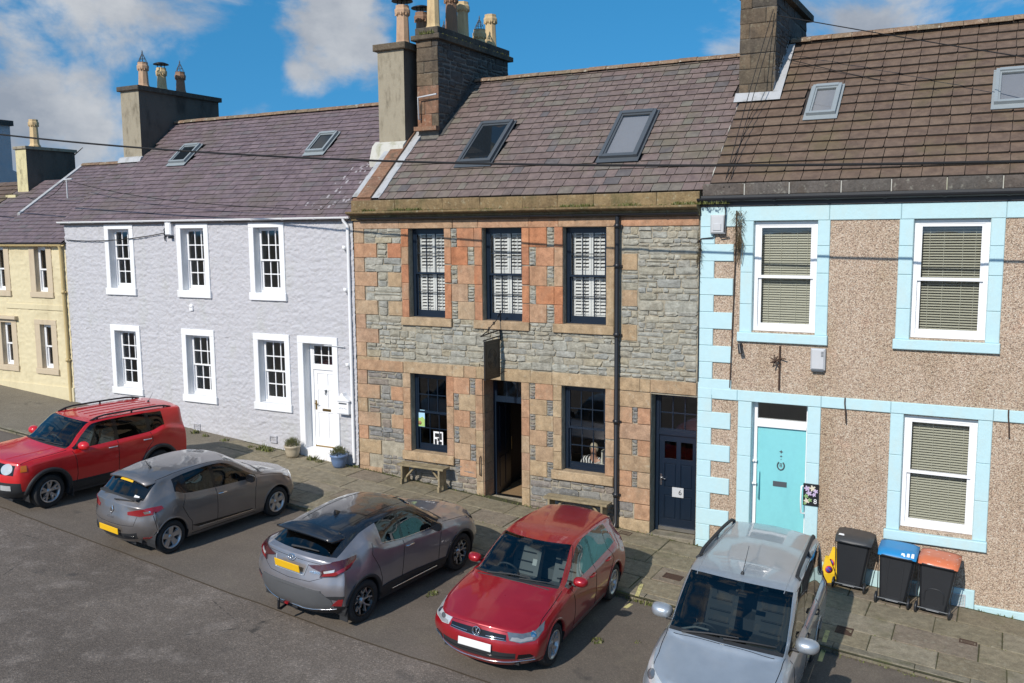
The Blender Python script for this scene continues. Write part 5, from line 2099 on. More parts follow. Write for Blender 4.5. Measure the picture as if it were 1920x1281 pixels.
# ================================================================== the cream house and what stands beyond
YX0, YX1 = -28.3, -24.2
cream = thing('terraced_house', 'low cream painted rubble house with buff window surrounds, at the far end of the row', 'house', (-26, 0, gz(-26)), group=G_HOUSES)
YU = [(-25.64, -25.10), (-27.66, -27.12)]
YG = [(-25.60, -25.08), (-27.50, -26.98)]
ops = [(a, b, 4.97, 6.30) for a, b in YU] + [(a, b, 2.66, 3.99) for a, b in YG]


def cream_disp(x, z):
 h = stone_relief(x, z, .30, .13, 11.0)
 return -(.022 * h + .02 * fbm(x * 8, z * 14, 12.0, 3))


wall_sheet(YX0, YX1, lambda x: gz(x) - .2, 6.42, ops, depth=.16, res=.05, disp=cream_disp).build('wall', M['cream_wall'], cream)
sh = MB()
shell(sh, YX0, YX1 - .01, 7.2, .8, 6.45, 9.0, YR)
sh.build('back_wall', M['cream_wall'], cream)
rm = MB()
room_box(rm, YX0 + .1, YX1 - .1, .17, 3.0, 4.3, 6.38)
room_box(rm, YX0 + .1, YX1 - .1, .17, 3.0, 1.9, 4.2)
rm.build('room', M['room'], cream)
for (a, b, z0, z1) in ops:
 win = sash_window(cream, a, b, z0, z1, .10, M['white_gloss'], M['glass'], 1, 1, frame=.045, bot=.08, frame_b=.04, stile=.04)
 surround(win, a, b, z0, z1, .25, .15, .17, -.045, M['buff_trim'], .02, .03)
 c = MB()
 xx = np.linspace(a + .05, a + .22, 8)
 vs = []
 for k, x in enumerate(xx):
  vs += [(x, .28 + .02 * math.sin(k * 1.9), z0 + .05), (x, .28 + .02 * math.sin(k * 1.9), z1)]
 c.add(vs, [(2 * k, 2 * k + 2, 2 * k + 3, 2 * k + 1) for k in range(7)], True)
 c.build('curtain', M['wood_warm'], win)
mb = MB()
mb.bbox(-27.15, -24.32, -.05, .02, 4.43, 4.60, .012)
mb.build('string_course', M['cream_wall'], cream)
mb = MB()
mb.bbox(YX0, YX1, -.06, .02, gz(YX1) - .2, gz(-26) + .28, .012)
mb.build('plinth', M['cream_wall'], cream)
mb = MB()
mb.bbox(-28.0, -26.62, -.16, .01, 4.10, 4.20, .012)
mb.build('lintel_ledge', M['buff_trim'], cream)
SY = math.hypot(YR + .1, 9.0 - 6.42)
slope_y = (-.12, 6.42, (YR + .12) / SY, (9.0 - 6.42) / SY)
roof_y = roof_body(cream, M['underlay'], YX0 + .3, LX0 + .02, -.12, 6.42, YR, 9.0, 7.3, 6.5)
slates(roof_y, M['slate_purple'], YX0 + .28, LX0 - .02, slope_y, SY + .03, .19, .32, [], limit=150, thick=.016)
ridge_tiles(cream, M['ridge'], YX0 + .35, LX0 - .05, YR, 9.03, .45, .12)
gutter(cream, M['cream_gutter'], YX0, YX1 + .02, -.14, 6.38, .06)
downpipe(cream, M['cream_gutter'], [(-24.32, -.14, 6.35), (-24.32, -.10, 6.2), (-24.32, -.07, 1.6)], .045, (5.0, 3.0))
mb = MB()
vs = []
for s in (1.5, SY):
 yy, zz = roof_pt(s, slope_y)
 vs += [(YX0 + .27, yy, zz + .08), (YX0 + .40, yy, zz + .07)]
mb.add(vs + [(v[0], v[1], v[2] - .14) for v in vs], [(0, 1, 3, 2), (0, 4, 5, 1), (1, 5, 7, 3), (0, 2, 6, 4)])
mb.build('verge_flashing', M['lead'], cream)
# next house down the row: only its roof and chimney show
nb = thing('terraced_house', 'brown roofed cream house half seen beyond the end of the row', 'house', (-31, 0, gz(-31)), group=G_HOUSES)
wall_sheet(-35.5, YX0 - .02, lambda x: gz(x) - .2, 6.0, [], depth=.16).build('wall', M['cream_wall'], nb)
sh = MB()
shell(sh, -35.5, YX0 - .02, 7.2, 1.0, 6.0, 8.6, YR)
sh.build('back_wall', M['cream_wall'], nb)
SN = math.hypot(YR + .1, 8.55 - 6.0)
slope_n = (-.1, 6.0, (YR + .1) / SN, 2.55 / SN)
rn = roof_body(nb, M['underlay'], -35.5, YX0 + .28, -.1, 6.0, YR, 8.55, 7.3, 6.0)
slates(rn, M['tile_brown'], -35.5, -30.9, slope_n, SN, .28, .33, [], limit=60, thick=.025, vary=.02, stagger=False, tilt=.07, name='roof_tile')
slates(rn, M['slate_purple'], -30.9, YX0 + .26, slope_n, SN, .28, .40, [], limit=0, thick=.012)
mb = MB()
mb.box(-30.74, -30.16, 3.0, 4.9, 6.9, 9.62)
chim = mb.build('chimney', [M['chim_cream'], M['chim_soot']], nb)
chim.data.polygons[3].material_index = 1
mb = MB()
mb.bbox(-30.80, -30.10, 2.94, 4.96, 9.62, 9.72, .015)
mb.build('chimney_cap', M['chim_render'], chim)
chimney_pot(chim, M['pot_buff'], -30.22 - .15, 3.5, 9.72, .95, .155, 'plain')
mb = MB()
mb.box(-31.0, -30.45, 2.7, 3.0, 6.9, 8.05)
mb.build('chimney_shoulder', M['chim_cream'], chim)
# tall grey gable at the edge of the picture
gh = thing('terraced_house', 'tall grey rendered gable with chimney at the edge of the row, beyond the cream chimney', 'house', (-40, 0, gz(-40)), group=G_HOUSES)
gp = on_wall(18, 232, 8.0)
x1 = gp[0]
mb = MB()
mb.prism([(5.0, 1.0), (8.5, 1.0), (8.5, gp[2] - 2.2), (6.8, gp[2] - 1.6), (6.3, gp[2] - 1.6), (5.0, gp[2] - 2.4)], 'x', x1 - 4.5, x1 + .12)
mb.build('wall', M['chim_render'] if False else M['harl_lilac'], gh)
mb = MB()
mb.box(x1 - .9, x1, 5.2, 8.0, gp[2] - 2.5, gp[2] - .1)
c = mb.build('chimney', M['harl_lilac'], gh)
mb = MB()
mb.bbox(x1 - 1.0, x1 + .12, 5.1, 8.1, gp[2] - .1, gp[2] + .12, .02)
mb.build('chimney_cap', M['chim_dark'], c)
mb = MB()
for (ya, za, yb_, zb_) in ((4.8, gp[2] - 2.5, 6.5, gp[2] - 1.6),):
 mb.add([(x1 - 4.5, ya, za), (x1 + .14, ya, za), (x1 + .14, yb_, zb_), (x1 - 4.5, yb_, zb_)], [(0, 1, 2, 3)])
 mb.add([(x1 - 4.5, ya, za + .1), (x1 + .14, ya, za + .1), (x1 + .14, yb_, zb_ + .1), (x1 - 4.5, yb_, zb_ + .1)], [(0, 1, 2, 3)])
mb.build('roof', M['slate_purple'], gh)
# a tree behind the roofs
tc = on_wall(112, 338, 16.0)
tr = thing('leafy_tree', 'dark bushy tree top showing behind the cream house roof', 'tree', (tc[0], 16, 1.5))
mb = MB()
mb.tube([(tc[0], 16, 1.5), (tc[0] + .1, 16, 5), (tc[0], 16.1, tc[2] - .8)], [.28, .2, .08], 8)
for k in range(9):
 a = k * 2.4
 z = 5.5 + .6 * k
 mb.tube([(tc[0], 16, z), (tc[0] + 1.5 * math.cos(a), 16 + 1.5 * math.sin(a), z + 1.1)], [.07, .02], 5)
mb.build('trunk', M['bark'], tr)
mb = MB()
for k in range(70):
 a, e = random.uniform(0, 2 * PI), random.uniform(-1, 1)
 R = random.uniform(.5, 1.0)
 cx = tc[0] + 1.9 * R * math.cos(a) * math.sqrt(1 - e * e)
 cy = 16 + 1.9 * R * math.sin(a) * math.sqrt(1 - e * e)
 cz = tc[2] - 2.5 + 2.6 * R * e
 for q in range(46):
  d = Vector((random.gauss(0, .26), random.gauss(0, .26), random.gauss(0, .22)))
  u = Vector((random.gauss(0, 1), random.gauss(0, 1), random.gauss(0, 1))).normalized() * .07
  v = u.orthogonal().normalized() * .05
  c = Vector((cx, cy, cz)) + d
  mb.add([c - u, c + v, c + u, c - v], [(0, 1, 2, 3)])
mb.build('crown', M['tree_leaf'], tr)
# ================================================================== things on and before the houses
def bench(name_label, x0, x1, y):
 xm = (x0 + x1) / 2
 z = gz(xm)
 t = thing('wooden_bench', name_label, 'bench', (xm, y, z), group='weathered benches before the shop')
 sl = GB
 zz = lambda x, h: GB * x + h
 L = WLOC[t.name]
 H = .46
 mb = MB()
 for (ya, yb) in ((y - .15, y - .005), (y + .005, y + .15)):
  n = len(mb.v)
  mb.bbox(x0, x1, ya, yb, 0, .045, .004)
  for i in range(n, len(mb.v)):
   v = mb.v[i]
   mb.v[i] = (v[0], v[1], v[2] + z + H)
 mb.build('seat', M['wood_grey'], t)
 for x in (x0 + .10, x1 - .14):
  mb = MB()
  mb.box(x, x + .045, y - .14, y + .14, zz(x, .12), z + H)
  mb.box(x - .005, x + .05, y - .17, y - .07, zz(x, -.02), zz(x, .12))
  mb.box(x - .005, x + .05, y + .07, y + .17, zz(x, -.02), zz(x, .12))
  mb.build('leg', M['wood_grey'], t)
 for (xa, xb) in ((x0 + .15, x0 + .42), (x1 - .15, x1 - .42)):
  mb = MB()
  mb.tube([(xa, y, z + .16), (xb, y, z + .45)], .028, 4)
  mb.build('brace', M['wood_grey'], t)
 return t


bench('weathered wooden bench under the shop window at the lilac house end', -12.28, -11.02, -.33)
bench('weathered wooden bench half hidden behind the red hatchback roof', -8.50, -7.05, -.33)


def pot(label, u, v, r, h, m, name='plant_pot', seed=0):
 p = on_ground(u, v)
 x, y = p[0], p[1]
 z = gz(x)
 t = thing('plant_pot', label, 'plant pot', (x, y, z), group='plant pots by the white door')
 mb = MB()
 mb.lathe([(0, 0), (r * .62, 0), (r * .80, h * .2), (r * .95, h * .55), (r * .98, h * .8), (r * 1.08, h * .85), (r * 1.10, h), (r * .96, h), (r * .90, h * .85), (0, h * .82)], 24, (x, y, z))
 mb.build('pot', m, t)
 mb = MB()
 rnd = random.Random(seed)
 for k in range(420):
  a = rnd.uniform(0, 2 * PI)
  el = rnd.uniform(.15, 1.5)
  R = r * rnd.uniform(.5, 1.12)
  c = Vector((x + R * math.cos(a) * math.cos(el), y + R * math.sin(a) * math.cos(el), z + h * .9 + R * .85 * math.sin(el) * 1.05))
  d = (c - Vector((x, y, z + h * .7))).normalized() + Vector((rnd.gauss(0, .25), rnd.gauss(0, .25), .3))
  d = d.normalized() * rnd.uniform(.04, .09)
  s = d.orthogonal().normalized() * .007
  mb.add([c - s, c + s, c + d], [(0, 1, 2)])
 for k in range(10):
  a = rnd.uniform(0, 2 * PI)
  c = Vector((x + r * .6 * math.cos(a), y + r * .6 * math.sin(a), z + h))
  d = Vector((math.cos(a) * .08, math.sin(a) * .08, rnd.uniform(.2, .3)))
  s = d.orthogonal().normalized() * .004
  mb.add([c - s, c + s, c + d], [(0, 1, 2)])
 mb.build('foliage', M['heather'], t)


M['pot_stone'] = dirty('stone_coloured_glaze', (0.42, 0.36, 0.26), (0.25, 0.20, 0.14), .6, .5, 5)
M['pot_blue'] = dirty('blue_glaze', (0.12, 0.19, 0.33), (0.09, 0.12, 0.18), .35, .5, 5)
pot('small shrub in a stone coloured pot beside the white door, away from the letter box', 549, 857, .19, .30, M['pot_stone'], seed=1)
pot('small shrub in a blue glazed pot by the corner of the lilac house', 636, 876, .20, .32, M['pot_blue'], seed=2)

# wall letter box by the white door
t = thing('letter_box', 'white wall letter box with peaked lid beside the white front door', 'letter box', (-13.98, -.1, 2.3))
p = on_wall(651, 763)
x, z = p[0], p[2]
mb = MB()
mb.bbox(x - .17, x + .17, -.17, -.02, z - .14, z + .17, .01)
mb.build('box', M['white_gloss'], t)
mb = MB()
mb.prism([(x - .22, z + .17), (x + .22, z + .17), (x + .20, z + .20), (x + .06, z + .30), (x + .02, z + .37), (x - .02, z + .37), (x - .06, z + .30), (x - .20, z + .20)], 'y', -.20, -.02)
mb.build('lid', M['white_gloss'], t)
mb = MB()
mb.box(x - .12, x + .12, -.175, -.168, z + .09, z + .125)
mb.build('slot', M['dark_grey'], t)
mb = MB()
for k in range(5):
 mb.box(x - .12 + k * .05, x - .09 + k * .05, -.174, -.169, z - .03 + .01 * (k % 2), z + .0 + .012 * (k % 2))
mb.box(x - .18, x + .18, -.18, -.02, z - .155, z - .14)
mb.build('lettering', M['grey_plastic'], t)
# iron rod holding back the door canopy
t = thing('wall_rod', 'thin white rod fixed across the wall above the letter box', 'rod', (-14.2, -.05, 3.55))
mb = MB()
p = on_wall(623, 648)
mb.tube([(p[0] - .2, -.065, p[2]), (p[0] + .42, -.065, p[2] - .01)], .014, 6)
mb.build('rod', M['grey_plastic'], t)

# hanging sign of the shop: the board hangs square to the wall
sx = -9.74
t = thing('hanging_sign', 'black hanging sign board on an iron scroll bracket above the open shop door', 'sign', (sx, -.4, 4.1))
mb = MB()
mb.tube([(sx, .0, 4.53), (sx, -.86, 4.47)], .016, 8)
mb.tube([(sx, .0, 4.40), (sx, -.80, 4.36)], .014, 8)
mb.tube([(sx, -.045, 4.95), (sx, -.045, 4.30)], .02, 8)
mb.tube([(sx, -.86, 4.47), (sx, -.92, 4.47)], [.022, .008], 8)
for (yc, zc, r, s) in ((-.13, 4.84, .05, 1), (-.34, 4.70, .045, -1), (-.55, 4.60, .04, 1)):
 pts = [(sx, yc + (r * (1 - .07 * k)) * math.cos(k * .7 * s), zc + (r * (1 - .07 * k)) * math.sin(k * .7 * s)) for k in range(11)]
 mb.tube(pts, .008, 6)
mb.tube([(sx, -.05, 4.9), (sx, -.2, 4.76), (sx, -.42, 4.66), (sx, -.62, 4.55), (sx, -.82, 4.49)], .010, 6)
mb.build('bracket', M['black_gloss'], t)
mb = MB()
mb.box(sx - .016, sx + .016, -.76, -.10, 3.50, 4.34)
board = mb.build('board', plain('black_sign_paint', (0.016, 0.014, 0.013), .45, 0, .2), t)
mb = MB()
ring(mb, -.70, -.16, 0, .006, 3.56, 4.28, .012, .012, .012, .012)
T = Matrix(((0, 1, 0, sx + .014), (1, 0, 0, 0), (0, 0, 1, 0), (0, 0, 0, 1)))
mb.xform(T)
dim_gold = plain('faded_gold_paint', (0.075, 0.052, 0.035), .5, 0, .2)
mb.build('border', dim_gold, board)
mb = MB()
for (r, a0, a1) in ((.20, .15, 2.99), (.15, -2.8, 2.8), (.10, -2.8, 2.8), (.20, -2.99, -.15)):
 pts = [(sx + .018, -.43 + r * math.cos(a) * .9, 3.93 + r * math.sin(a) * 1.1) for a in np.linspace(a0, a1, 15)]
 mb.tube(pts, .007, 5)
for z in (3.66, 3.60):
 mb.tube([(sx + .018, -.60, z), (sx + .018, -.26, z)], .006, 5)
mb.build('emblem', dim_gold, board)
mb = MB()
for yy in (-.72, -.14):
 mb.tube([(sx, yy, 4.40), (sx, yy, 4.33)], .008, 6)
mb.build('hook', M['steel'], t)
mb = MB()
mb.tube([(sx + .30, 0, 3.66), (sx + .05, -.05, 3.6), (sx, -.08, 3.55)], .008, 6)
mb.build('stay', M['iron'], t)

# leaflets in the first shop window
t = thing('poster', 'green and blue leaflet stuck inside the shop window above the bench', 'poster', (-11.95, .2, 2.45))
pq = on_wall(789, 784, .19)
mb = MB()
mb.box(pq[0] - .115, pq[0] + .115, .186, .190, pq[2] - .20, pq[2] + .20)
mb.build('paper', plain('pale_blue_print', (0.38, 0.62, 0.78), .6), t)
mb = MB()
mb.prism([(pq[0] - .113, pq[2] - .19), (pq[0] + .113, pq[2] - .19), (pq[0] + .113, pq[2] - .02), (pq[0] + .05, pq[2] + .04), (pq[0] - .02, pq[2] + .0), (pq[0] - .113, pq[2] + .03)], 'y', .180, .1855)
mb.build('picture', plain('green_print', (0.36, 0.52, 0.16), .6), t)
mb = MB()
mb.lathe([(0, -.004), (.05, -.004), (.05, 0)], 12, (pq[0] - .02, .1795, pq[2] - .11), 'y')
mb.build('badge', plain('brown_print', (0.30, 0.17, 0.08), .6), t)
t = thing('notice', 'black and white notice in the bottom corner of the first shop window', 'notice', (-11.5, .25, 1.85))
pq = on_wall(822, 823, .23)
mb = MB()
mb.box(pq[0] - .13, pq[0] + .13, .226, .23, pq[2] - .17, pq[2] + .17)
mb.build('paper', M['white_gloss'], t)
mb = MB()
for (a, b, c, d) in ((-.09, .02, .04, .13), (.05, .10, -.02, .14), (-.10, -.04, -.13, -.01), (.0, .10, -.13, -.06), (-.02, .02, -.05, .02)):
 mb.box(pq[0] + a, pq[0] + b, .222, .2255, pq[2] + c, pq[2] + d)
mb.build('print', M['black_gloss'], t)


# the woman sitting inside the second shop window
def skin_body(name, joints, bones, m, parent, sub=2):
 me = bpy.data.meshes.new(name)
 me.from_pydata([j[0] for j in joints], bones, [])
 me.materials.append(m)
 o = bpy.data.objects.new(name, me)
 COL.objects.link(o)
 md = o.modifiers.new('skin', 'SKIN')
 sl = me.skin_vertices[0].data if me.skin_vertices else None
 if sl is None:
  bm = bmesh.new()
  bm.from_mesh(me)
  bm.verts.layers.skin.verify()
  bm.to_mesh(me)
  bm.free()
  sl = me.skin_vertices[0].data
 for i, j in enumerate(joints):
  r = j[1]
  sl[i].radius = r if isinstance(r, tuple) else (r, r)
  sl[i].use_root = (i == 0)
 md.use_smooth_shade = True
 s = o.modifiers.new('sub', 'SUBSURF')
 s.levels = s.render_levels = sub
 dg = bpy.context.evaluated_depsgraph_get()
 out = bpy.data.meshes.new_from_object(o.evaluated_get(dg))
 bpy.data.objects.remove(o)
 ob = link(name, out, parent)
 return ob


px_, py_ = -7.88, .78
pz_ = .65
per = thing('person', 'person with pale hair in black and white top sitting inside the shop window', 'person', (px_, py_, pz_))
SKIN = plain('skin', (0.50, 0.28, 0.20), .55, 0, .06)
HAIR = plain('pale_hair', (0.50, 0.44, 0.33), .6, 0, .15)


def stripes():
 t = NT('black_and_white_print_cloth')
 v = t.pos((1, 1, 1), 'obj')
 w = t.new('TexWave')
 w.inputs['Scale'].default_value = 5.5
 w.inputs['Distortion'].default_value = 6
 w.inputs['Detail'].default_value = 1
 t.l.new(v, w.inputs['Vector'])
 c = t.ramp(w.outputs[0], [(0, (0.02, 0.02, 0.02)), (0.5, (0.02, 0.02, 0.02)), (0.56, (0.7, 0.7, 0.7)), (1, (0.7, 0.7, 0.7))])
 return t.done(c, .8)


X, Y, Z = px_, py_, pz_
hz = Z + .58
J = [((X, Y, hz), (.15, .13)), ((X + .01, Y - .03, hz + .22), (.14, .11)), ((X + .03, Y - .07, hz + .43), (.17, .10)), ((X + .05, Y - .11, hz + .53), (.06, .06)), ((X + .07, Y - .16, hz + .66), (.075, .09)), ((X + .07, Y - .17, hz + .76), (.07, .08)),
  ((X - .18, Y - .09, hz + .44), .062), ((X - .24, Y - .16, hz + .20), .048), ((X - .06, Y - .36, hz + .14), .036), ((X + .02, Y - .40, hz + .15), .03),
  ((X + .23, Y - .10, hz + .43), .062), ((X + .30, Y - .20, hz + .20), .048), ((X + .16, Y - .40, hz + .16), .036), ((X + .10, Y - .43, hz + .17), .03),
  ((X - .10, Y - .10, hz - .04), .10), ((X - .13, Y - .46, hz), .075), ((X - .13, Y - .46, hz - .42), .05), ((X - .13, Y - .56, hz - .52), .04),
  ((X + .10, Y - .10, hz - .04), .10), ((X + .15, Y - .46, hz), .075), ((X + .15, Y - .46, hz - .42), .05), ((X + .15, Y - .56, hz - .52), .04)]
Bn = [(0, 1), (1, 2), (2, 3), (3, 4), (4, 5), (2, 6), (6, 7), (7, 8), (8, 9), (2, 10), (10, 11), (11, 12), (12, 13), (0, 14), (14, 15), (15, 16), (16, 17), (0, 18), (18, 19), (19, 20), (20, 21)]
skin_body('body', J, Bn, SKIN, per)
J2 = [((X, Y, hz - .02), (.20, .18)), ((X + .01, Y - .03, hz + .22), (.20, .175)), ((X + .035, Y - .075, hz + .44), (.24, .175)), ((X - .18, Y - .09, hz + .44), .088), ((X - .225, Y - .14, hz + .27), .075), ((X + .23, Y - .10, hz + .43), .085), ((X + .28, Y - .17, hz + .27), .09), ((X + .045, Y - .10, hz + .53), (.105, .10))]
skin_body('top', J2, [(0, 1), (1, 2), (2, 3), (3, 4), (2, 5), (5, 6), (2, 7)], stripes(), per)
J3 = [((X, Y, hz - .03), (.17, .14)), ((X - .10, Y - .10, hz - .03), .115), ((X - .13, Y - .46, hz + .005), .09), ((X - .13, Y - .46, hz - .36), .065), ((X + .10, Y - .10, hz - .03), .115), ((X + .15, Y - .46, hz + .005), .09), ((X + .15, Y - .46, hz - .36), .065)]
skin_body('trousers', J3, [(0, 1), (1, 2), (2, 3), (0, 4), (4, 5), (5, 6)], M['room_dark'], per)
mb = MB()
vs, fs = [], []
for i in range(11):
 for k in range(18):
  th, ph = PI * i / 10, 2 * PI * k / 18
  d = Vector((math.sin(th) * math.cos(ph), math.sin(th) * math.sin(ph), math.cos(th)))
  front = max(0, -d.y) * max(0, .75 - d.z)
  r_ = .108 - .05 * min(1, front * 2.2)
  vs.append((X + .07 + d.x * r_ * .92, Y - .150 + d.y * r_ * 1.05, hz + .725 + d.z * r_ * 1.12))
for i in range(10):
 for k in range(18):
  fs.append((i * 18 + k, (i + 1) * 18 + k, (i + 1) * 18 + (k + 1) % 18, i * 18 + (k + 1) % 18))
mb.add(vs, fs, True)
mb.build('hair', HAIR, per)
mb = MB()
hc = Vector((X + .07, Y - .16, hz + .71))
for sx_ in (-1, 1):
 mb.lathe([(0, -.012), (.009, -.006), (.011, 0), (0, .012)], 8, (hc.x + sx_ * .032, hc.y - .086, hc.z + .015), 'y')
mb.build('eye', M['black_gloss'], per)
for sx_, bx, by, bz in ((1, X + .02, Y - .40, hz + .15), (-1, X + .10, Y - .43, hz + .17)):
 mb = MB()
 mb.tube([(bx - sx_ * .03, by + .02, bz), (bx + sx_ * .01, by - .01, bz), (bx + sx_ * .045, by - .03, bz - .004)], [.026, .032, .026], 8)
 for q in range(4):
  o = (q - 1.5) * .015
  mb.tube([(bx + sx_ * .045, by - .03 + o * .5, bz + o), (bx + sx_ * .078, by - .04 + o * .5, bz + o * 1.05 - .006), (bx + sx_ * (.10 - abs(o) * .4), by - .038 + o * .5, bz + o - .02)], [.0085, .008, .006], 6)
 mb.tube([(bx - sx_ * .01, by - .0, bz + .03), (bx + sx_ * .02, by - .02, bz + .05), (bx + sx_ * .045, by - .035, bz + .045)], [.01, .009, .007], 6)
 mb.build('hand', SKIN, per)
# chair and small table with books there
ch = thing('chair', 'dark chair the person sits on inside the shop window', 'chair', (X, Y + .02, Z))
mb = MB()
mb.bbox(X - .22, X + .22, Y - .24, Y + .22, hz - .20, hz - .155, .01)
mb.build('seat', M['wood_warm'], ch)
mb = MB()
mb.box(X - .22, X + .22, Y + .19, Y + .22, hz - .15, hz + .32)
mb.build('backrest', M['wood_warm'], ch)
for ax in (-.19, .19):
 for ay in (-.20, .19):
  mb = MB()
  mb.box(X + ax - .02, X + ax + .02, Y + ay - .02, Y + ay + .02, Z, hz - .20)
  mb.build('leg', M['wood_warm'], ch)
tb = thing('display_table', 'narrow white display table inside the shop window beside the person', 'table', (-7.45, .55, Z))
mb = MB()
mb.box(-7.70, -7.2, .32, .66, Z + .98, Z + 1.02)
mb.build('tabletop', M['white_gloss'], tb)
for ax in (-7.67, -7.23):
 for ay in (.35, .63):
  mb = MB()
  mb.box(ax - .02, ax + .02, ay - .02, ay + .02, Z, Z + .98)
  mb.build('leg', M['white_gloss'], tb)
for k, (dx, h, w_, col) in enumerate(((-.10, .30, .03, (0.6, 0.58, 0.5)), (-.05, .26, .04, (0.1, 0.1, 0.12)), (.0, .32, .03, (0.55, 0.5, 0.42)), (.10, .22, .12, (0.62, 0.62, 0.6)))):
 bk = thing('book', ['tall pale book first from the person on the window table', 'dark book between two pale ones on the window table', 'tallest cream book on the window table', 'wide white book facing out on the window table'][k], 'book', (-7.45 + dx, .5, Z + 1.02), group='books on the window table')
 mb = MB()
 mb.bbox(-7.45 + dx, -7.45 + dx + w_, .42, .58, Z + 1.02, Z + 1.02 + h, .003)
 mb.build('cover', plain('book_cover', col, .6), bk)

# boxes on the walls
def wall_box(name, label, cat, u, v, w, h, d, m, cap=.0):
 p = on_wall(u, v)
 x, z = p[0], p[2]
 t = thing(name, label, cat, (x, -d / 2, z))
 mb = MB()
 mb.bbox(x - w / 2, x + w / 2, -d, -.015, z - h / 2, z + h / 2, .03)
 mb.build('case', m, t)
 return t, x, z


t, x, z = wall_box('alarm_box', 'grey white alarm box on the pebble dash above the turquoise door', 'alarm box', 1535, 673, .26, .40, .11, M['grey_plastic'])
mb = MB()
mb.box(x - .11, x + .11, -.10, -.03, z - .225, z - .20)
mb.build('lens', M['dark_grey'], t)
mb = MB()
for k in range(4):
 mb.box(x + .06, x + .10, -.118, -.108, z + .06 + k * .025, z + .07 + k * .025)
mb.build('vent', M['dark_grey'], t)
t, x, z = wall_box('junction_box', 'grey cable junction box under the gutter at the pale blue quoins', 'junction box', 1348, 421, .28, .36, .12, M['grey_plastic'])
mb = MB()
mb.bbox(x - .08, x + .08, -.135, -.12, z - .12, z + .02, .012)
mb.build('cover', M['grey_plastic'], t)
mb = MB()
mb.tube([(x - .06, -.07, z - .18), (x - .10, -.06, z - .25), (x - .32, -.04, z - .27), (x - .42, -.02, z - .34)], .012, 6)
mb.tube([(x + .02, -.07, z - .18), (x + .05, -.06, z - .25), (x + .22, -.04, z - .24)], .012, 6)
mb.tube([(x + .13, -.10, z - .15), (x + .15, -.10, z + .25), (x + .12, -.14, z + .5)], .012, 6)
mb.build('cable', M['black_gloss'], t)
t, x, z = wall_box('meter_box', 'small white cable box with wires between the first two upper windows of the lilac house', 'junction box', 321, 429, .22, .34, .14, M['white_gloss'])
mb = MB()
for k in range(3):
 mb.tube([(x - .12, -.05, z + .05 - k * .1), (x - .2, -.07, z - .02 - k * .1), (x - .17, -.07, z - .12 - k * .1)], .018, 6)
mb.box(x + .02, x + .12, -.14, -.04, z - .26, z - .19)
mb.build('insulator', M['black_gloss'], t)
# camera on the pebble dash
p = on_wall(1390, 652)
t = thing('security_camera', 'small black security camera under the first upper window of the pebble dashed house', 'camera', (p[0], -.1, p[2]))
mb = MB()
mb.tube([(p[0], 0, p[2] + .06), (p[0], -.09, p[2] + .05)], .025, 8)
mb.build('bracket', M['black_gloss'], t)
mb = MB()
mb.tube([(p[0] - .02, -.09, p[2] + .08), (p[0] + .03, -.16, p[2] - .09)], [.035, .04], 10)
mb.build('body', M['black_gloss'], t)
# rusted bracket
p = on_wall(1462, 690)
t = thing('iron_bracket', 'rusty old iron lamp bracket on the pebble dash above the turquoise door', 'bracket', (p[0], -.05, p[2]))
mb = MB()
x, z = p[0], p[2]
mb.tube([(x, -.03, z + .42), (x, -.03, z - .42)], .018, 6)
mb.tube([(x, -.03, z + .18), (x + .13, -.10, z + .19)], .012, 6)
mb.tube([(x, -.03, z + .18), (x - .10, -.22, z + .12)], .012, 6)
for k in range(7):
 a = k * .9
 mb.tube([(x - .07, -.12, z + .15), (x - .07 + .09 * math.cos(a), -.12 + .03 * math.sin(a), z + .15 + .11 * math.sin(a))], .011, 5)
mb.build('bar', M['iron'], t)

# painted plaque with flowers beside the turquoise door
p = on_wall(1521, 927)
x, z = p[0], p[2]
t = thing('flower_plaque', 'black plaque painted with flowers and an 8 beside the turquoise door', 'plaque', (x, -.03, z))
mb = MB()
mb.bbox(x - .14, x + .14, -.055, -.025, z - .21, z + .21, .006)
pq = mb.build('plate', M['black_gloss'], t)
rnd = random.Random(5)
cols = [plain('lilac_petal_paint', (0.50, 0.40, 0.56), .6), plain('cream_petal_paint', (0.62, 0.56, 0.44), .6), plain('green_leaf_paint', (0.22, 0.36, 0.14), .6)]
for k, (dx, dz, r, ci) in enumerate(((-.07, .12, .055, 0), (.03, .13, .06, 1), (.09, .08, .045, 0), (-.03, .03, .055, 0), (.06, .01, .04, 0), (-.08, -.03, .045, 2), (-.07, -.12, .055, 1), (-.01, -.10, .04, 2), (-.10, -.17, .03, 2))):
 mb = MB()
 q = []
 for i in range(15):
  a = i * 2 * PI / 15
  rr = r * (1 if i % 3 else .5)
  q.append((x + dx + rr * math.cos(a), z + dz + rr * math.sin(a)))
 mb.prism(q, 'y', -.058 - .0004 * k, -.054)
 mb.build('flower', cols[ci], pq)
wall_text(pq, '8', .13, x + .085, -.058, z - .12, M['white_gloss'], 'numeral')

# wheelie bins
def lid_mat(name, col, wear):
 t = NT(name)
 v = t.pos(gen='obj')
 n = t.noise(v, 3, 5, .6)
 c = t.mix(n, tuple(k * .85 for k in col), tuple(min(1, k * 1.12) for k in col))
 if wear:
  s = t.range(t.noise(v, 8, 6, .7), .60, .64, 0, .8)
  c = t.mix(s, c, (0.78, 0.76, 0.72))
 return t.done(c, .45, 0, None)


BIN = plain('black_bin_plastic', (0.022, 0.024, 0.028), .42, 0, .15, 4, .08, 90)


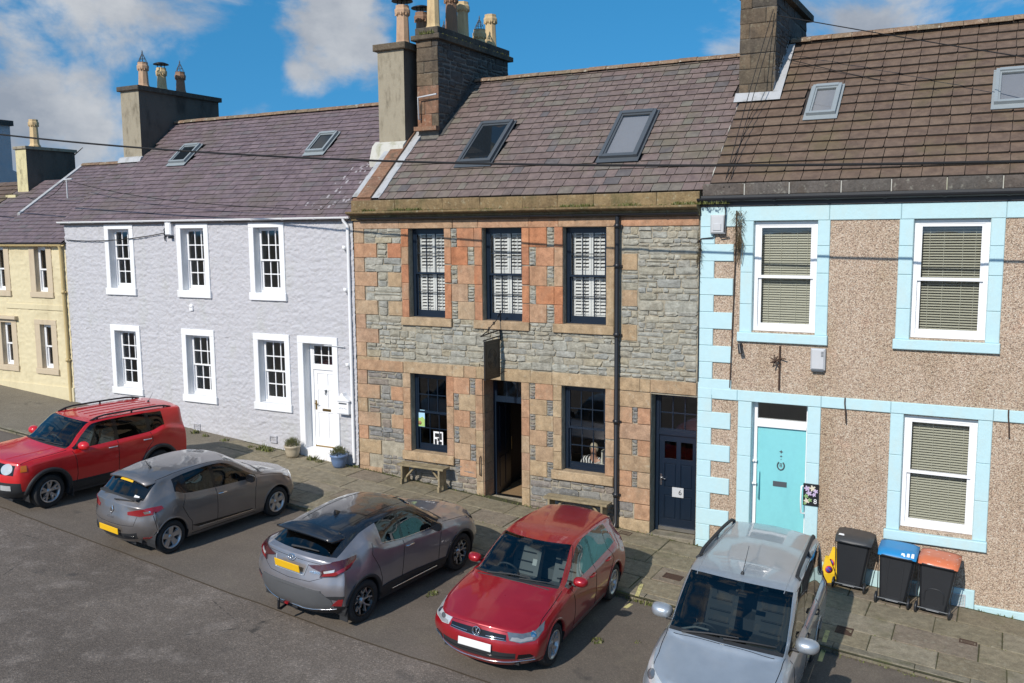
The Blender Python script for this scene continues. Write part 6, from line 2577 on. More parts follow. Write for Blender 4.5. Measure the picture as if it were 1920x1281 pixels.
def bin_(label, ul, vl, ur, vr, lid, wear, rz=0.0, ribs=False, arch=False, lettering=None):
 """ul..ur: outer feet of the two wheels, on the pavement"""
 A, B = on_ground(ul, vl), on_ground(ur, vr)
 c = (A + B) / 2
 ang = math.atan2(B[1] - A[1], B[0] - A[0])
 W = .56
 t = thing('wheelie_bin', label, 'bin', (c[0], c[1], gz(c[0])), 0, 'wheelie bins in front of the pebble dashed wall')
 t.rotation_euler = (0, -math.atan(GB) * -1 * -1, ang)
 WLOC[t.name] = (0, 0, 0)
 wb, wt, db, dt, H, z0 = .21, .285, .22, .30, .92, .06
 # local: wheels at y=0 (towards the street), body behind; wheel side faces the street
 mb = MB()
 y0 = .10
 def lvl(z):
  f = (z - z0) / (H - z0)
  return wb + (wt - wb) * f, y0 - (.055) * f, y0 + 2 * db + (.10) * f
 vs = []
 zs = [z0, z0 + .02, .45, H - .06, H]
 for z in zs:
  w, ya, yb = lvl(z)
  r = .035
  vs += [(-w + r, ya, z), (w - r, ya, z), (w, ya + r, z), (w, yb - r, z), (w - r, yb, z), (-w + r, yb, z), (-w, yb - r, z), (-w, ya + r, z)]
 fs = []
 for i in range(len(zs) - 1):
  for k in range(8):
   fs.append((i * 8 + k, i * 8 + (k + 1) % 8, (i + 1) * 8 + (k + 1) % 8, (i + 1) * 8 + k))
 fs.append(tuple(range(7, -1, -1)))
 mb.add(vs, fs)
 # rim
 w, ya, yb = lvl(H)
 ring2 = MB()
 mb.box(-w - .018, w + .018, ya - .02, yb + .02, H - .045, H - .005)
 if ribs:
  for x in (-.12, .12):
   for q in range(6):
    za, zb_ = z0 + .05 + q * .125, z0 + .05 + (q + 1) * .125
    yy = lvl((za + zb_) / 2)[1]
    mb.box(x - .008, x + .008, yy - .012, yy + .02, za, zb_)
 if arch:
  pts = []
  for a in np.linspace(-.25, PI + .25, 15):
   xx, zz = .15 * math.cos(a), .36 + .15 * max(math.sin(a), -.6)
   zz = .36 + .12 * math.sin(a) if math.sin(a) > 0 else .36 - .5 * (-math.sin(a))
   pts.append((max(-.15, min(.15, xx * 1.1)), lvl(max(zz, z0))[1] - .004, max(zz, .1)))
  mb.tube(pts, .009, 5)
 # recess with foot bar
 mb.box(-.11, .11, lvl(.12)[1] - .012, lvl(.12)[1] + .02, .085, .15)
 mb.build('body', BIN, t)
 mb = MB()
 mb.box(-.10, .10, lvl(.10)[1] - .03, lvl(.10)[1] - .012, .085, .102)
 mb.build('foot_bar', M['grey_plastic'], t)
 for s in (-1, 1):
  mb = MB()
  mb.lathe([(0, -.022), (.06, -.022), (.088, -.018), (.10, -.008), (.10, .008), (.088, .018), (.06, .022), (0, .022)], 20, (s * (wb + .055), .075, .10), 'x')
  wh = mb.build('wheel', BIN, t)
  mb = MB()
  mb.lathe([(0, s * .018), (.035, s * .026), (.04, s * .02)], 12, (s * (wb + .055), .075, .10), 'x')
  mb.build('hub', M['dark_grey'], wh)
 mb = MB()
 mb.tube([(-wb - .05, .075, .10), (wb + .05, .075, .10)], .012, 8)
 mb.build('axle', M['dark_grey'], t)
 # handle bars behind the rim, on the street side
 mb = MB()
 mb.tube([(-wt + .02, ya - .01, H - .03), (-wt + .04, ya - .07, H - .01), (wt - .04, ya - .07, H - .01), (wt - .02, ya - .01, H - .03)], .014, 8)
 for s in (-1, 1):
  mb.tube([(s * (wt + .012), ya + .015, H - .05), (s * (wb + .03), y0 - .01, .12)], .008, 6)
 mb.build('handle', BIN, t)
 # lid, domed towards the hinge
 mb = MB()
 n = 7
 lw = wt + .035
 ys = np.linspace(ya - .075, yb + .045, 9)
 vs = []
 for i, y in enumerate(ys):
  f = i / 8
  hz_ = H + .005 + .085 * math.sin(min(1, f * 3.2) * PI / 2) * (1 - .35 * f)
  for k in range(n):
   g = -1 + 2 * k / (n - 1)
   vs.append((g * lw * (1 - .04 * (1 - min(1, f * 4))), y, hz_ - .028 * abs(g) ** 5))
 top = list(range(len(vs)))
 vs2 = [(v[0] * 1.0, v[1], H - .012) for v in vs]
 N = len(vs)
 fs = []
 for i in range(8):
  for k in range(n - 1):
   a = i * n + k
   fs.append((a, a + 1, a + n + 1, a + n))
 for k in range(n - 1):
  fs += [(N + k, N + k + 1, k + 1, k), (8 * n + k, 8 * n + k + 1, N + 8 * n + k + 1, N + 8 * n + k)]
 for i in range(8):
  fs += [(i * n, (i + 1) * n, N + (i + 1) * n, N + i * n), (N + i * n + n - 1, N + (i + 1) * n + n - 1, (i + 1) * n + n - 1, i * n + n - 1)]
 mb.add(vs + vs2, fs, True)
 ld = mb.build('lid', lid_mat(label.split()[0] + '_bin_lid', lid, wear), t)
 if lettering:
  mb = MB()
  for (x, y, w_, d) in lettering:
   f = (y - ys[0]) / (ys[-1] - ys[0])
   zz = H + .005 + .085 * math.sin(min(1, f * 3.2) * PI / 2) * (1 - .35 * f)
   f2 = (y + d - ys[0]) / (ys[-1] - ys[0])
   z2 = H + .005 + .085 * math.sin(min(1, f2 * 3.2) * PI / 2) * (1 - .35 * f2)
   mb.add([(x, y, zz + .004), (x + w_, y, zz + .004), (x + w_ * .9, y + d, z2 + .004), (x + .1 * w_, y + d, z2 + .004)], [(0, 1, 2, 3)])
  mb.build('sticker', M['white_gloss'], ld)
 return t


bin_('charcoal lidded black wheelie bin nearest the turquoise door', 1558, 1103, 1620, 1117, (0.045, 0.047, 0.05), False, lettering=[(-.27, .10, .10, .06)])
bin_('blue lidded black wheelie bin between the two other bins', 1638, 1131, 1702, 1146, (0.015, 0.23, 0.52), False, ribs=True, lettering=[(.06, .02, .06, .05), (.15, .005, .05, .08), (.22, .0, .05, .10), (.10, .0, .03, .03)])
bin_('orange lidded black wheelie bin farthest from the turquoise door', 1712, 1149, 1780, 1166, (0.62, 0.17, 0.075), True, arch=True)

# folded yellow no-parking cones by the first bin
def cone(label, u, v, rz, lean, h):
 p = on_ground(u, v)
 t = thing('traffic_cone', label, 'cone', (p[0], p[1], gz(p[0])), rz, 'yellow cones by the wheelie bin')
 t.rotation_euler = (lean, 0, rz)
 YEL = M.setdefault('yellow_plastic', plain('yellow_plastic', (0.78, 0.50, 0.02), .45, 0, .06))
 mb = MB()
 q = [(-.15, -.02), (.15, -.02), (.15, .02), (-.15, .02)]
 T_ = [(-.035, -.02), (.035, -.02), (.035, .02), (-.035, .02)]
 vs = [(a, b - .05, 0) for a, b in q] + [(a * 1.0, b - .05, h * .35) for a, b in [(k[0] * .82, k[1] * 1.6) for k in q]] + [(a, b, h * .92) for a, b in T_] + [(a * .8, b, h) for a, b in T_]
 fs = [(3, 2, 1, 0), (12, 13, 14, 15)]
 for i in range(3):
  for k in range(4):
   fs.append((i * 4 + k, i * 4 + (k + 1) % 4, (i + 1) * 4 + (k + 1) % 4, (i + 1) * 4 + k))
 mb.add(vs, fs)
 mb.build('body', YEL, t)
 RED = M.setdefault('red_print', plain('red_print', (0.55, 0.03, 0.04), .5))
 BLU = M.setdefault('blue_print', plain('blue_print', (0.05, 0.07, 0.35), .5))
 mb = MB()
 mb.lathe([(0, -.004), (.068, -.004), (.068, 0)], 18, (0, -.087, h * .52), 'y')
 s = mb.build('sign_disc', RED, t)
 mb = MB()
 mb.lathe([(0, -.004), (.05, -.004), (.05, 0)], 18, (0, -.091, h * .52), 'y')
 mb.build('disc_centre', BLU, s)
 mb = MB()
 mb.tube([(-.035, -.096, h * .52 + .035), (.035, -.096, h * .52 - .035)], .008, 4)
 mb.build('bar', RED, s)


cone('leaning yellow no parking cone beside the charcoal lidded bin', 1551, 1091, .5, -.12, .48)
cone('yellow no parking cone standing against the charcoal lidded bin', 1561, 1083, -.4, -.05, .58)

# dry plant hanging over the corner of the pebble dashed house
p = on_wall(1385, 425)
t = thing('hanging_weed', 'dried brown weed hanging from the gutter beside the cable junction box', 'plant', (p[0], -.08, p[2]))
mb = MB()
for k in range(360):
 f = random.random()
 x = p[0] + random.gauss(0, .06 * (1 - .5 * f)) + .02
 z = p[2] + .30 - f * .75
 c = Vector((x, -.06 - abs(random.gauss(0, .04)), z))
 d = Vector((random.gauss(0, .06), random.gauss(0, .03), -random.uniform(.03, .13)))
 s = Vector((random.gauss(0, 1), random.gauss(0, 1), 0)).normalized() * .006
 mb.add([c - s, c + s, c + d], [(0, 1, 2)])
for k in range(9):
 a = random.uniform(-1, 1)
 mb.tube([(p[0] + .03, -.07, p[2] - .1), (p[0] + .06 + .1 * a, -.10, p[2] - .35), (p[0] + .12 * a, -.08, p[2] - .6 - .2 * random.random())], .004, 4)
mb.build('foliage', M['dry_weed'], t)
mb = MB()
mb.tube([(p[0] - .03, -.05, p[2] + .3), (p[0] - .04, -.04, p[2] - .5), (p[0] - .06, -.035, p[2] - 1.4), (p[0] - .10, -.035, 3.62)], .012, 6)
mb.build('stem', M['iron'], t)
p = on_wall(1313, 478)
t = thing('hanging_weed', 'tuft of brown weed on the joint between the stone shop and pale blue quoins', 'plant', (p[0], -.06, p[2]))
mb = MB()
for k in range(120):
 c = Vector((p[0] + random.gauss(0, .035), -.05 - abs(random.gauss(0, .03)), p[2] + random.gauss(.05, .16)))
 d = Vector((random.gauss(0, .05), random.gauss(0, .03), -random.uniform(.02, .12)))
 s = Vector((random.gauss(0, 1), random.gauss(0, 1), 0)).normalized() * .006
 mb.add([c - s, c + s, c + d], [(0, 1, 2)])
mb.build('foliage', M['dry_weed'], t)
mb = MB()
mb.tube([(p[0] + .01, -.045, p[2] + .3), (p[0] + .0, -.045, p[2] - .4), (p[0] + .01, -.045, 3.70)], .012, 6)
mb.build('stem', M['black_gloss'], t)
# moss and weeds growing on the cornice, chimney and gutter
mm = MB()
for (xa, xb, n) in ((-12.4, -11.7, 60), (-8.2, -7.5, 60), (-6.9, -6.5, 20), (-5.8, -5.35, 60), (-5.35, -4.7, 30), (-13.3, -13.0, 20)):
 for k in range(n):
  tuft(mm, (random.uniform(xa, xb), -.20 + random.uniform(-.05, .1), 7.14), .05, .07, 4, .8, .010)
for k in range(70):
 tuft(mm, (random.uniform(-13.6, -5.4), -.19 + random.uniform(-.05, .05), 7.14), .04, .03, 3, .8, .010)
for k in range(26):
 tuft(mm, (random.uniform(-12.85, -12.5), 1.74 + random.uniform(-.05, .02), 11.40), .05, .10, 4, .9, .012)
for k in range(60):
 y = random.uniform(1.8, 5.4)
 tuft(mm, (-12.38 + random.uniform(-.02, .03), y, 11.40), .03, .03, 3, .8, .01)
tag(mm.build('moss', M['moss']), 'green moss and small weeds growing on the cornice and chimney ledges', 'moss', kind='stuff')

# overhead cables: each hangs in front of the houses
def cable(label, pts, r, n=40, name='overhead_cable'):
 """pts: three places; the cable hangs through them"""
 P = [Vector(p) for p in pts]
 out = []
 for i in range(n + 1):
  f = i / n
  a, b, c = 2 * (f - .5) * (f - 1), -4 * f * (f - 1), 2 * f * (f - .5)
  out.append(P[0] * a + P[1] * b + P[2] * c)
 mb = MB()
 mb.tube(out, r, 6)
 o = mb.build(name, M['cable'])
 tag(o, label, 'cable', 'overhead cables')


def toward_sun(u, v, us, vs):
 """the point seen at (u,v) whose shadow falls on the wall near row vs: solve along the sun's line"""
 best = None
 for s in np.linspace(.3, 4.5, 240):
  # place on the sight line at wall distance s in front of the wall
  y = -s
  P = on_wall(u, v, y)
  t_ = (0 - P[1]) / SUN_DIR.y
  Q = np.array([P[0] + SUN_DIR.x * t_, 0, P[2] + SUN_DIR.z * t_])
  d = Q - CAM
  qu, qv = 960 + F_PX * (d @ RIGHT) / (d @ FWD), 640.5 - F_PX * (d @ UP) / (d @ FWD)
  vt = np.interp(qu, us, vs)
  e = abs(qv - vt)
  if best is None or e < best[0]:
   best = (e, P)
 return best[1]


us_, vs_ = [460, 690, 900, 1160, 1320, 1560, 1920], [421, 436, 452, 469, 473, 481, 495]
c1, c2, c3 = toward_sun(470, 291, us_, vs_), toward_sun(960, 308, us_, vs_), toward_sun(1700, 307, us_, vs_)
print('cable pts', c1, c2, c3)
# a cable must hang in one vertical plane: carry it on past both ends of the picture
a_ = Vector(c1) + (Vector(c1) - Vector(c2)) * 1.25
P1, P2, P3 = Vector(c1), Vector(c2), Vector(c3)


def quad3(P1, P2, P3, u1, u2, u3, u):
 l1 = (u - u2) * (u - u3) / ((u1 - u2) * (u1 - u3))
 l2 = (u - u1) * (u - u3) / ((u2 - u1) * (u2 - u3))
 l3 = (u - u1) * (u - u2) / ((u3 - u1) * (u3 - u2))
 return P1 * l1 + P2 * l2 + P3 * l3


x1_, x2_, x3_ = P1.x, P2.x, P3.x
mb = MB()
mb.tube([quad3(P1, P2, P3, x1_, x2_, x3_, x) for x in np.linspace(-34, 5, 60)], .021, 8)
o = mb.build('overhead_cable', M['cable'])
tag(o, 'thick black cable crossing in front of all the roofs', 'cable', 'overhead cables')
jb = Vector(on_wall(312, 437)) + Vector((0, -.07, 0))
e1 = Vector(on_wall(127, 450)) + Vector((0, -.06, 0))
cable('thin grey cable drooping across the lilac wall to its cable box', (tuple(e1), tuple((jb + e1) / 2 + Vector((0, -.02, -.10))), tuple(jb)), .012)
ant = Vector((-25.02, .75, 7.75))
tv = thing('roof_bracket', 'small pale T shaped mast on the slates above the cream gutter', 'mast', tuple(ant))
mb = MB()
mb.tube([ant, ant + Vector((0, 0, .55))], .02, 6)
mb.tube([ant + Vector((-.14, 0, .55)), ant + Vector((.26, 0, .56))], .025, 6)
mb.build('pole', M['grey_plastic'], tv)
e2 = Vector(on_wall(600, 402)) + Vector((0, -.1, .1))
cable('thin cable from the roof mast along the eaves of the lilac house', (tuple(ant + Vector((.2, -.02, .5))), (-20.5, .1, 7.62), (-15.5, -.2, 7.25)), .010)
yv = Vector(on_wall(35, 385, 2.0))
cable('thin cable from the cream chimney to the roof mast', ((-30.4, 2.9, 8.05), (-27.7, 1.9, 7.85), tuple(ant + Vector((-.1, 0, .5)))), .010)
q0 = Vector((-4.46, 2.25, 11.0))
cable('thin twisted cable running from the brown stone chimney over the tiled roof', (tuple(q0), tuple(on_wall(1715, 74, 1.4)), tuple(on_wall(1940, 110, .5))), .010)
cable('thin cable from the chimney side low over the brown tiles to the big skylight', ((-4.36, 2.9, 10.22), tuple(on_wall(1700, 160, 2.1)), tuple(on_wall(1900, 186, 1.6))), .008)
for k, (dx, top) in enumerate(((0.0, 11.1), (.10, 10.9))):
 cable(['black wire dropping from the chimney front to the gutter, nearer the slates', 'black wire dropping from the chimney front to the gutter, nearer the tiles'][k],
   ((-4.52 + dx * .5, 2.12, top - .0), (-4.78 + dx, 1.15, 9.15), (-4.86 + dx, -.08, 7.45)), .008)
# ================================================================== cars
def car_paint(name, col, metal=0.0, rough=.32, coat=1.0, flake=0.0):
 t = NT(name)
 v = t.pos(gen='obj')
 c = t.mix(t.range(t.noise(v, 2.5, 5, .6), .35, .7), col, tuple(min(1, x * 1.10 + .002) for x in col))
 # road film low down is a deposit of its own, thin and uneven
 sep = t.new('SeparateXYZ')
 t.l.new(v, sep.inputs[0])
 f = t.math('MULTIPLY', t.range(sep.outputs['Z'], .55, .15, 0, .5), t.range(t.noise(v, 7, 6, .7), .35, .7))
 c = t.mix(f, c, (0.13, 0.115, 0.095))
 r = t.math('ADD', t.math('MULTIPLY', t.noise(v, 5, 5, .65), .18), rough - .08)
 return t.done(c, r, metal, None, Coat_Weight=coat, Coat_Roughness=.06)


CP = {
 'red_solid': car_paint('bright_red_car_paint', (0.56, 0.008, 0.010), 0, .35),
 'red_metal': car_paint('deep_red_car_paint', (0.32, 0.006, 0.012), .25, .3),
 'grey_warm': car_paint('warm_grey_car_paint', (0.20, 0.185, 0.18), .65, .36),
 'grey_chr': car_paint('silver_grey_car_paint', (0.27, 0.26, 0.275), .6, .34),
 'black': car_paint('black_car_paint', (0.010, 0.010, 0.012), 0, .2),
 'silver': car_paint('silver_blue_car_paint', (0.40, 0.435, 0.465), .55, .38),
}
M['car_glass'] = glass_mat('car_window_glass', (0.50, 0.56, 0.56), 1.7, .01)
M['car_glass_dark'] = glass_mat('tinted_car_glass', (0.10, 0.115, 0.12), 1.7, .01)
M['car_trim'] = plain('black_car_plastic', (0.022, 0.023, 0.025), .6, 0, .15, 6, .1, 120)
M['car_grey_trim'] = plain('grey_car_plastic', (0.085, 0.087, 0.09), .55, 0, .12, 6, .1, 120)
M['car_gloss'] = plain('gloss_black_car_trim', (0.008, 0.008, 0.009), .12)
M['rubber'] = plain('tyre_rubber', (0.022, 0.022, 0.022), .85, 0, .25, 9, .15, 80)
M['alloy'] = plain('alloy_wheel', (0.50, 0.50, 0.51), .35, .85, .08)
M['alloy_dark'] = plain('dark_alloy_wheel', (0.06, 0.06, 0.065), .4, .5, .1)
M['chrome'] = plain('chrome', (0.80, 0.80, 0.81), .08, 1.0, .02)
M['lamp_inner'] = plain('lamp_bezel', (0.30, 0.31, 0.32), .4, .2, .3, 14)
M['lamp_red'] = plain('red_lamp_lens', (0.24, 0.008, 0.012), .12, 0, .15, 20, 0, Coat_Weight=1.0)
M['lamp_dark'] = plain('dark_red_lamp_lens', (0.06, 0.008, 0.01), .12, 0, .2, 20, 0, Coat_Weight=1.0)
M['lamp_clear'] = plain('clear_lamp_lens', (0.58, 0.59, 0.58), .1, .3, .2, 14, 0, Coat_Weight=1.0)
M['lamp_grey'] = plain('smoked_lamp_lens', (0.16, 0.17, 0.18), .1, .4, .4, 14, 0, Coat_Weight=1.0)
M['amber'] = plain('amber_lens', (0.65, 0.17, 0.02), .2)
M['plate_yellow'] = plain('yellow_number_plate', (0.76, 0.44, 0.01), .45, 0, .04)
M['plate_white'] = plain('white_number_plate', (0.76, 0.76, 0.74), .45, 0, .03)
M['seat'] = plain('grey_seat_cloth', (0.075, 0.078, 0.082), .85, 0, .2)
M['seat_light'] = plain('pale_seat_leather', (0.25, 0.26, 0.265), .55, 0, .15)
M['dash'] = plain('dark_dashboard', (0.035, 0.036, 0.038), .6, 0, .1)


def pchip(t, Y, tq):
 t = np.asarray(t, float)
 Y = np.asarray(Y, float)
 h = np.diff(t)[:, None]
 d = np.diff(Y, axis=0) / h
 m = np.zeros_like(Y)
 w1, w2 = 2 * h[1:] + h[:-1], h[1:] + 2 * h[:-1]
 with np.errstate(divide='ignore', invalid='ignore'):
  hm = (w1 + w2) / (w1 / d[:-1] + w2 / d[1:])
 m[1:-1] = np.where(d[:-1] * d[1:] > 0, np.nan_to_num(hm), 0)
 m[0] = d[0]
 m[-1] = d[-1]
 i = np.clip(np.searchsorted(t, tq, side='right') - 1, 0, len(t) - 2)
 hh = h[i]
 s = ((tq - t[i])[:, None]) / hh
 return ((1 + 2 * s) * (1 - s) ** 2) * Y[i] + (s * (1 - s) ** 2) * hh * m[i] + (s * s * (3 - 2 * s)) * Y[i + 1] + (s * s * (s - 1)) * hh * m[i + 1]


def sweep(G, na, nb):
 """smooth surface through a grid of points; na, nb pieces per cell"""
 G = np.asarray(G, float)
 A, B, _ = G.shape

 def param(P):
  d = np.linalg.norm(np.diff(P, axis=0), axis=1)
  return np.concatenate([[0], np.cumsum(np.maximum(d, 1e-4))])

 def qs(t, n):
  out = [t[0]]
  for a, b in zip(t, t[1:]):
   out += [a + (b - a) * k / n for k in range(1, n + 1)]
  return np.array(out)
 H = np.zeros((A, (B - 1) * nb + 1, 3))
 for i in range(A):
  t = param(G[i])
  H[i] = pchip(t, G[i], qs(t, nb))
 R = np.zeros(((A - 1) * na + 1, H.shape[1], 3))
 for j in range(H.shape[1]):
  t = param(H[:, j])
  R[:, j] = pchip(t, H[:, j], qs(t, na))
 return R


class Car:
 def __init__(self, name, label, place, fwd, spec, paint, body_name='body'):
  x, y = place
  self.S = spec
  self.root = thing(name, label, 'car', (x, y, 0), .0, 'cars parked in front of the houses')
  h = math.atan2(fwd[1], fwd[0])
  Mx = Matrix.Translation((x, y, GB * x - .084)) @ Matrix.Rotation(math.atan(-GB), 4, 'Y') @ Matrix.Rotation(h, 4, 'Z')
  self.root.matrix_world = Mx
  WLOC[self.root.name] = (0, 0, 0)
  self.paint = paint
  self.loft()

 # -------- the shell
 def loft(self):
  S = self.S
  st = S['stations']
  n = len(st)
  W = S['W']
  NA, NB = 7, 7
  B = np.zeros((n, 6, 3))
  f3, f4 = .66, .33
  for k, (r0, r1, r2, r5) in enumerate(st):
   B[k, 0], B[k, 1], B[k, 2] = r0, r1, r2
   p2, p5 = np.array(r2, float), np.array([r5[0], 0, r5[1]], float)
   for q, f in ((3, f3), (4, f4)):
    B[k, q] = (p5[0] + (p2[0] - p5[0]) * f ** 2, p2[1] * f, p5[2] + (p2[2] - p5[2]) * f ** 2.2)
   B[k, 5] = p5
  zr = S['zrows']
  ncol = 5 + n + 5
  A = np.zeros((ncol, 5, 3))
  for side, base, k0, nose, dd, yc, sg in (('F', 0, 0, S['nose'], S['dF'], S['ycF'], 1), ('R', 0, n - 1, S['tail'], S['dR'], S['ycR'], -1)):
   for c in range(6):          # c = 5 centre ... 0 corner
    col = (5 - c) if side == 'F' else (5 + n - 1 + c)
    A[col, 4] = B[k0, c]
    for r in range(4):
     y = B[k0, c][1] / B[k0, 0][1] * yc[r]
     f = y / yc[r]
     A[col, r] = (nose[r][0] - sg * dd[r] * f ** S.get('pw', 2.8), y, nose[r][1])
  for k in range(1, n - 1):
   col = 5 + k
   xb, yb, zb = B[k, 0]
   wk = S['wk'](xb) if 'wk' in S else W
   zs = [zr[0], zr[1], zr[2], zb - S.get('shoulder', .10)]
   ys = [wk * .94, wk * .985, wk, max(min(wk * .985, yb + .06), yb + .012)]
   for r in range(4):
    A[col, r] = (xb, ys[r], zs[r])
   A[col, 4] = B[k, 0]
  self.B, self.A = B, A
  RA, RB = sweep(A, NA, NB), sweep(B, NA, NB)
  RA[:5 * NA + 1, -1] = RB[0, ::-1]
  RA[5 * NA:5 * NA + RB.shape[0], -1] = RB[:, 0]
  RA[-(5 * NA + 1):, -1] = RB[-1]
  # wheel arches: drop faces inside, pull the rim on to the circle
  arches = [(S['xf'], S['arch'][0], S['arch'][1]), (S['xr'], S['arch'][0], S['arch'][1])]
  cells = {}

  def put(key, quad):
   cells.setdefault(key, []).append(quad)
  na, nb = RA.shape[:2]
  P = RA.copy()
  keepv = np.ones((na, nb), bool)
  side = (np.arange(na) > 5 * NA * .8) & (np.arange(na) < (5 + n - 1) * NA + NA)
  for ax, az, ar in arches:
   d = np.hypot(P[..., 0] - ax, P[..., 2] - az)
   keepv &= ~((d < ar) & side[:, None] & (P[..., 1] > .5 * W))
  Q = P.copy()
  for ax, az, ar in arches:
   for i in range(na):
    for j in range(nb):
     if not keepv[i, j]:
      d = math.hypot(P[i, j, 0] - ax, P[i, j, 2] - az)
      if d < ar:
       nbr = [(i + a, j + b) for a, b in ((1, 0), (-1, 0), (0, 1), (0, -1), (1, 1), (-1, -1), (1, -1), (-1, 1)) if 0 <= i + a < na and 0 <= j + b < nb]
       if any(keepv[q] for q in nbr):
        dx, dz = P[i, j, 0] - ax, P[i, j, 2] - az
        Q[i, j, 0] = ax + dx / d * ar
        Q[i, j, 2] = max(az + dz / d * ar, P[i, j, 2]) if dz < 0 else az + dz / d * ar
        if dz >= 0: Q[i, j, 2] = az + dz / d * ar
  low = S.get('cladding')
  for i in range(na - 1):
   for j in range(nb - 1):
    ks = [(i, j), (i + 1, j), (i + 1, j + 1), (i, j + 1)]
    if sum(bool(keepv[q]) for q in ks) == 0:
     continue
    if not all(keepv[q] for q in ks):
     ok = [q for q in ks if keepv[q] or not np.allclose(Q[q], P[q])]
     if len(ok) < 3:
      continue
     quad = [tuple(Q[q]) for q in ok]
    else:
     quad = [tuple(Q[q]) for q in ks]
    col, row = i // NA, j // NB
    put(S['cellA'](col - 5, row, n) if 'cellA' in S else 'body', quad)
  for i in range(RB.shape[0] - 1):
   for j in range(RB.shape[1] - 1):
    quad = [tuple(RB[q]) for q in ((i, j), (i + 1, j), (i + 1, j + 1), (i, j + 1))]
    put(S['cellB'](i // NA, j // NB), quad)
  self.parts = {}
  allv, allf = [], []
  for key, quads in cells.items():
   sides = ('L', 'R') if key in S.get('split', ()) else ('LR',)
   for sd in sides:
    idx, vs, fs = {}, [], []

    def vid(p):
     kk = (round(p[0], 5), round(p[1], 5), round(p[2], 5))
     if kk not in idx:
      idx[kk] = len(vs)
      vs.append(p)
     return idx[kk]
    for q in quads:
     for s in ((1, -1) if sd == 'LR' else ((1,) if sd == 'L' else (-1,))):
      qq = [(p[0], p[1] * s, p[2]) for p in q]
      ids = []
      for p in qq:
       w = vid(p)
       if w not in ids:
        ids.append(w)
      if len(ids) >= 3:
       fs.append(ids[::-1] if s == -1 else ids)
    mat, pname = S['mats'][key]
    mb = MB()
    mb.add(vs, fs, True)
    o = mb.build(pname, self.paint if mat == 'paint' else (CP.get(mat) or M[mat]), self.root)
    self.parts.setdefault(key, []).append(o)
    off = len(allv)
    allv += vs
    allf += [[x + off for x in f] for f in fs]
  self.bvh = BVHTree.FromPolygons([Vector(v) for v in allv], allf)
  self.body = self.parts['body'][0]

 # -------- patches on the shell
 def near(self, p, off=0.0):
  loc, nor, i, d = self.bvh.find_nearest(Vector(p))
  c = Vector((0, 0, .75))
  if nor.dot(loc - Vector((loc.x * .6, 0, .6))) < 0:
   nor = -nor
  return loc + nor * off, nor

 def patch(self, name, pts, m, off=.006, step=.05, parent=None, both=False, skirt=.014, label=None):
  outs = []
  for s in ((1, -1) if both else (1,)):
   P = [Vector((p[0], p[1] * s, p[2])) for p in pts]
   c = sum(P, Vector()) / len(P)
   nrm = Vector()
   for i in range(len(P)):
    a, b = P[i] - c, P[(i + 1) % len(P)] - c
    nrm += a.cross(b)
   nrm.normalize()
   e1 = (P[0] - c)
   e1 = (e1 - nrm * e1.dot(nrm)).normalized()
   e2 = nrm.cross(e1)
   # refine outline
   poly = []
   for i in range(len(P)):
    a, b = P[i], P[(i + 1) % len(P)]
    nseg = max(1, int((b - a).length / step))
    for k in range(nseg):
     q = a.lerp(b, k / nseg)
     poly.append(((q - c).dot(e1), (q - c).dot(e2), (q - c).dot(nrm)))
   v2 = [Vector((p[0], p[1])) for p in poly]
   nB = len(v2)
   xs, ys = [p[0] for p in poly], [p[1] for p in poly]

   def inside(x, y):
    r = False
    j = nB - 1
    for i in range(nB):
     if (ys[i] > y) != (ys[j] > y) and x < (xs[j] - xs[i]) * (y - ys[i]) / (ys[j] - ys[i] + 1e-12) + xs[i]:
      r = not r
     j = i
    return r
   x = min(xs) + step * .5
   while x < max(xs):
    y = min(ys) + step * .5
    while y < max(ys):
     if inside(x, y) and min((Vector((x, y)) - q).length for q in v2) > step * .45:
      v2.append(Vector((x, y)))
     y += step
    x += step
   vo, _, fo, *_r = delaunay_2d_cdt(v2, [], [list(range(nB))], 1, 1e-5)
   top = []
   for q in vo:
    h = 0
    p = c + e1 * q.x + e2 * q.y
    l, nn = self.near(p, 0)
    # cast along the patch normal for an even footprint
    hit = None
    for dr in (nrm, -nrm):
     hh = self.bvh.ray_cast(p - dr * .22, dr, .44)
     if hh[0] is not None and (hit is None or (hh[0] - p).length < (hit - p).length):
      hit = hh[0]
    if hit is None:
     hit = l
    top.append((hit + nn * off, nn))
   vs = [t[0] for t in top]
   fs = [tuple(f) for f in fo]
   # outward winding
   if fs:
    f = fs[0]
    a, b, d = vs[f[0]], vs[f[1]], vs[f[2]]
    if (b - a).cross(d - a).dot(top[f[0]][1]) < 0:
     fs = [tuple(reversed(f)) for f in fs]
   mb = MB()
   mb.add(vs, fs, True)
   # skirt
   edges = {}
   for f in fs:
    for i in range(len(f)):
     e = (f[i], f[(i + 1) % len(f)])
     k = tuple(sorted(e))
     edges.setdefault(k, []).append(e)
   for k, e in edges.items():
    if len(e) == 1:
     a, b = e[0]
     va, vb = vs[a], vs[b]
     mb.add([va, vb, vb - top[b][1] * skirt, va - top[a][1] * skirt], [(1, 0, 3, 2)])
   outs.append(mb.build(name, m, parent or self.root, label=label))
  return outs

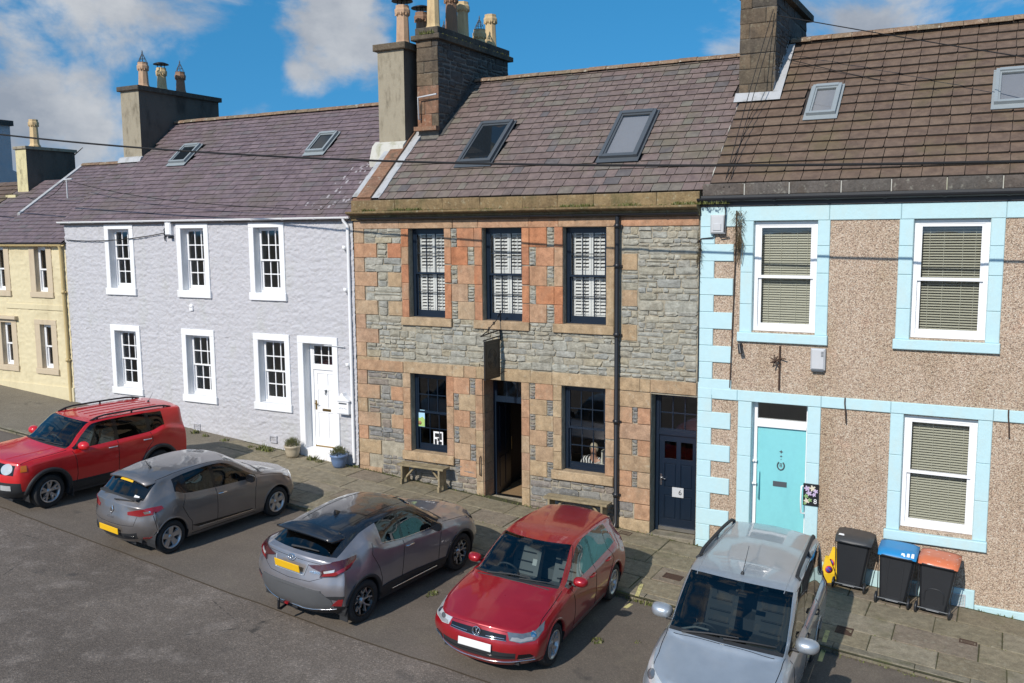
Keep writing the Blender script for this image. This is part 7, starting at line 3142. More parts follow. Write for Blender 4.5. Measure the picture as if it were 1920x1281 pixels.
 def seam(self, lines, r=.006, both=True, name='panel_gap', m=None, off=-.001, parent=None):
  mb = MB()
  for pts in lines:
   for s in ((1, -1) if both else (1,)):
    P = []
    for a, b in zip(pts, pts[1:]):
     a, b = Vector((a[0], a[1] * s, a[2])), Vector((b[0], b[1] * s, b[2]))
     nseg = max(1, int((b - a).length / .05))
     for k in range(nseg):
      P.append(a.lerp(b, k / nseg))
    P.append(Vector((pts[-1][0], pts[-1][1] * s, pts[-1][2])))
    mb.tube([self.near(p, off)[0] for p in P], r, 5)
  o = mb.build(name, m or M['car_gloss'], parent or self.root)
  return o

 # -------- wheels
 def wheels(self, r, track, style, width=.20, rim_r=None, face='alloy', back='alloy_dark', steer=0.0, lip='alloy'):
  S = self.S
  rim_r = rim_r or r * .68
  w2 = width / 2
  ty = MB()
  ty.lathe([(rim_r - .01, -w2 + .03), (rim_r + .01, -w2 + .012), (r - .035, -w2), (r - .012, -w2 + .015), (r, -w2 + .04), (r, w2 - .04), (r - .012, w2 - .015), (r - .035, w2), (rim_r + .01, w2 - .012), (rim_r - .01, w2 - .03)], 40, (0, 0, 0), 'y')
  tread = MB()
  tyre_me = ty.mesh('tyre', M['rubber'])
  rm_ = MB()
  rm_.lathe([(rim_r - .004, -w2 + .03), (rim_r - .02, -w2 + .05), (rim_r - .035, 0), (rim_r - .02, w2 - .03), (rim_r + .004, w2 - .008), (rim_r - .004, w2 - .002), (rim_r - .018, w2 - .006), (rim_r - .026, w2 - .03)], 40, (0, 0, 0), 'y')
  yf = w2 - .022
  nlip = len(rm_.f)

  def spoke(a0, r0, w0, a1, r1, w1, y0=yf - .025, y1=yf, t=.028):
   c0 = Vector((math.cos(a0) * r0, 0, math.sin(a0) * r0))
   c1 = Vector((math.cos(a1) * r1, 0, math.sin(a1) * r1))
   d = (c1 - c0).normalized()
   n = Vector((-d.z, 0, d.x))
   vs = []
   for c, w, y in ((c0, w0, y0), (c1, w1, y1)):
    for sx, yy in ((-1, y), (1, y), (1.25, y - t), (-1.25, y - t)):
     vs.append(c + n * sx * w / 2 + Vector((0, yy, 0)))
   rm_.add(vs, [(0, 1, 5, 4), (1, 2, 6, 5), (2, 3, 7, 6), (3, 0, 4, 7)])
  rr = rim_r - .012
  for k in range(5):
   a = 2 * PI * k / 5 + PI / 2
   if style == 'five':
    spoke(a, .04, .075, a, rr, .105)
   elif style == 'y':
    spoke(a, .04, .03, a, rr * .48, .024)
    spoke(a, rr * .45, .022, a + .30, rr, .022)
    spoke(a, rr * .45, .022, a - .30, rr, .022)
    spoke(a + .30, rr * .97, .02, a + .62, rr * .62, .016)
   elif style == 'loop':
    spoke(a - .16, .05, .035, a - .22, rr, .045)
    spoke(a + .16, .05, .035, a + .22, rr, .045)
    spoke(a - .22, rr * .62, .04, a + .22, rr * .62, .04)
   elif style == 'double':
    spoke(a - .10, .05, .04, a - .24, rr, .04)
    spoke(a + .10, .05, .04, a + .24, rr, .04)
  rm_.lathe([(0, yf - .012), (.03, yf - .012), (.034, yf - .02), (.06, yf - .028), (.065, yf - .06)], 20, (0, 0, 0), 'y')
  rim_me = rm_.mesh('rim', [M[face], M[lip]])
  rim_me.polygons.foreach_set('material_index', [1] * nlip + [0] * (len(rm_.f) - nlip))
  dk = MB()
  dk.lathe([(0, -w2 + .05), (rim_r - .03, -w2 + .05)], 30, (0, 0, 0), 'y')
  dk.lathe([(0, w2 - .085), (rim_r * .60, w2 - .085), (rim_r * .60, w2 - .105)], 30, (0, 0, 0), 'y')
  dk_me = dk.mesh('brake_disc', M[back])
  for ax in (S['xf'], S['xr']):
   for s in (1, -1):
    w = bpy.data.objects.new('wheel', tyre_me)
    COL.objects.link(w)
    w.parent = self.root
    w.name = 'wheel'
    w.location = (ax, s * track, r)
    w.rotation_euler = (0, 0, (0 if s > 0 else PI) + (steer if ax > 0 else 0))
    for nm, me in (('rim', rim_me), ('brake_disc', dk_me)):
     c = bpy.data.objects.new(nm, me)
     COL.objects.link(c)
     c.parent = w
  # dark liners and floor
  for ax in (S['xf'], S['xr']):
   for s in (1, -1):
    ln = MB()
    R_ = S['arch'][2 - 1] - .002
    n = 18
    vs = []
    for k in range(n + 1):
     a = -.35 + (PI + .7) * k / n
     for yy in (S['W'] * .97, .42):
      vs.append((ax + R_ * math.cos(a), s * yy, S['arch'][0] + R_ * math.sin(a)))
    ln.add(vs, [(2 * k, 2 * k + 1, 2 * k + 3, 2 * k + 2) for k in range(n)])
    ln.add([(ax + R_ * math.cos(a), s * .42, S['arch'][0] + R_ * math.sin(a)) for a in np.linspace(-.35, PI + .35, n)], [tuple(range(n))])
    ln.build('wheel_arch', M['car_trim'], self.root)
  fl = MB()
  fl.box(S['xr'] - .45, S['xf'] + .45, -S['W'] * .5, S['W'] * .5, .20, .26)
  fl.box(S['xr'] + S['arch'][1], S['xf'] - S['arch'][1], -S['W'] * .92, S['W'] * .92, .20, .26)
  fl.box(S['xf'] + .35, S['nose'][0][0] - .12, -S['W'] * .68, S['W'] * .68, .22, .27)
  fl.box(S['tail'][0][0] + .12, S['xr'] - .35, -S['W'] * .68, S['W'] * .68, .26, .31)
  fl.build('floor_pan', M['car_trim'], self.root)

 def arch_trim(self, m, w, t=.02, name='arch_trim', a0=.16, a1=None):
  """a band round each wheel arch"""
  S = self.S
  for ax in (S['xf'], S['xr']):
   for s in (1, -1):
    mb = MB()
    n = 26
    vs = []
    a_0 = max(a0, math.asin(max(-1, min(1, (S['zrows'][0] + .03 - S['arch'][0]) / S['arch'][1]))))
    for k in range(n + 1):
     a = a_0 + (PI - 2 * a_0) * k / n
     ca, sa = math.cos(a), math.sin(a)
     for rr, oo in ((S['arch'][1] - .012, -.04), (S['arch'][1] - .010, t), (S['arch'][1] + w * .8, t), (S['arch'][1] + w, -.012)):
      x, z = ax + rr * ca, S['arch'][0] + rr * sa
      h = self.bvh.ray_cast(Vector((x if rr > S['arch'][1] else ax + (S['arch'][1] + .02) * ca, s * 1.3, z if rr > S['arch'][1] else S['arch'][0] + (S['arch'][1] + .02) * sa)), Vector((0, -s, 0)), 1.0)
      y = h[0].y if h[0] is not None else s * S['W'] * .95
      vs.append((x, y + s * oo, max(z, .16)))
    fs = []
    for k in range(n):
     for q in range(3):
      f = (k * 4 + q, k * 4 + q + 1, (k + 1) * 4 + q + 1, (k + 1) * 4 + q)
      fs.append(f if s > 0 else f[::-1])
    mb.add(vs, fs, True)
    mb.build(name, m, self.root)

 def interior(self, xd, zd, xs, zs, xr_, half, seat='seat', rhd=-1):
  """dashboard, steering wheel, two front seats, a rear bench"""
  r = self.root
  mb = MB()
  pr = [(xd + .55, zd - .10), (xd + .15, zd + .02), (xd, zd), (xd - .06, zd - .10), (xd + .02, .35), (xd + .55, .35)]
  mb.prism(pr, 'y', -half, half)
  mb.box(xd - .10, xd + .12, rhd * .38 - .18, rhd * .38 + .18, zd - .02, zd + .045)
  db = mb.build('dashboard', M['dash'], r)
  mb = MB()
  c = Vector((xd - .24, rhd * .37, zd - .06))
  ax = Vector((-.88, 0, .47)).normalized()
  e1, e2 = Vector((0, 1, 0)), ax.cross(Vector((0, 1, 0)))
  mb.tube([c + (e1 * math.cos(a) + e2 * math.sin(a)) * .185 for a in np.linspace(0, 2 * PI, 25)], .016, 8, caps=False)
  for a in (0, PI, -PI / 2):
   mb.tube([c, c + (e1 * math.cos(a) + e2 * math.sin(a)) * .18], .016, 6)
  mb.tube([c, c - ax * .25], .03, 8)
  mb.lathe([(0, .0), (.06, .01), (.07, .03)], 12, tuple(c), 'x')
  mb.build('steering_wheel', M['car_grey_trim'], r)
  for s in (1, -1):
   mb = MB()
   y = s * .37
   pr = [(xs + .30, zs - .22), (xs + .32, zs - .10), (xs - .14, zs - .16), (xs - .36, zs + .42), (xs - .46, zs + .42), (xs - .30, zs - .30), (xs + .2, zs - .34)]
   for (wa, sc) in ((.235, 1.0),):
    n0 = len(mb.v)
    mb.prism(pr, 'y', y - wa, y + wa)
   mb.prism([(xs - .36, zs + .46), (xs - .34, zs + .63), (xs - .42, zs + .66), (xs - .47, zs + .48)], 'y', y - .13, y + .13)
   mb.tube([(xs - .41, y - .05, zs + .40), (xs - .41, y - .05, zs + .48)], .01, 6)
   mb.tube([(xs - .41, y + .05, zs + .40), (xs - .41, y + .05, zs + .48)], .01, 6)
   st = mb.build('front_seat', M[seat], r)
   mb = MB()
   for q in range(4):
    f = q / 4
    xa, za = xs - .14 - .22 * (f + .1), zs - .16 + .58 * (f + .1)
    mb.tube([(xa + .012, y - .15, za), (xa + .012, y + .15, za)], .012, 4)
   mb.build('seat_seam', M['dash'], st)
  mb = MB()
  pr = [(xr_ + .35, zs - .12), (xr_, zs - .14), (xr_ - .24, zs + .40), (xr_ - .36, zs + .40), (xr_ - .16, zs - .34), (xr_ + .35, zs - .30)]
  mb.prism(pr, 'y', -half * .86, half * .86)
  mb.build('rear_seat', M[seat], r)
  mb = MB()
  mb.box(xr_ - .95, xr_ - .30, -half * .85, half * .85, zs + .30, zs + .33)
  mb.build('parcel_shelf', M['dash'], r)
  # belts and mirror
  mb = MB()
  for s in (1, -1):
   mb.tube([(xs - .35, s * half * .95, zs + .50), (xs - .3, s * (half * .95 - .03), zs - .1)], .016, 4)
  mb.build('seat_belt', M['car_grey_trim'], r)

 def mirror_in(self, x, z, w=.12):
  mb = MB()
  mb.bbox(x - .03, x + .0, -w, w, z - .06, z + .0, .01)
  mb.tube([(x, 0, z), (x + .08, 0, z + .05)], .012, 6)
  mb.build('inside_mirror', M['car_trim'], self.root)

 def door_mirrors(self, x, y, z, m, scale=1.0, amber=False, foot=True):
  for s in (1, -1):
   mb = MB()
   prof = []
   nx_, ny_ = 9, 18
   # rounded shell: flat glass to the rear, bowed to the front
   vs, fs = [], []
   w, h, d = .115 * scale, .075 * scale, .11 * scale
   for i in range(nx_):
    f = math.sin(PI / 2 * i / (nx_ - 1))
    sc = max(.02, math.cos(PI / 2 * i / (nx_ - 1)) ** .8)
    for k in range(ny_):
     a = 2 * PI * k / ny_
     ex = 2.6
     ca, sa = math.cos(a), math.sin(a)
     cy = math.copysign(abs(ca) ** (2 / ex), ca) * w * sc
     cz = math.copysign(abs(sa) ** (2 / ex), sa) * h * sc
     vs.append((x + d * f, s * (y + .115 * scale + cy * 1.0 - .012 * f), z + cz))
   for i in range(nx_ - 1):
    for k in range(ny_):
     q = (i * ny_ + k, i * ny_ + (k + 1) % ny_, (i + 1) * ny_ + (k + 1) % ny_, (i + 1) * ny_ + k)
     fs.append(q if s < 0 else q[::-1])
   mb.add(vs, fs, True)
   o = mb.build('door_mirror', m, self.root)
   g = MB()
   g.add([(x + .004, v[1], v[2]) for v in vs[:ny_]], [tuple(range(ny_))])
   g.build('mirror_glass', M['car_gloss'], o)
   if foot:
    g = MB()
    g.tube([(x + .05 * scale, s * (y - .06), z - .05 * scale), (x + .05 * scale, s * (y + .05 * scale), z - .055 * scale)], [.022, .026], 8)
    g.build('mirror_foot', M['car_trim'], o)

 def handles(self, xs, z, m, dz=.0, yoff=.02):
  for s in (1, -1):
   for i, x in enumerate(xs):
    mb = MB()
    P = []
    for dx, o in ((-.10, .0), (-.07, .028), (.07, .03), (.10, .0)):
     p, n = self.near((x + dx, s * (self.S['W'] + .0), z + dz * i), o)
     P.append(p)
    mb.tube(P, [.012, .014, .014, .012], 8)
    mb.build('door_handle', m, self.root)

 def plate(self, x, z, rear, m, w=.52, h=.112, tilt=0.0, off=.012):
  mb = MB()
  mb.bbox(-w / 2, w / 2, -.012, 0, -h / 2, h / 2, .004)
  sg = -1 if rear else 1
  # local -y faces outward: turn it to +x or -x
  T = Matrix.Translation((x, 0, z)) @ Matrix.Rotation(tilt * sg, 4, 'Y') @ Matrix.Rotation(PI / 2 * (1 if not rear else -1), 4, 'Z')
  mb.xform(T)
  return mb.build('number_plate', m, self.root)

 def wiper(self, pts, name='wiper', r=.010):
  mb = MB()
  P = [self.near(p, .022)[0] for p in pts]
  mb.tube(P, [r * 1.2] + [r] * (len(P) - 2) + [r * .6], 6)
  mb.build(name, M['car_trim'], self.root)

 def antenna(self, x, y, z, l, lean, base=.03):
  mb = MB()
  p, n = self.near((x, y, z), 0)
  mb.lathe([(base, -.005), (base * .8, .02), (.008, .04)], 10, tuple(p))
  mb.tube([p, p + Vector((-math.sin(lean) * l, 0, math.cos(lean) * l))], [.006, .003], 6)
  mb.build('aerial', M['car_trim'], self.root)

 def ring_badge(self, c, nrm, r, m, strokes=(), tube=.006, name='badge', oval=1.0, parent=None):
  """an emblem: a ring with strokes, lying square to nrm; strokes in units of r"""
  c = Vector(c)
  n = Vector(nrm).normalized()
  e1 = Vector((0, 0, 1)).cross(n).normalized()
  e2 = n.cross(e1)
  mb = MB()
  if r:
   mb.tube([c + n * .008 + (e1 * math.cos(a) * oval + e2 * math.sin(a)) * r for a in np.linspace(0, 2 * PI, 25)], tube, 6, caps=False)
  for st in strokes:
   mb.tube([c + n * .010 + (e1 * p[0] + e2 * p[1]) * (r or 1) for p in st], tube * .85, 5)
  return mb.build(name, m, parent or self.root)

 def letters(self, body, size, c, nrm, m, name='lettering'):
  me = text_mesh(body, size, .002, m)
  n = Vector(nrm).normalized()
  e1 = Vector((0, 0, 1)).cross(n).normalized()
  e2 = n.cross(e1)
  T = Matrix((( e1.x, e2.x, n.x, c[0]), (e1.y, e2.y, n.y, c[1]), (e1.z, e2.z, n.z, c[2]), (0, 0, 0, 1)))
  me.transform(T)
  return link(name, me, self.root)


def cell_fn(scr, rear, sides, black=(), roof=None, cowl=None):
 """scr/rear: (first,last) station of windscreen and rear glass; sides: {station: key}"""
 def f(k, r):
  if cowl is not None and k == cowl and r >= 2:
   return 'trim'
  if scr[0] <= k < scr[1] and r >= 2:
   return 'windscreen'
  if rear[0] <= k < rear[1] and r >= 2:
   return 'rear_window'
  if r == 0 and k in sides:
   return sides[k]
  if roof and roof(k, r):
   return roof(k, r)
  return 'body'
 return f


MATS = {'body': ('paint', 'body'), 'windscreen': ('car_glass', 'windscreen'), 'rear_window': ('car_glass_dark', 'rear_window'), 'side_front': ('car_glass', 'front_window'),
  'side_rear': ('car_glass_dark', 'rear_side_window'), 'quarter': ('car_glass_dark', 'quarter_window'), 'pillar': ('car_gloss', 'pillar'), 'pillar_rear': ('car_gloss', 'rear_pillar'), 'trim': ('car_trim', 'scuttle_panel'), 'roof': ('black', 'roof'),
  'lower': ('car_trim', 'lower_cladding')}
SPLIT = ('side_front', 'side_rear', 'quarter', 'pillar', 'pillar_rear')
# ------------------------------------------------------------------ deep red hatchback, nose to the street
golf_spec = dict(
 W=.885, xf=1.318, xr=-1.318, arch=(.325, .368), zrows=(.20, .34, .56), shoulder=.10,
 nose=[(2.10, .20), (2.19, .36), (2.20, .50), (2.17, .64)], dF=[.42, .36, .34, .34], ycF=[.76, .83, .85, .83],
 tail=[(-2.00, .26), (-2.07, .42), (-2.08, .60), (-2.04, .78)], dR=[.26, .22, .22, .20], ycR=[.78, .84, .85, .82],
 stations=[
  ((1.80, .775, .70), (1.93, .66, .725), (2.05, .48, .745), (2.13, .765)),
  ((1.58, .80, .795), (1.58, .72, .83), (1.62, .52, .86), (1.66, .885)),
  ((1.20, .805, .87), (1.20, .74, .905), (1.22, .55, .945), (1.26, .975)),
  ((.80, .80, .925), (.84, .735, .955), (.90, .70, .985), (1.05, 1.02)),
  ((.72, .80, .935), (.74, .735, .97), (.83, .69, .995), (.99, 1.035)),
  ((.36, .80, .95), (.36, .685, 1.19), (.46, .635, 1.215), (.63, 1.25)),
  ((-.02, .80, .955), (.02, .625, 1.365), (.10, .575, 1.395), (.28, 1.42)),
  ((-.30, .80, .96), (-.30, .61, 1.40), (-.30, .555, 1.43), (-.30, 1.455)),
  ((-.37, .80, .962), (-.37, .61, 1.40), (-.37, .555, 1.43), (-.37, 1.455)),
  ((-1.02, .795, .985), (-1.00, .605, 1.37), (-1.00, .55, 1.41), (-1.00, 1.44)),
  ((-1.07, .795, .987), (-1.04, .605, 1.365), (-1.04, .55, 1.406), (-1.04, 1.437)),
  ((-1.38, .79, 1.02), (-1.24, .61, 1.335), (-1.26, .555, 1.385), (-1.30, 1.42)),
  ((-1.60, .765, 1.01), (-1.58, .63, 1.25), (-1.66, .57, 1.325), (-1.76, 1.37)),
  ((-1.80, .745, 1.0), (-1.84, .65, 1.07), (-1.86, .57, 1.10), (-1.95, 1.12)),
  ((-1.86, .735, .98), (-1.94, .64, .985), (-1.98, .54, .99), (-2.02, 1.0)),
 ],
 cellB=cell_fn((4, 6), (12, 13), {4: 'side_front', 5: 'side_front', 6: 'side_front', 7: 'pillar', 8: 'side_rear', 9: 'pillar_rear', 10: 'quarter'}, cowl=3),
 mats=dict(MATS, side_rear=('car_glass', 'rear_side_window'), quarter=('car_glass', 'quarter_window')), split=SPLIT)
g = Car('parked_car', 'deep red hatchback parked nose out between the silver grey crossover and the pale silver car', (-6.56, -4.64), (.052, -1), golf_spec, CP['red_metal'])
g.wheels(.316, .765, 'double', face='alloy', back='alloy_dark')
g.arch_trim(CP['red_metal'], .025, .006, 'arch_lip')
g.interior(.62, .90, -.12, .72, -.95, .62, 'seat_light')
g.mirror_in(.28, 1.34)
for s in (1, -1):
 pts = [(2.08, s * .44, .725), (1.98, s * .62, .705), (1.83, s * .755, .715), (1.60, s * .80, .79), (1.68, s * .80, .69), (1.87, s * .745, .60), (2.03, s * .62, .585), (2.10, s * .48, .615)]
 hl = g.patch('headlight', pts, M['lamp_clear'] if s < 0 else M['lamp_grey'], .006, .035)[0]
 g.patch('lamp_bezel', [(2.10, s * .50, .62), (2.03, s * .62, .60), (1.9, s * .735, .615), (1.86, s * .75, .655), (1.97, s * .66, .655), (2.09, s * .52, .665)], M['lamp_inner'], .010, .03, parent=hl)
 g.patch('lamp_reflector', [(1.88 + .05 * math.cos(a) * .55 - .02, s * (.735 - .055 * math.cos(a) * .6), .685 + .034 * math.sin(a)) for a in np.linspace(0, 2 * PI, 11)[:-1]], M['chrome'], .011, .03, parent=hl)
 g.patch('lamp_unit', [(1.995 + .03 * math.cos(a), s * (.625 - .055 * math.cos(a)), .675 + .032 * math.sin(a)) for a in np.linspace(0, 2 * PI, 11)[:-1]], M['lamp_grey'], .011, .03, parent=hl)
 g.patch('fog_lamp', [(2.05, s * .60, .345), (1.93, s * .72, .36), (1.88, s * .755, .40), (1.94, s * .735, .43), (2.06, s * .62, .415)], M['car_gloss'], .005, .03)
 g.patch('fog_trim', [(2.04, s * .62, .325), (1.87, s * .76, .375), (1.87, s * .765, .39), (2.04, s * .63, .342)], M['chrome'], .010, .03)
g.patch('grille', [(2.15, .43, .690), (2.20, .22, .705), (2.21, 0, .71), (2.20, -.22, .705), (2.15, -.43, .690), (2.16, -.44, .615), (2.21, -.22, .610), (2.22, 0, .607), (2.21, .22, .610), (2.16, .44, .615)], M['car_gloss'], .006, .05)
g.seam([[(2.18, -.44, .655), (2.22, -.15, .652)], [(2.22, .15, .652), (2.18, .44, .655)], [(2.16, -.46, .622), (2.22, 0, .612), (2.16, .46, .622)]], .006, False, 'grille_bar', M['chrome'], .008)
g.patch('lower_grille', [(2.10, .58, .435), (2.20, .25, .445), (2.21, 0, .447), (2.20, -.25, .445), (2.10, -.58, .435), (2.08, -.57, .345), (2.19, -.25, .325), (2.20, 0, .322), (2.19, .25, .325), (2.08, .57, .345)], M['car_trim'], .005, .05)
g.seam([[(2.09, .57, .385), (2.2, .2, .375), (2.2, -.2, .375), (2.09, -.57, .385)]], .005, False, 'grille_slat', M['car_gloss'], .008)
g.seam([[(1.86, .80, .30), (2.02, .66, .265), (2.14, .35, .252), (2.16, 0, .25), (2.14, -.35, .252), (2.02, -.66, .265), (1.86, -.80, .30)]], .009, False, 'bumper_trim', M['chrome'], .004)
g.plate(2.215, .49, False, M['plate_white'])
bc, bn = g.near((2.22, 0, .672))
g.ring_badge((bc.x + .008, 0, .672), (1, 0, .12), .062, M['chrome'], [[(-.42, .80), (-.02, -.08), (.38, .80)], [(-.30, .80), (-.02, .16), (.26, .80)], [(-.86, .34), (-.42, -.80), (-.02, .0), (.38, -.80), (.82, .34)]], .0065)
mb = MB()
mb.lathe([(0, .004), (.058, .004)], 20, (bc.x + .006, 0, .672), 'x')
mb.build('badge_plate', M['car_gloss'], g.root)
g.seam([[(1.80, .775, .70), (1.62, .76, .80), (1.20, .765, .885), (.86, .745, .945)],
  [(.66, .80, .93), (.60, .86, .75), (.58, .885, .55), (.60, .87, .34)], [(-.34, .80, .955), (-.34, .885, .6), (-.34, .87, .32)], [(-1.06, .79, .98), (-1.20, .85, .80), (-1.02, .885, .62), (-.93, .87, .50), (-.90, .87, .32)],
  [(.60, .87, .27), (-.90, .87, .27)]])
g.seam([[(2.13, -.47, .742), (2.165, 0, .755), (2.13, .47, .742)]], .0035, False)
g.seam([[(.42, .70, 1.13), (.10, .59, 1.39)], ], .006, True, 'roof_seam', M['car_gloss'], .0)
g.seam([[(1.02, -.60, 1.0), (1.06, 0, 1.02), (1.02, .60, 1.0)]], .010, False, 'scuttle_lip', M['car_trim'], .0)
g.handles((-.18, -.92), .86, CP['red_metal'], .015)
g.door_mirrors(.50, .80, 1.0, CP['red_metal'])
g.wiper([(1.00, -.45, 1.03), (.96, -.1, 1.06), (.93, .25, 1.06)])
g.wiper([(1.00, .10, 1.03), (.94, .4, 1.05), (.86, .62, 1.05)])
for s in (1, -1):
 g.patch('tail_light', [(-2.02, s * .50, .86), (-1.94, s * .70, .86), (-1.80, s * .80, .88), (-1.74, s * .80, .97), (-1.88, s * .73, .985), (-2.0, s * .52, .98)], M['lamp_red'], .005, .05)
mb = MB()
mb.add([(.50, .10, 1.19), (.50, .17, 1.19), (.54, .17, 1.10), (.54, .10, 1.10)], [(0, 1, 2, 3)])
mb.build('hanging_tag', M['plate_white'], g.root)

# ------------------------------------------------------------------ small grey hatchback, tail to the street
clio_spec = dict(
 W=.865, xf=1.295, xr=-1.295, arch=(.315, .362), zrows=(.20, .34, .58), shoulder=.13,
 nose=[(2.05, .20), (2.13, .34), (2.14, .48), (2.10, .64)], dF=[.44, .40, .38, .38], ycF=[.72, .80, .82, .80],
 tail=[(-1.86, .26), (-1.94, .42), (-1.96, .60), (-1.92, .80)], dR=[.40, .36, .34, .30], ycR=[.74, .82, .85, .82],
 stations=[
  ((1.72, .74, .70), (1.84, .63, .74), (1.98, .46, .76), (2.06, .775)),
  ((1.52, .775, .82), (1.54, .70, .86), (1.58, .50, .88), (1.62, .895)),
  ((1.20, .785, .89), (1.20, .72, .93), (1.22, .54, .96), (1.26, .98)),
  ((.86, .775, .93), (.90, .71, .965), (.97, .68, .99), (1.12, 1.02)),
  ((.78, .775, .94), (.80, .71, .985), (.90, .67, 1.005), (1.06, 1.04)),
  ((.42, .78, .96), (.40, .665, 1.20), (.50, .615, 1.225), (.66, 1.26)),
  ((.04, .78, .975), (.06, .605, 1.36), (.13, .555, 1.39), (.30, 1.42)),
  ((-.22, .78, .985), (-.22, .59, 1.385), (-.22, .54, 1.42), (-.22, 1.448)),
  ((-.30, .78, .99), (-.30, .59, 1.385), (-.30, .54, 1.42), (-.30, 1.447)),
  ((-.86, .775, 1.03), (-.86, .58, 1.345), (-.86, .53, 1.39), (-.86, 1.425)),
  ((-.98, .775, 1.05), (-.96, .58, 1.33), (-.98, .53, 1.38), (-.98, 1.417)),
  ((-1.18, .77, 1.12), (-1.12, .585, 1.30), (-1.16, .53, 1.35), (-1.20, 1.395)),
  ((-1.36, .74, 1.06), (-1.36, .62, 1.20), (-1.42, .56, 1.29), (-1.52, 1.345)),
  ((-1.60, .72, .96), (-1.66, .655, 1.00), (-1.69, .56, 1.03), (-1.80, 1.04)),
  ((-1.66, .715, .92), (-1.78, .63, .925), (-1.83, .54, .93), (-1.88, .94)),
 ],
 cellB=cell_fn((4, 6), (12, 13), {4: 'side_front', 5: 'side_front', 6: 'side_front', 7: 'pillar', 8: 'side_rear', 9: 'pillar_rear', 10: 'pillar_rear'}, cowl=3),
 mats=MATS, split=SPLIT)
c = Car('parked_car', 'small grey hatchback parked tail out between the red off roader and the crossover', (-13.98, -4.86), (.054, 1), clio_spec, CP['grey_warm'])
c.wheels(.308, .75, 'five', face='alloy', back='alloy_dark')
c.arch_trim(CP['grey_warm'], .02, .005, 'arch_lip')
c.interior(.68, .93, -.08, .74, -.85, .60)
c.mirror_in(.30, 1.33)
for s in (1, -1):
 tl = c.patch('tail_light', [(-1.94, s * .46, .80), (-1.84, s * .66, .79), (-1.66, s * .80, .82), (-1.46, s * .83, .89), (-1.50, s * .815, .945), (-1.66, s * .76, .94), (-1.86, s * .60, .90), (-1.95, s * .47, .86)], M['lamp_red'], .008, .04)[0]
 c.patch('lamp_core', [(-1.78 + .0, s * .73, .83), (-1.70, s * .78, .845), (-1.70, s * .775, .885), (-1.80, s * .71, .875)], M['chrome'], .011, .03, parent=tl)
 c.patch('reflector', [(-1.80, s * .74, .32), (-1.66, s * .81, .33), (-1.66, s * .815, .37), (-1.80, s * .745, .36)], M['lamp_red'], .006, .05)
 c.patch('headlight', [(2.06, s * .46, .72), (1.95, s * .60, .70), (1.78, s * .72, .70), (1.52, s * .77, .82), (1.56, s * .765, .855), (1.78, s * .68, .79), (1.98, s * .50, .77)], M['lamp_clear'], .006, .05)
 c.patch('door_insert', [(.62, s * .86, .33), (-.72, s * .86, .36), (-.86, s * .865, .42), (-.60, s * .87, .40), (.62, s * .865, .35)], M['car_gloss'], .006, .06)
c.seam([[(.64, .865, .325), (-.70, .865, .345)]], .007, True, 'sill_strip', M['chrome'], .006)
c.plate(-1.985, .47, True, M['plate_yellow'], tilt=.10)
c.patch('lower_bumper', [(-1.92, .56, .42), (-1.97, .30, .40), (-1.97, -.30, .40), (-1.92, -.56, .42), (-1.86, -.54, .30), (-1.90, -.28, .285), (-1.90, .28, .285), (-1.86, .54, .30)], M['car_trim'], .004, .05)
c.seam([[(-1.9, -.54, .34), (-1.96, -.33, .34)], [(-1.9, -.54, .31), (-1.95, -.33, .31)], [(-1.9, -.54, .37), (-1.96, -.33, .37)]], .006, False, 'bumper_rib', M['car_gloss'], .006)
c.seam([[(-1.95, .56, .60), (-1.98, .3, .585), (-1.985, 0, .58), (-1.98, -.3, .585), (-1.95, -.56, .60)], [(-1.95, .56, .60), (-1.90, .60, .78)], [(-1.95, -.56, .60), (-1.90, -.60, .78)]], .004, False)
c.seam([[(.78, .78, .92), (.70, .85, .75), (.68, .865, .5), (.70, .85, .33)], [(-.26, .78, .98), (-.26, .865, .6), (-.26, .85, .32)], [(-.96, .78, 1.03), (-1.06, .84, .82), (-.95, .862, .62), (-.86, .86, .5), (-.84, .85, .32)],
  [(1.72, .74, .70), (1.5, .755, .84), (1.20, .75, .905), (.92, .73, .95)], [(.70, .85, .255), (-.84, .85, .255)], [(-1.66, .80, .80), (-1.60, .84, .55), (-1.66, .83, .40)]])
c.seam([[(-.25, .53, 1.423), (-1.4, .50, 1.33)], [(-.25, .53, 1.423), (.12, .55, 1.395)]], .006, True, 'roof_seam', M['car_gloss'])
c.patch('fuel_flap', [(-1.20 + .07 * math.cos(a), -.855, .80 + .07 * math.sin(a)) for a in np.linspace(0, 2 * PI, 13)[:-1]], CP['grey_warm'], .004, .04)
# roof spoiler
mb = MB()
P0 = [c.near((-1.40, y, 1.33), .012)[0] for y in np.linspace(-.54, .54, 9)]
P1 = [Vector((p.x - .20, p.y * .94, p.z - .030)) for p in P0]
vs = [tuple(p) for p in P0] + [tuple(p) for p in P1] + [(p.x - .0, p.y, p.z - .035) for p in P1] + [(p.x - .06, p.y, p.z - .045) for p in P0]
mb.add(vs, [(r * 9 + i, r * 9 + i + 1, (r + 1) * 9 + i + 1, (r + 1) * 9 + i) for r in range(3) for i in range(8)] + [(0, 9, 18, 27), (8, 35, 26, 17)], True)
mb.build('spoiler', CP['grey_warm'], c.root)
bq, bn = c.near((-2.0, 0, .83))
D = [(0, 1), (-.58, 0), (0, -1), (.58, 0), (0, 1)]
c.ring_badge(tuple(bq), (-1, 0, .15), 0, M['chrome'], [[(a * .075, b * .075) for a, b in D], [(a * .050, b * .050) for a, b in D]], .010)
c.letters('C L I O', .055, tuple(c.near((-2.0, 0, .70), .010)[0]), (-1, 0, .05), M['chrome'])
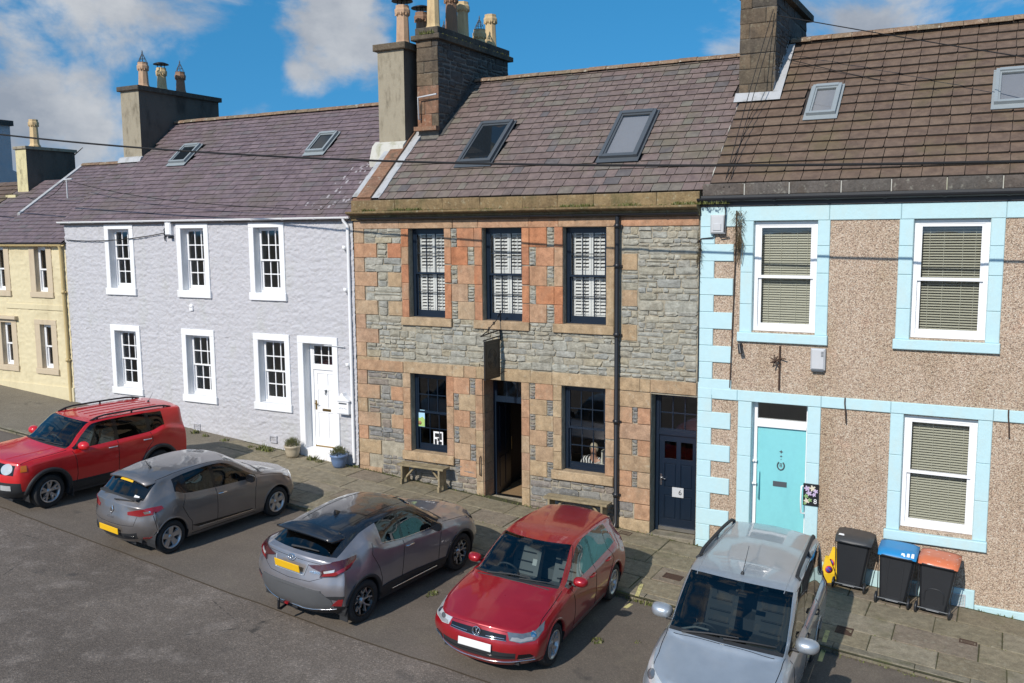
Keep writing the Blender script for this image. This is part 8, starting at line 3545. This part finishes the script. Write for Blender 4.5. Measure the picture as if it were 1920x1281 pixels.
c.wiper([(-1.86, .0, .99), (-1.83, -.25, 1.02), (-1.79, -.42, 1.03)], 'rear_wiper', .012)
c.antenna(-1.12, 0, 1.41, .22, .55)
c.handles((-.12,), .87, M['chrome'])
c.door_mirrors(.50, .775, 1.0, M['car_gloss'])
sq = [c.near((-1.58, y, 1.30), .0)[0] for y in (.0,)][0]
c.patch('sticker', [(-1.565, .16, 1.305), (-1.565, -.16, 1.305), (-1.60, -.17, 1.26), (-1.60, .17, 1.26)], M['plate_yellow'], .010, .05)
c.patch('sticker', [(-1.72, -.36, 1.12), (-1.72, -.46, 1.12), (-1.76, -.46, 1.075), (-1.76, -.36, 1.075)], M['plate_white'], .008, .05)

# ------------------------------------------------------------------ silver-grey crossover with black roof, tail to the street
chr_spec = dict(
 W=.90, xf=1.32, xr=-1.32, arch=(.345, .405), zrows=(.24, .40, .66), shoulder=.10,
 wk=lambda x: .885 + .035 * math.exp(-((x + 1.35) / .45) ** 2) + .03 * math.exp(-((x - 1.35) / .45) ** 2) - .03 * math.exp(-((x) / .5) ** 2),
 nose=[(2.16, .24), (2.25, .40), (2.26, .56), (2.20, .74)], dF=[.46, .42, .40, .40], ycF=[.74, .82, .85, .84],
 tail=[(-1.95, .24), (-2.06, .42), (-2.10, .68), (-2.05, .93)], dR=[.34, .30, .28, .26], ycR=[.80, .89, .92, .88],
 stations=[
  ((1.80, .78, .83), (1.92, .64, .85), (2.04, .46, .87), (2.14, .885)),
  ((1.56, .83, .95), (1.56, .72, .955), (1.60, .52, .965), (1.66, .98)),
  ((1.20, .83, .99), (1.20, .73, 1.0), (1.22, .55, 1.02), (1.26, 1.035)),
  ((.82, .80, 1.0), (.86, .74, 1.02), (.94, .70, 1.04), (1.08, 1.07)),
  ((.74, .80, 1.01), (.76, .74, 1.04), (.86, .69, 1.06), (1.02, 1.09)),
  ((.38, .80, 1.02), (.36, .69, 1.26), (.46, .635, 1.29), (.62, 1.325)),
  ((.00, .80, 1.04), (.02, .62, 1.42), (.10, .57, 1.455), (.26, 1.495)),
  ((-.26, .80, 1.055), (-.26, .605, 1.45), (-.26, .55, 1.49), (-.26, 1.535)),
  ((-.33, .80, 1.06), (-.33, .605, 1.45), (-.33, .55, 1.49), (-.33, 1.537)),
  ((-.82, .80, 1.13), (-.80, .60, 1.42), (-.80, .54, 1.47), (-.80, 1.525)),
  ((-1.02, .80, 1.22), (-.98, .60, 1.39), (-.98, .54, 1.445), (-.98, 1.51)),
  ((-1.18, .79, 1.26), (-1.16, .61, 1.36), (-1.20, .545, 1.42), (-1.22, 1.48)),
  ((-1.42, .77, 1.17), (-1.40, .64, 1.28), (-1.44, .57, 1.36), (-1.52, 1.43)),
  ((-1.74, .77, 1.12), (-1.76, .68, 1.14), (-1.82, .58, 1.15), (-1.93, 1.17)),
  ((-1.80, .77, 1.09), (-1.87, .68, 1.10), (-1.93, .57, 1.115), (-2.0, 1.13)),
 ],
 cellB=cell_fn((4, 6), (12, 13), {4: 'side_front', 5: 'side_front', 6: 'side_front', 7: 'pillar', 8: 'side_rear'}, cowl=3,
     roof=lambda k, r: 'roof' if ((r >= 1 and 4 <= k <= 11) or (r == 1 and k == 12) or (r == 0 and k in (9, 10, 11))) and not (r == 0 and k >= 9) else None),
 cellA=lambda k, r, n: 'lower' if r == 0 else 'body', mats=MATS, split=SPLIT)
h = Car('parked_car', 'silver grey crossover with black roof and tow bar, parked beside the deep red hatchback', (-9.53, -5.02), (.06, 1), chr_spec, CP['grey_chr'])
h.wheels(.345, .79, 'y', .21, .235, face='alloy', back='car_gloss', lip='car_gloss')
h.arch_trim(M['car_trim'], .045, .012, 'arch_trim', .05)
h.interior(.62, .99, -.1, .80, -.85, .60)
for s in (1, -1):
 tl = h.patch('tail_light', [(-2.06, s * .42, 1.055), (-1.98, s * .56, 1.070), (-1.78, s * .76, 1.110), (-1.50, s * .86, 1.155), (-1.52, s * .87, 1.110), (-1.66, s * .86, 1.000), (-1.86, s * .76, 0.900), (-2.02, s * .60, 0.890), (-2.0, s * .63, 0.970), (-2.06, s * .5, 1.025)], M['lamp_dark'], .022, .035)[0]
 h.patch('lamp_strip', [(-1.99, s * .62, 0.905), (-1.86, s * .75, 0.915), (-1.66, s * .86, 1.015), (-1.54, s * .875, 1.100), (-1.66, s * .85, 1.055), (-1.84, s * .74, 0.965), (-1.97, s * .63, 0.940)], M['lamp_red'], .028, .03, parent=tl)
 h.patch('lamp_core', [(-1.97, s * .64, 0.945), (-1.86, s * .73, 0.965), (-1.85, s * .735, 1.005), (-1.97, s * .63, 0.975)], M['lamp_clear'], .028, .03, parent=tl)
 h.patch('reflector', [(-1.90, s * .73, .43), (-1.78, s * .80, .44), (-1.78, s * .81, .57), (-1.84, s * .785, .56)], M['lamp_red'], .010, .04)
 h.patch('bumper_vent', [(-2.06, s * .47, .60), (-1.95, s * .66, .59), (-1.74, s * .84, .60), (-1.76, s * .82, .52), (-1.92, s * .70, .545), (-2.05, s * .50, .575)], M['car_trim'], .008, .04)
 h.patch('headlight', [(2.14, s * .50, .84), (2.0, s * .64, .83), (1.80, s * .78, .83), (1.48, s * .85, .95), (1.52, s * .845, .97), (1.84, s * .72, .87), (2.06, s * .5, .88)], M['lamp_grey'], .007, .05)
 h.patch('sill_cladding', [(.88, s * .89, .26), (-.86, s * .89, .28), (-.98, s * .90, .44), (-.70, s * .89, .46), (.30, s * .88, .42), (.90, s * .89, .40)], M['car_trim'], .012, .07)
 h.patch('rear_pillar', [(-1.00, s * .80, 1.20), (-1.16, s * .64, 1.345), (-1.40, s * .66, 1.26), (-1.74, s * .70, 1.07), (-1.40, s * .785, 1.155), (-1.15, s * .80, 1.235)], M['car_gloss'], .004, .05) if False else None
 mb = MB()
 mb.tube([h.near((.62, s * .89, .30), .02)[0], h.near((-.60, s * .89, .30), .02)[0]], .012, 6)
 mb.build('sill_strip', M['chrome'], h.root)
 mb = MB()
 mb.box(h.S['xr'] - .375, h.S['xr'] - .36, s * .80 - .08, s * .80 + .08, .13, .36)
 mb.build('mud_flap', M['car_trim'], h.root)
h.patch('bumper_panel', [(-2.11, .60, .62), (-2.13, .3, .635), (-2.13, -.3, .635), (-2.11, -.60, .62), (-1.98, -.74, .52), (-1.93, -.76, .36), (-2.02, -.45, .30), (-2.03, 0, .29), (-2.02, .45, .30), (-1.93, .76, .36), (-1.98, .74, .52)], M['car_grey_trim'], .010, .05)
h.seam([[(-1.86, .80, .345), (-2.0, .55, .285), (-2.03, .25, .27), (-2.02, .14, .30), (-2.02, -.14, .30), (-2.03, -.25, .27), (-2.0, -.55, .285), (-1.86, -.80, .345)]], .009, False, 'bumper_trim', M['chrome'], .012)
h.patch('bumper_step', [(-2.10, .60, .685), (-2.12, 0, .70), (-2.10, -.60, .685), (-2.10, -.60, .65), (-2.13, 0, .66), (-2.10, .60, .65)], M['car_grey_trim'], .014, .05)
h.plate(-2.115, .965, True, M['plate_yellow'], .52, .125, .22)
h.patch('plate_recess', [(-2.06, .34, 1.05), (-2.06, -.34, 1.05), (-2.11, -.30, .875), (-2.11, .30, .875)], CP['grey_chr'], .004, .05)
h.seam([[(-2.05, .345, 1.055), (-2.10, .30, .87), (-2.10, -.30, .87), (-2.05, -.345, 1.055)]], .008, False, 'recess_edge', CP['silver'], .004)
h.seam([[(-2.02, .62, .88), (-2.10, .42, .80), (-2.12, 0, .775), (-2.10, -.42, .80), (-2.02, -.62, .88)], [(-2.0, -.55, 1.075), (-2.06, 0, 1.085), (-2.0, .55, 1.075)]], .004, False)
h.seam([[(.76, .82, .98), (.68, .87, .80), (.66, .87, .55), (.68, .87, .36)], [(-.30, .81, 1.04), (-.32, .87, .7), (-.34, .87, .36)], [(-1.10, .81, 1.21), (-1.14, .86, 1.05), (-.98, .89, .80), (-.90, .89, .6), (-.88, .89, .36)],
  [(1.78, .80, .86), (1.5, .80, .965), (1.20, .79, 1.0), (.90, .75, 1.02)]])
h.seam([[(-.25, .42, 1.52), (-1.40, .40, 1.44)], [(-.25, .42, 1.52), (.14, .42, 1.475)]], .006, True, 'roof_seam', M['car_gloss'])
h.seam([[(-.84, .80, 1.14), (-.33, .80, 1.065), (.30, .80, 1.03), (.7, .80, 1.015)]], .007, True, 'window_strip', M['chrome'], .004)
# split spoiler carried out over the rear glass
mb = MB()
ys = np.linspace(-.60, .60, 11)
P0 = [h.near((-1.46, y, 1.41), .015)[0] for y in ys]
P1 = [Vector((-1.80 + .06 * abs(y) ** 2, y * .98, 1.405 - .05 * y * y)) for y in ys]
n = len(ys)
vs = [tuple(p) for p in P0] + [tuple(p) for p in P1] + [(p.x + .01, p.y, p.z - .035) for p in P1] + [(p.x - .08, p.y, p.z - .06) for p in P0]
mb.add(vs, [(r * n + i, r * n + i + 1, (r + 1) * n + i + 1, (r + 1) * n + i) for r in range(3) for i in range(n - 1)] + [(0, n, 2 * n, 3 * n), (n - 1, 4 * n - 1, 3 * n - 1, 2 * n - 1)], True)
mb.build('spoiler', CP['black'], h.root)
bq, bn = h.near((-2.1, 0, 1.085))
h.ring_badge(tuple(bq), (-1, 0, .5), .050, M['chrome'], [[(.0 + .38 * math.cos(a), .12 + .85 * math.sin(a) * .9) for a in np.linspace(0, 2 * PI, 15)], [(.86 * math.cos(a), .42 + .42 * math.sin(a)) for a in np.linspace(0, 2 * PI, 15)]], .006, oval=1.45)
h.letters('HYBRID', .05, tuple(h.near((-2.08, -.50, .955), .012)[0]), tuple(h.near((-2.08, -.50, .955))[1]), M['chrome'])
h.wiper([(-1.90, .10, 1.18), (-1.88, -.15, 1.20), (-1.84, -.40, 1.20)], 'rear_wiper', .016)
mb = MB()
p, n_ = h.near((-1.02, 0, 1.5))
vs = [tuple(p + Vector(q)) for q in ((.09, 0, .005), (-.05, .035, 0), (-.05, -.035, 0), (-.06, 0, .075), (.0, .012, .05), (.0, -.012, .05))]
mb.add(vs, [(0, 4, 3, 1), (0, 2, 3, 5), (0, 5, 3, 4), (1, 3, 2)])
mb.build('aerial_fin', CP['black'], h.root)
h.handles((-.14,), .93, M['chrome'])
h.door_mirrors(.48, .80, 1.07, M['car_gloss'])
mb = MB()
mb.tube([(-1.95, .12, .26), (-2.12, .12, .22), (-2.16, .12, .24), (-2.16, .12, .34)], .022, 8)
mb.lathe([(0, .05), (.02, .045), (.026, .02), (.02, -.005), (.015, -.02)], 12, (-2.16, .12, .36))
mb.tube([(-1.95, -.1, .24), (-1.95, .3, .24)], .03, 8)
mb.build('tow_bar', M['black_gloss'], h.root)
mb = MB()
mb.box(-2.07, -2.03, .02, .12, .30, .33)
mb.build('fog_lamp', M['lamp_red'], h.root)

# ------------------------------------------------------------------ bright red off-roader, nose to the street
ren_spec = dict(
 pw=4.2, W=.895, xf=1.285, xr=-1.285, arch=(.35, .43), zrows=(.27, .46, .72), shoulder=.09,
 nose=[(2.02, .30), (2.10, .46), (2.10, .64), (2.06, .90)], dF=[.34, .28, .24, .22], ycF=[.76, .83, .85, .83],
 tail=[(-2.06, .32), (-2.15, .48), (-2.16, .70), (-2.14, .95)], dR=[.22, .18, .16, .15], ycR=[.78, .84, .86, .84],
 stations=[
  ((1.84, .80, 1.02), (1.90, .68, 1.03), (1.96, .48, 1.04), (2.0, 1.05)),
  ((1.58, .81, 1.05), (1.58, .73, 1.065), (1.60, .54, 1.075), (1.62, 1.08)),
  ((1.20, .815, 1.07), (1.20, .75, 1.09), (1.20, .58, 1.10), (1.22, 1.105)),
  ((.80, .81, 1.085), (.82, .755, 1.11), (.86, .72, 1.125), (.98, 1.15)),
  ((.72, .81, 1.09), (.74, .755, 1.125), (.80, .715, 1.14), (.93, 1.165)),
  ((.46, .81, 1.095), (.46, .70, 1.365), (.52, .66, 1.39), (.64, 1.415)),
  ((.20, .81, 1.10), (.20, .665, 1.54), (.26, .63, 1.565), (.38, 1.59)),
  ((-.22, .81, 1.115), (-.22, .66, 1.56), (-.22, .62, 1.595), (-.22, 1.625)),
  ((-.32, .81, 1.12), (-.32, .66, 1.56), (-.32, .62, 1.595), (-.32, 1.627)),
  ((-1.02, .81, 1.15), (-1.02, .66, 1.555), (-1.02, .62, 1.592), (-1.02, 1.625)),
  ((-1.12, .81, 1.16), (-1.12, .66, 1.55), (-1.12, .62, 1.59), (-1.12, 1.624)),
  ((-1.46, .81, 1.25), (-1.46, .665, 1.535), (-1.46, .625, 1.58), (-1.46, 1.615)),
  ((-1.88, .80, 1.17), (-1.92, .69, 1.49), (-1.97, .64, 1.55), (-2.03, 1.585)),
  ((-1.99, .80, 1.13), (-2.02, .73, 1.16), (-2.06, .65, 1.16), (-2.11, 1.17)),
  ((-2.0, .80, 1.08), (-2.04, .73, 1.08), (-2.09, .63, 1.085), (-2.13, 1.09)),
 ],
 cellB=cell_fn((4, 6), (12, 13), {4: 'side_front', 5: 'side_front', 6: 'side_front', 7: 'pillar', 8: 'side_rear', 9: 'pillar_rear', 10: 'quarter'}, cowl=3),
 cellA=lambda k, r, n: 'lower' if (r == 0 or (r == 1 and (k < 0 or k >= n - 1))) else 'body', mats=MATS, split=SPLIT)
r = Car('parked_car', 'bright red boxy off roader with black roof rails, parked at the lilac house', (-17.72, -4.62), (-.085, -1), ren_spec, CP['red_solid'])
r.wheels(.345, .775, 'loop', .215, .23, face='alloy_dark' if False else 'alloy', back='alloy_dark', steer=.12)
r.arch_trim(M['car_trim'], .075, .03, 'arch_trim', .05)
r.interior(.60, 1.04, -.05, .88, -.9, .64)
r.mirror_in(.36, 1.54)
for s in (1, -1):
 r.patch('headlight', [(2.05, s * (.60 + .115 * math.cos(a)), .90 + .105 * math.sin(a)) for a in np.linspace(0, 2 * PI, 17)[:-1]], M['lamp_clear'], .012, .04)
 r.patch('side_marker', [(1.86, s * .84, .86), (1.74, s * .86, .86), (1.74, s * .86, .98), (1.84, s * .83, .98)], M['amber'], .010, .05)
 r.patch('fog_lamp', [(2.10, s * .52, .48), (1.98, s * .70, .48), (1.98, s * .70, .58), (2.10, s * .52, .58)], M['lamp_clear'], .012, .05)
 r.patch('tail_light', [(-2.12, s * .64, 1.05), (-1.99, s * .82, 1.06), (-1.98, s * .83, .86), (-2.12, s * .66, .86)], M['lamp_red'], .012, .05)
 r.patch('sill_cladding', [(.85, s * .89, .30), (-.85, s * .89, .30), (-.83, s * .89, .42), (.83, s * .89, .42)], M['car_trim'], .010, .07)
 # roof rail
 mb = MB()
 P = []
 for x in np.linspace(.22, -1.78, 13):
  f = (x + 1.78) / 2.0
  p, n_ = r.near((x, s * .60, 1.66), 0)
  lift = .055 * min(1, min(f, 1 - f) * 9)
  P.append(Vector((p.x, p.y, p.z + lift)))
 mb.tube(P, .020, 8)
 for i in (1, 6, 11):
  p, n_ = r.near((P[i].x, P[i].y, 1.65), 0)
  mb.tube([p, P[i]], .02, 6)
 mb.build('roof_rail', M['car_trim'], r.root)
 mb = MB()
 mb.box(r.S['xf'] - .52, r.S['xf'] - .50, s * .76 - .12, s * .76 + .12, .12, .50)
 mb.build('mud_flap', M['car_trim'], r.root)
r.patch('grille', [(2.06, .74, 1.0), (2.07, .3, 1.01), (2.07, -.3, 1.01), (2.06, -.74, 1.0), (2.07, -.74, .80), (2.10, -.3, .80), (2.10, .3, .80), (2.07, .74, .80)], M['car_gloss'], .004, .06)
for k in range(7):
 y = (k - 3) * .115
 r.patch('grille_slot', [(2.08, y - .03, .98), (2.08, y + .03, .98), (2.10, y + .03, .83), (2.10, y - .03, .83)], CP['red_solid'], .012, .05) if False else r.patch('grille_slot', [(2.08, y - .028, .975), (2.08, y + .028, .975), (2.10, y + .028, .83), (2.10, y - .028, .83)], M['chrome'], .010, .05)
r.seam([[(.76, .82, 1.07), (.70, .875, .90), (.68, .89, .6), (.70, .88, .42)], [(-.27, .82, 1.10), (-.27, .89, .7), (-.27, .88, .42)], [(-1.08, .82, 1.14), (-1.12, .87, .95), (-.96, .89, .78), (-.86, .89, .6), (-.84, .88, .42)],
  [(1.84, .80, 1.01), (1.58, .78, 1.06), (1.20, .79, 1.085), (.86, .77, 1.11)], [(.20, .63, 1.585), (-.6, .62, 1.62), (-1.5, .61, 1.60)]])
r.seam([[(.05, y, 1.66), (-1.6, y, 1.65)] for y in (-.30, -.10, .10, .30)], .008, False, 'roof_ridge', CP['red_solid'], .002)
r.seam([[(1.9, -.4, 1.05), (1.3, -.45, 1.10), (.95, -.5, 1.14)], [(1.9, .4, 1.05), (1.3, .45, 1.10), (.95, .5, 1.14)]], .010, False, 'bonnet_crease', CP['red_solid'], -.003)
r.handles((-.14, -.98), 1.0, CP['silver'], .01)
r.door_mirrors(.54, .80, 1.17, CP['red_solid'], 1.2)
r.wiper([(.94, -.5, 1.15), (.90, -.1, 1.18), (.88, .25, 1.18)])
r.wiper([(.92, .12, 1.16), (.88, .4, 1.17), (.82, .62, 1.16)])
r.antenna(-1.62, 0, 1.64, .24, .55)
r.plate(2.125, .58, False, M['plate_white'])

# ------------------------------------------------------------------ pale silver people carrier, nose to the street
van_spec = dict(
 W=.90, xf=1.364, xr=-1.364, arch=(.32, .375), zrows=(.22, .38, .62), shoulder=.10,
 nose=[(2.12, .22), (2.22, .38), (2.23, .56), (2.16, .76)], dF=[.50, .44, .42, .42], ycF=[.74, .82, .84, .82],
 tail=[(-2.10, .28), (-2.17, .46), (-2.17, .66), (-2.13, .92)], dR=[.20, .16, .14, .12], ycR=[.80, .86, .87, .86],
 stations=[
  ((1.74, .76, .84), (1.90, .62, .85), (2.04, .44, .86), (2.13, .87)),
  ((1.56, .80, .94), (1.58, .70, .965), (1.62, .50, .985), (1.68, 1.0)),
  ((1.28, .815, 1.02), (1.30, .74, 1.055), (1.32, .56, 1.085), (1.40, 1.11)),
  ((1.02, .815, 1.06), (1.06, .785, 1.10), (1.12, .755, 1.13), (1.28, 1.19)),
  ((.94, .815, 1.065), (.97, .785, 1.12), (1.05, .755, 1.15), (1.22, 1.215)),
  ((.62, .82, 1.08), (.64, .775, 1.41), (.72, .735, 1.44), (.88, 1.485)),
  ((.30, .82, 1.09), (.30, .745, 1.68), (.38, .70, 1.72), (.52, 1.765)),
  ((-.08, .825, 1.10), (-.08, .735, 1.745), (-.08, .69, 1.795), (-.08, 1.85)),
  ((-.18, .825, 1.10), (-.18, .735, 1.745), (-.18, .69, 1.795), (-.18, 1.852)),
  ((-1.02, .825, 1.11), (-1.02, .72, 1.75), (-1.02, .67, 1.80), (-1.02, 1.86)),
  ((-1.14, .825, 1.12), (-1.14, .72, 1.745), (-1.14, .67, 1.797), (-1.14, 1.857)),
  ((-1.78, .82, 1.16), (-1.78, .71, 1.71), (-1.78, .65, 1.765), (-1.78, 1.825)),
  ((-1.96, .815, 1.14), (-1.98, .71, 1.64), (-2.0, .65, 1.71), (-2.04, 1.765)),
  ((-2.04, .81, 1.10), (-2.08, .72, 1.12), (-2.10, .64, 1.13), (-2.13, 1.14)),
  ((-2.05, .805, 1.05), (-2.09, .71, 1.06), (-2.12, .62, 1.065), (-2.15, 1.07)),
 ],
 cellB=cell_fn((4, 6), (12, 13), {4: 'side_front', 5: 'side_front', 6: 'side_front', 7: 'pillar', 8: 'side_rear', 9: 'pillar_rear', 10: 'quarter'}, cowl=3),
 mats=MATS, split=SPLIT)
v = Car('parked_car', 'pale silver high roofed people carrier with black roof bars, parked before the turquoise door', (-3.19, -4.92), (.035, -1), van_spec, CP['silver'])
v.wheels(.315, .77, 'five', face='alloy', back='alloy_dark')
v.arch_trim(CP['silver'], .03, .008, 'arch_lip')
v.interior(.86, 1.02, .0, .92, -.85, .66)
v.mirror_in(.55, 1.62)
for s in (1, -1):
 hl = v.patch('headlight', [(2.06, s * .50, .80), (1.93, s * .62, .83), (1.74, s * .745, .855), (1.50, s * .80, .96), (1.44, s * .81, .98), (1.50, s * .825, .90), (1.66, s * .815, .78), (1.86, s * .73, .70), (2.04, s * .58, .70)], M['lamp_clear'], .008, .04)[0]
 v.patch('lamp_reflector', [(1.80 + .07 * math.cos(a), s * (.73 - .07 * math.cos(a) * .9), .79 + .055 * math.sin(a)) for a in np.linspace(0, 2 * PI, 11)[:-1]], M['lamp_grey'], .013, .03, parent=hl)
 v.patch('tail_light', [(-2.08, s * .78, 1.20), (-1.98, s * .82, 1.22), (-1.98, s * .85, .82), (-2.12, s * .80, .82)], M['lamp_red'], .012, .05)
 v.patch('fog_lamp', [(2.08, s * .60, .38), (1.95, s * .72, .39), (1.95, s * .73, .47), (2.08, s * .61, .46)], M['car_gloss'], .006, .05)
 mb = MB()
 P = []
 for x in np.linspace(.02, -1.88, 13):
  f = (x + 1.88) / 1.90
  p, n_ = v.near((x, s * (.62 + .05 * f), 1.80), 0)
  P.append(Vector((p.x, p.y + s * .01, p.z + .065 * min(1, .25 + min(f, 1 - f) * 8))))
 mb.tube(P, .026, 8)
 for i in (0, 6, 12):
  p, n_ = v.near((P[i].x, P[i].y, 1.73), 0)
  mb.tube([p, P[i]], .026, 6)
 mb.build('roof_rail', M['car_trim'], v.root)
v.patch('grille', [(2.15, .42, .80), (2.20, 0, .815), (2.15, -.42, .80), (2.17, -.40, .74), (2.22, 0, .745), (2.17, .40, .74)], M['car_gloss'], .005, .05)
v.patch('lower_grille', [(2.14, .52, .52), (2.24, 0, .54), (2.14, -.52, .52), (2.12, -.50, .32), (2.22, 0, .31), (2.12, .50, .32)], M['car_trim'], .005, .05)
v.plate(2.245, .60, False, M['plate_white'])
v.seam([[(1.72, .75, .85), (1.55, .745, .955), (1.28, .765, 1.045), (1.08, .76, 1.10)], [(.98, .83, 1.05), (.92, .88, .90), (.90, .90, .6), (.92, .89, .38)], [(-.13, .83, 1.08), (-.13, .90, .7), (-.13, .89, .36)],
  [(-1.10, .83, 1.10), (-1.12, .90, .80), (-1.0, .90, .62), (-.98, .89, .36)], [(.30, .72, 1.70), (-.6, .71, 1.76), (-1.7, .69, 1.73)], [(-1.10, .895, .93), (-1.90, .875, .95)]])
v.seam([[(.50, .60, 1.75), (-1.9, .57, 1.77)]], .006, True, 'roof_seam', CP['silver'], .0)
v.seam([[(2.12, -.44, .862), (2.17, 0, .875), (2.12, .44, .862)], [(1.24, -.68, 1.155), (1.31, 0, 1.20), (1.24, .68, 1.155)]], .005, False)
v.handles((-.02, -.92), .98, M['car_trim'])
v.door_mirrors(.68, .83, 1.17, CP['silver'], 1.35)
v.wiper([(1.20, -.55, 1.16), (1.18, -.2, 1.20), (1.14, .18, 1.22)], r=.014)
v.wiper([(1.22, .0, 1.20), (1.14, .35, 1.20), (1.04, .64, 1.18)], r=.014)
v.antenna(.34, 0, 1.80, .42, .75, .028)
# sunshade, papers and beads behind the screen
mb = MB()
mb.tube([(.98, -.62, 1.10), (.90, -.45, 1.14), (.86, -.28, 1.12)], .016, 6)
mb.tube([(1.10, .10, 1.10), (1.02, .60, 1.09)], .008, 5)
mb.build('dashboard_trim', M['seat_light'], v.root)
mb = MB()
for y, w_ in ((-.14, .05), (.22, .035)):
 mb.box(-.42, -.36, y - w_, y + w_, 1.25, 1.52)
mb.build('headrest_cover', M['curtain'], v.root)
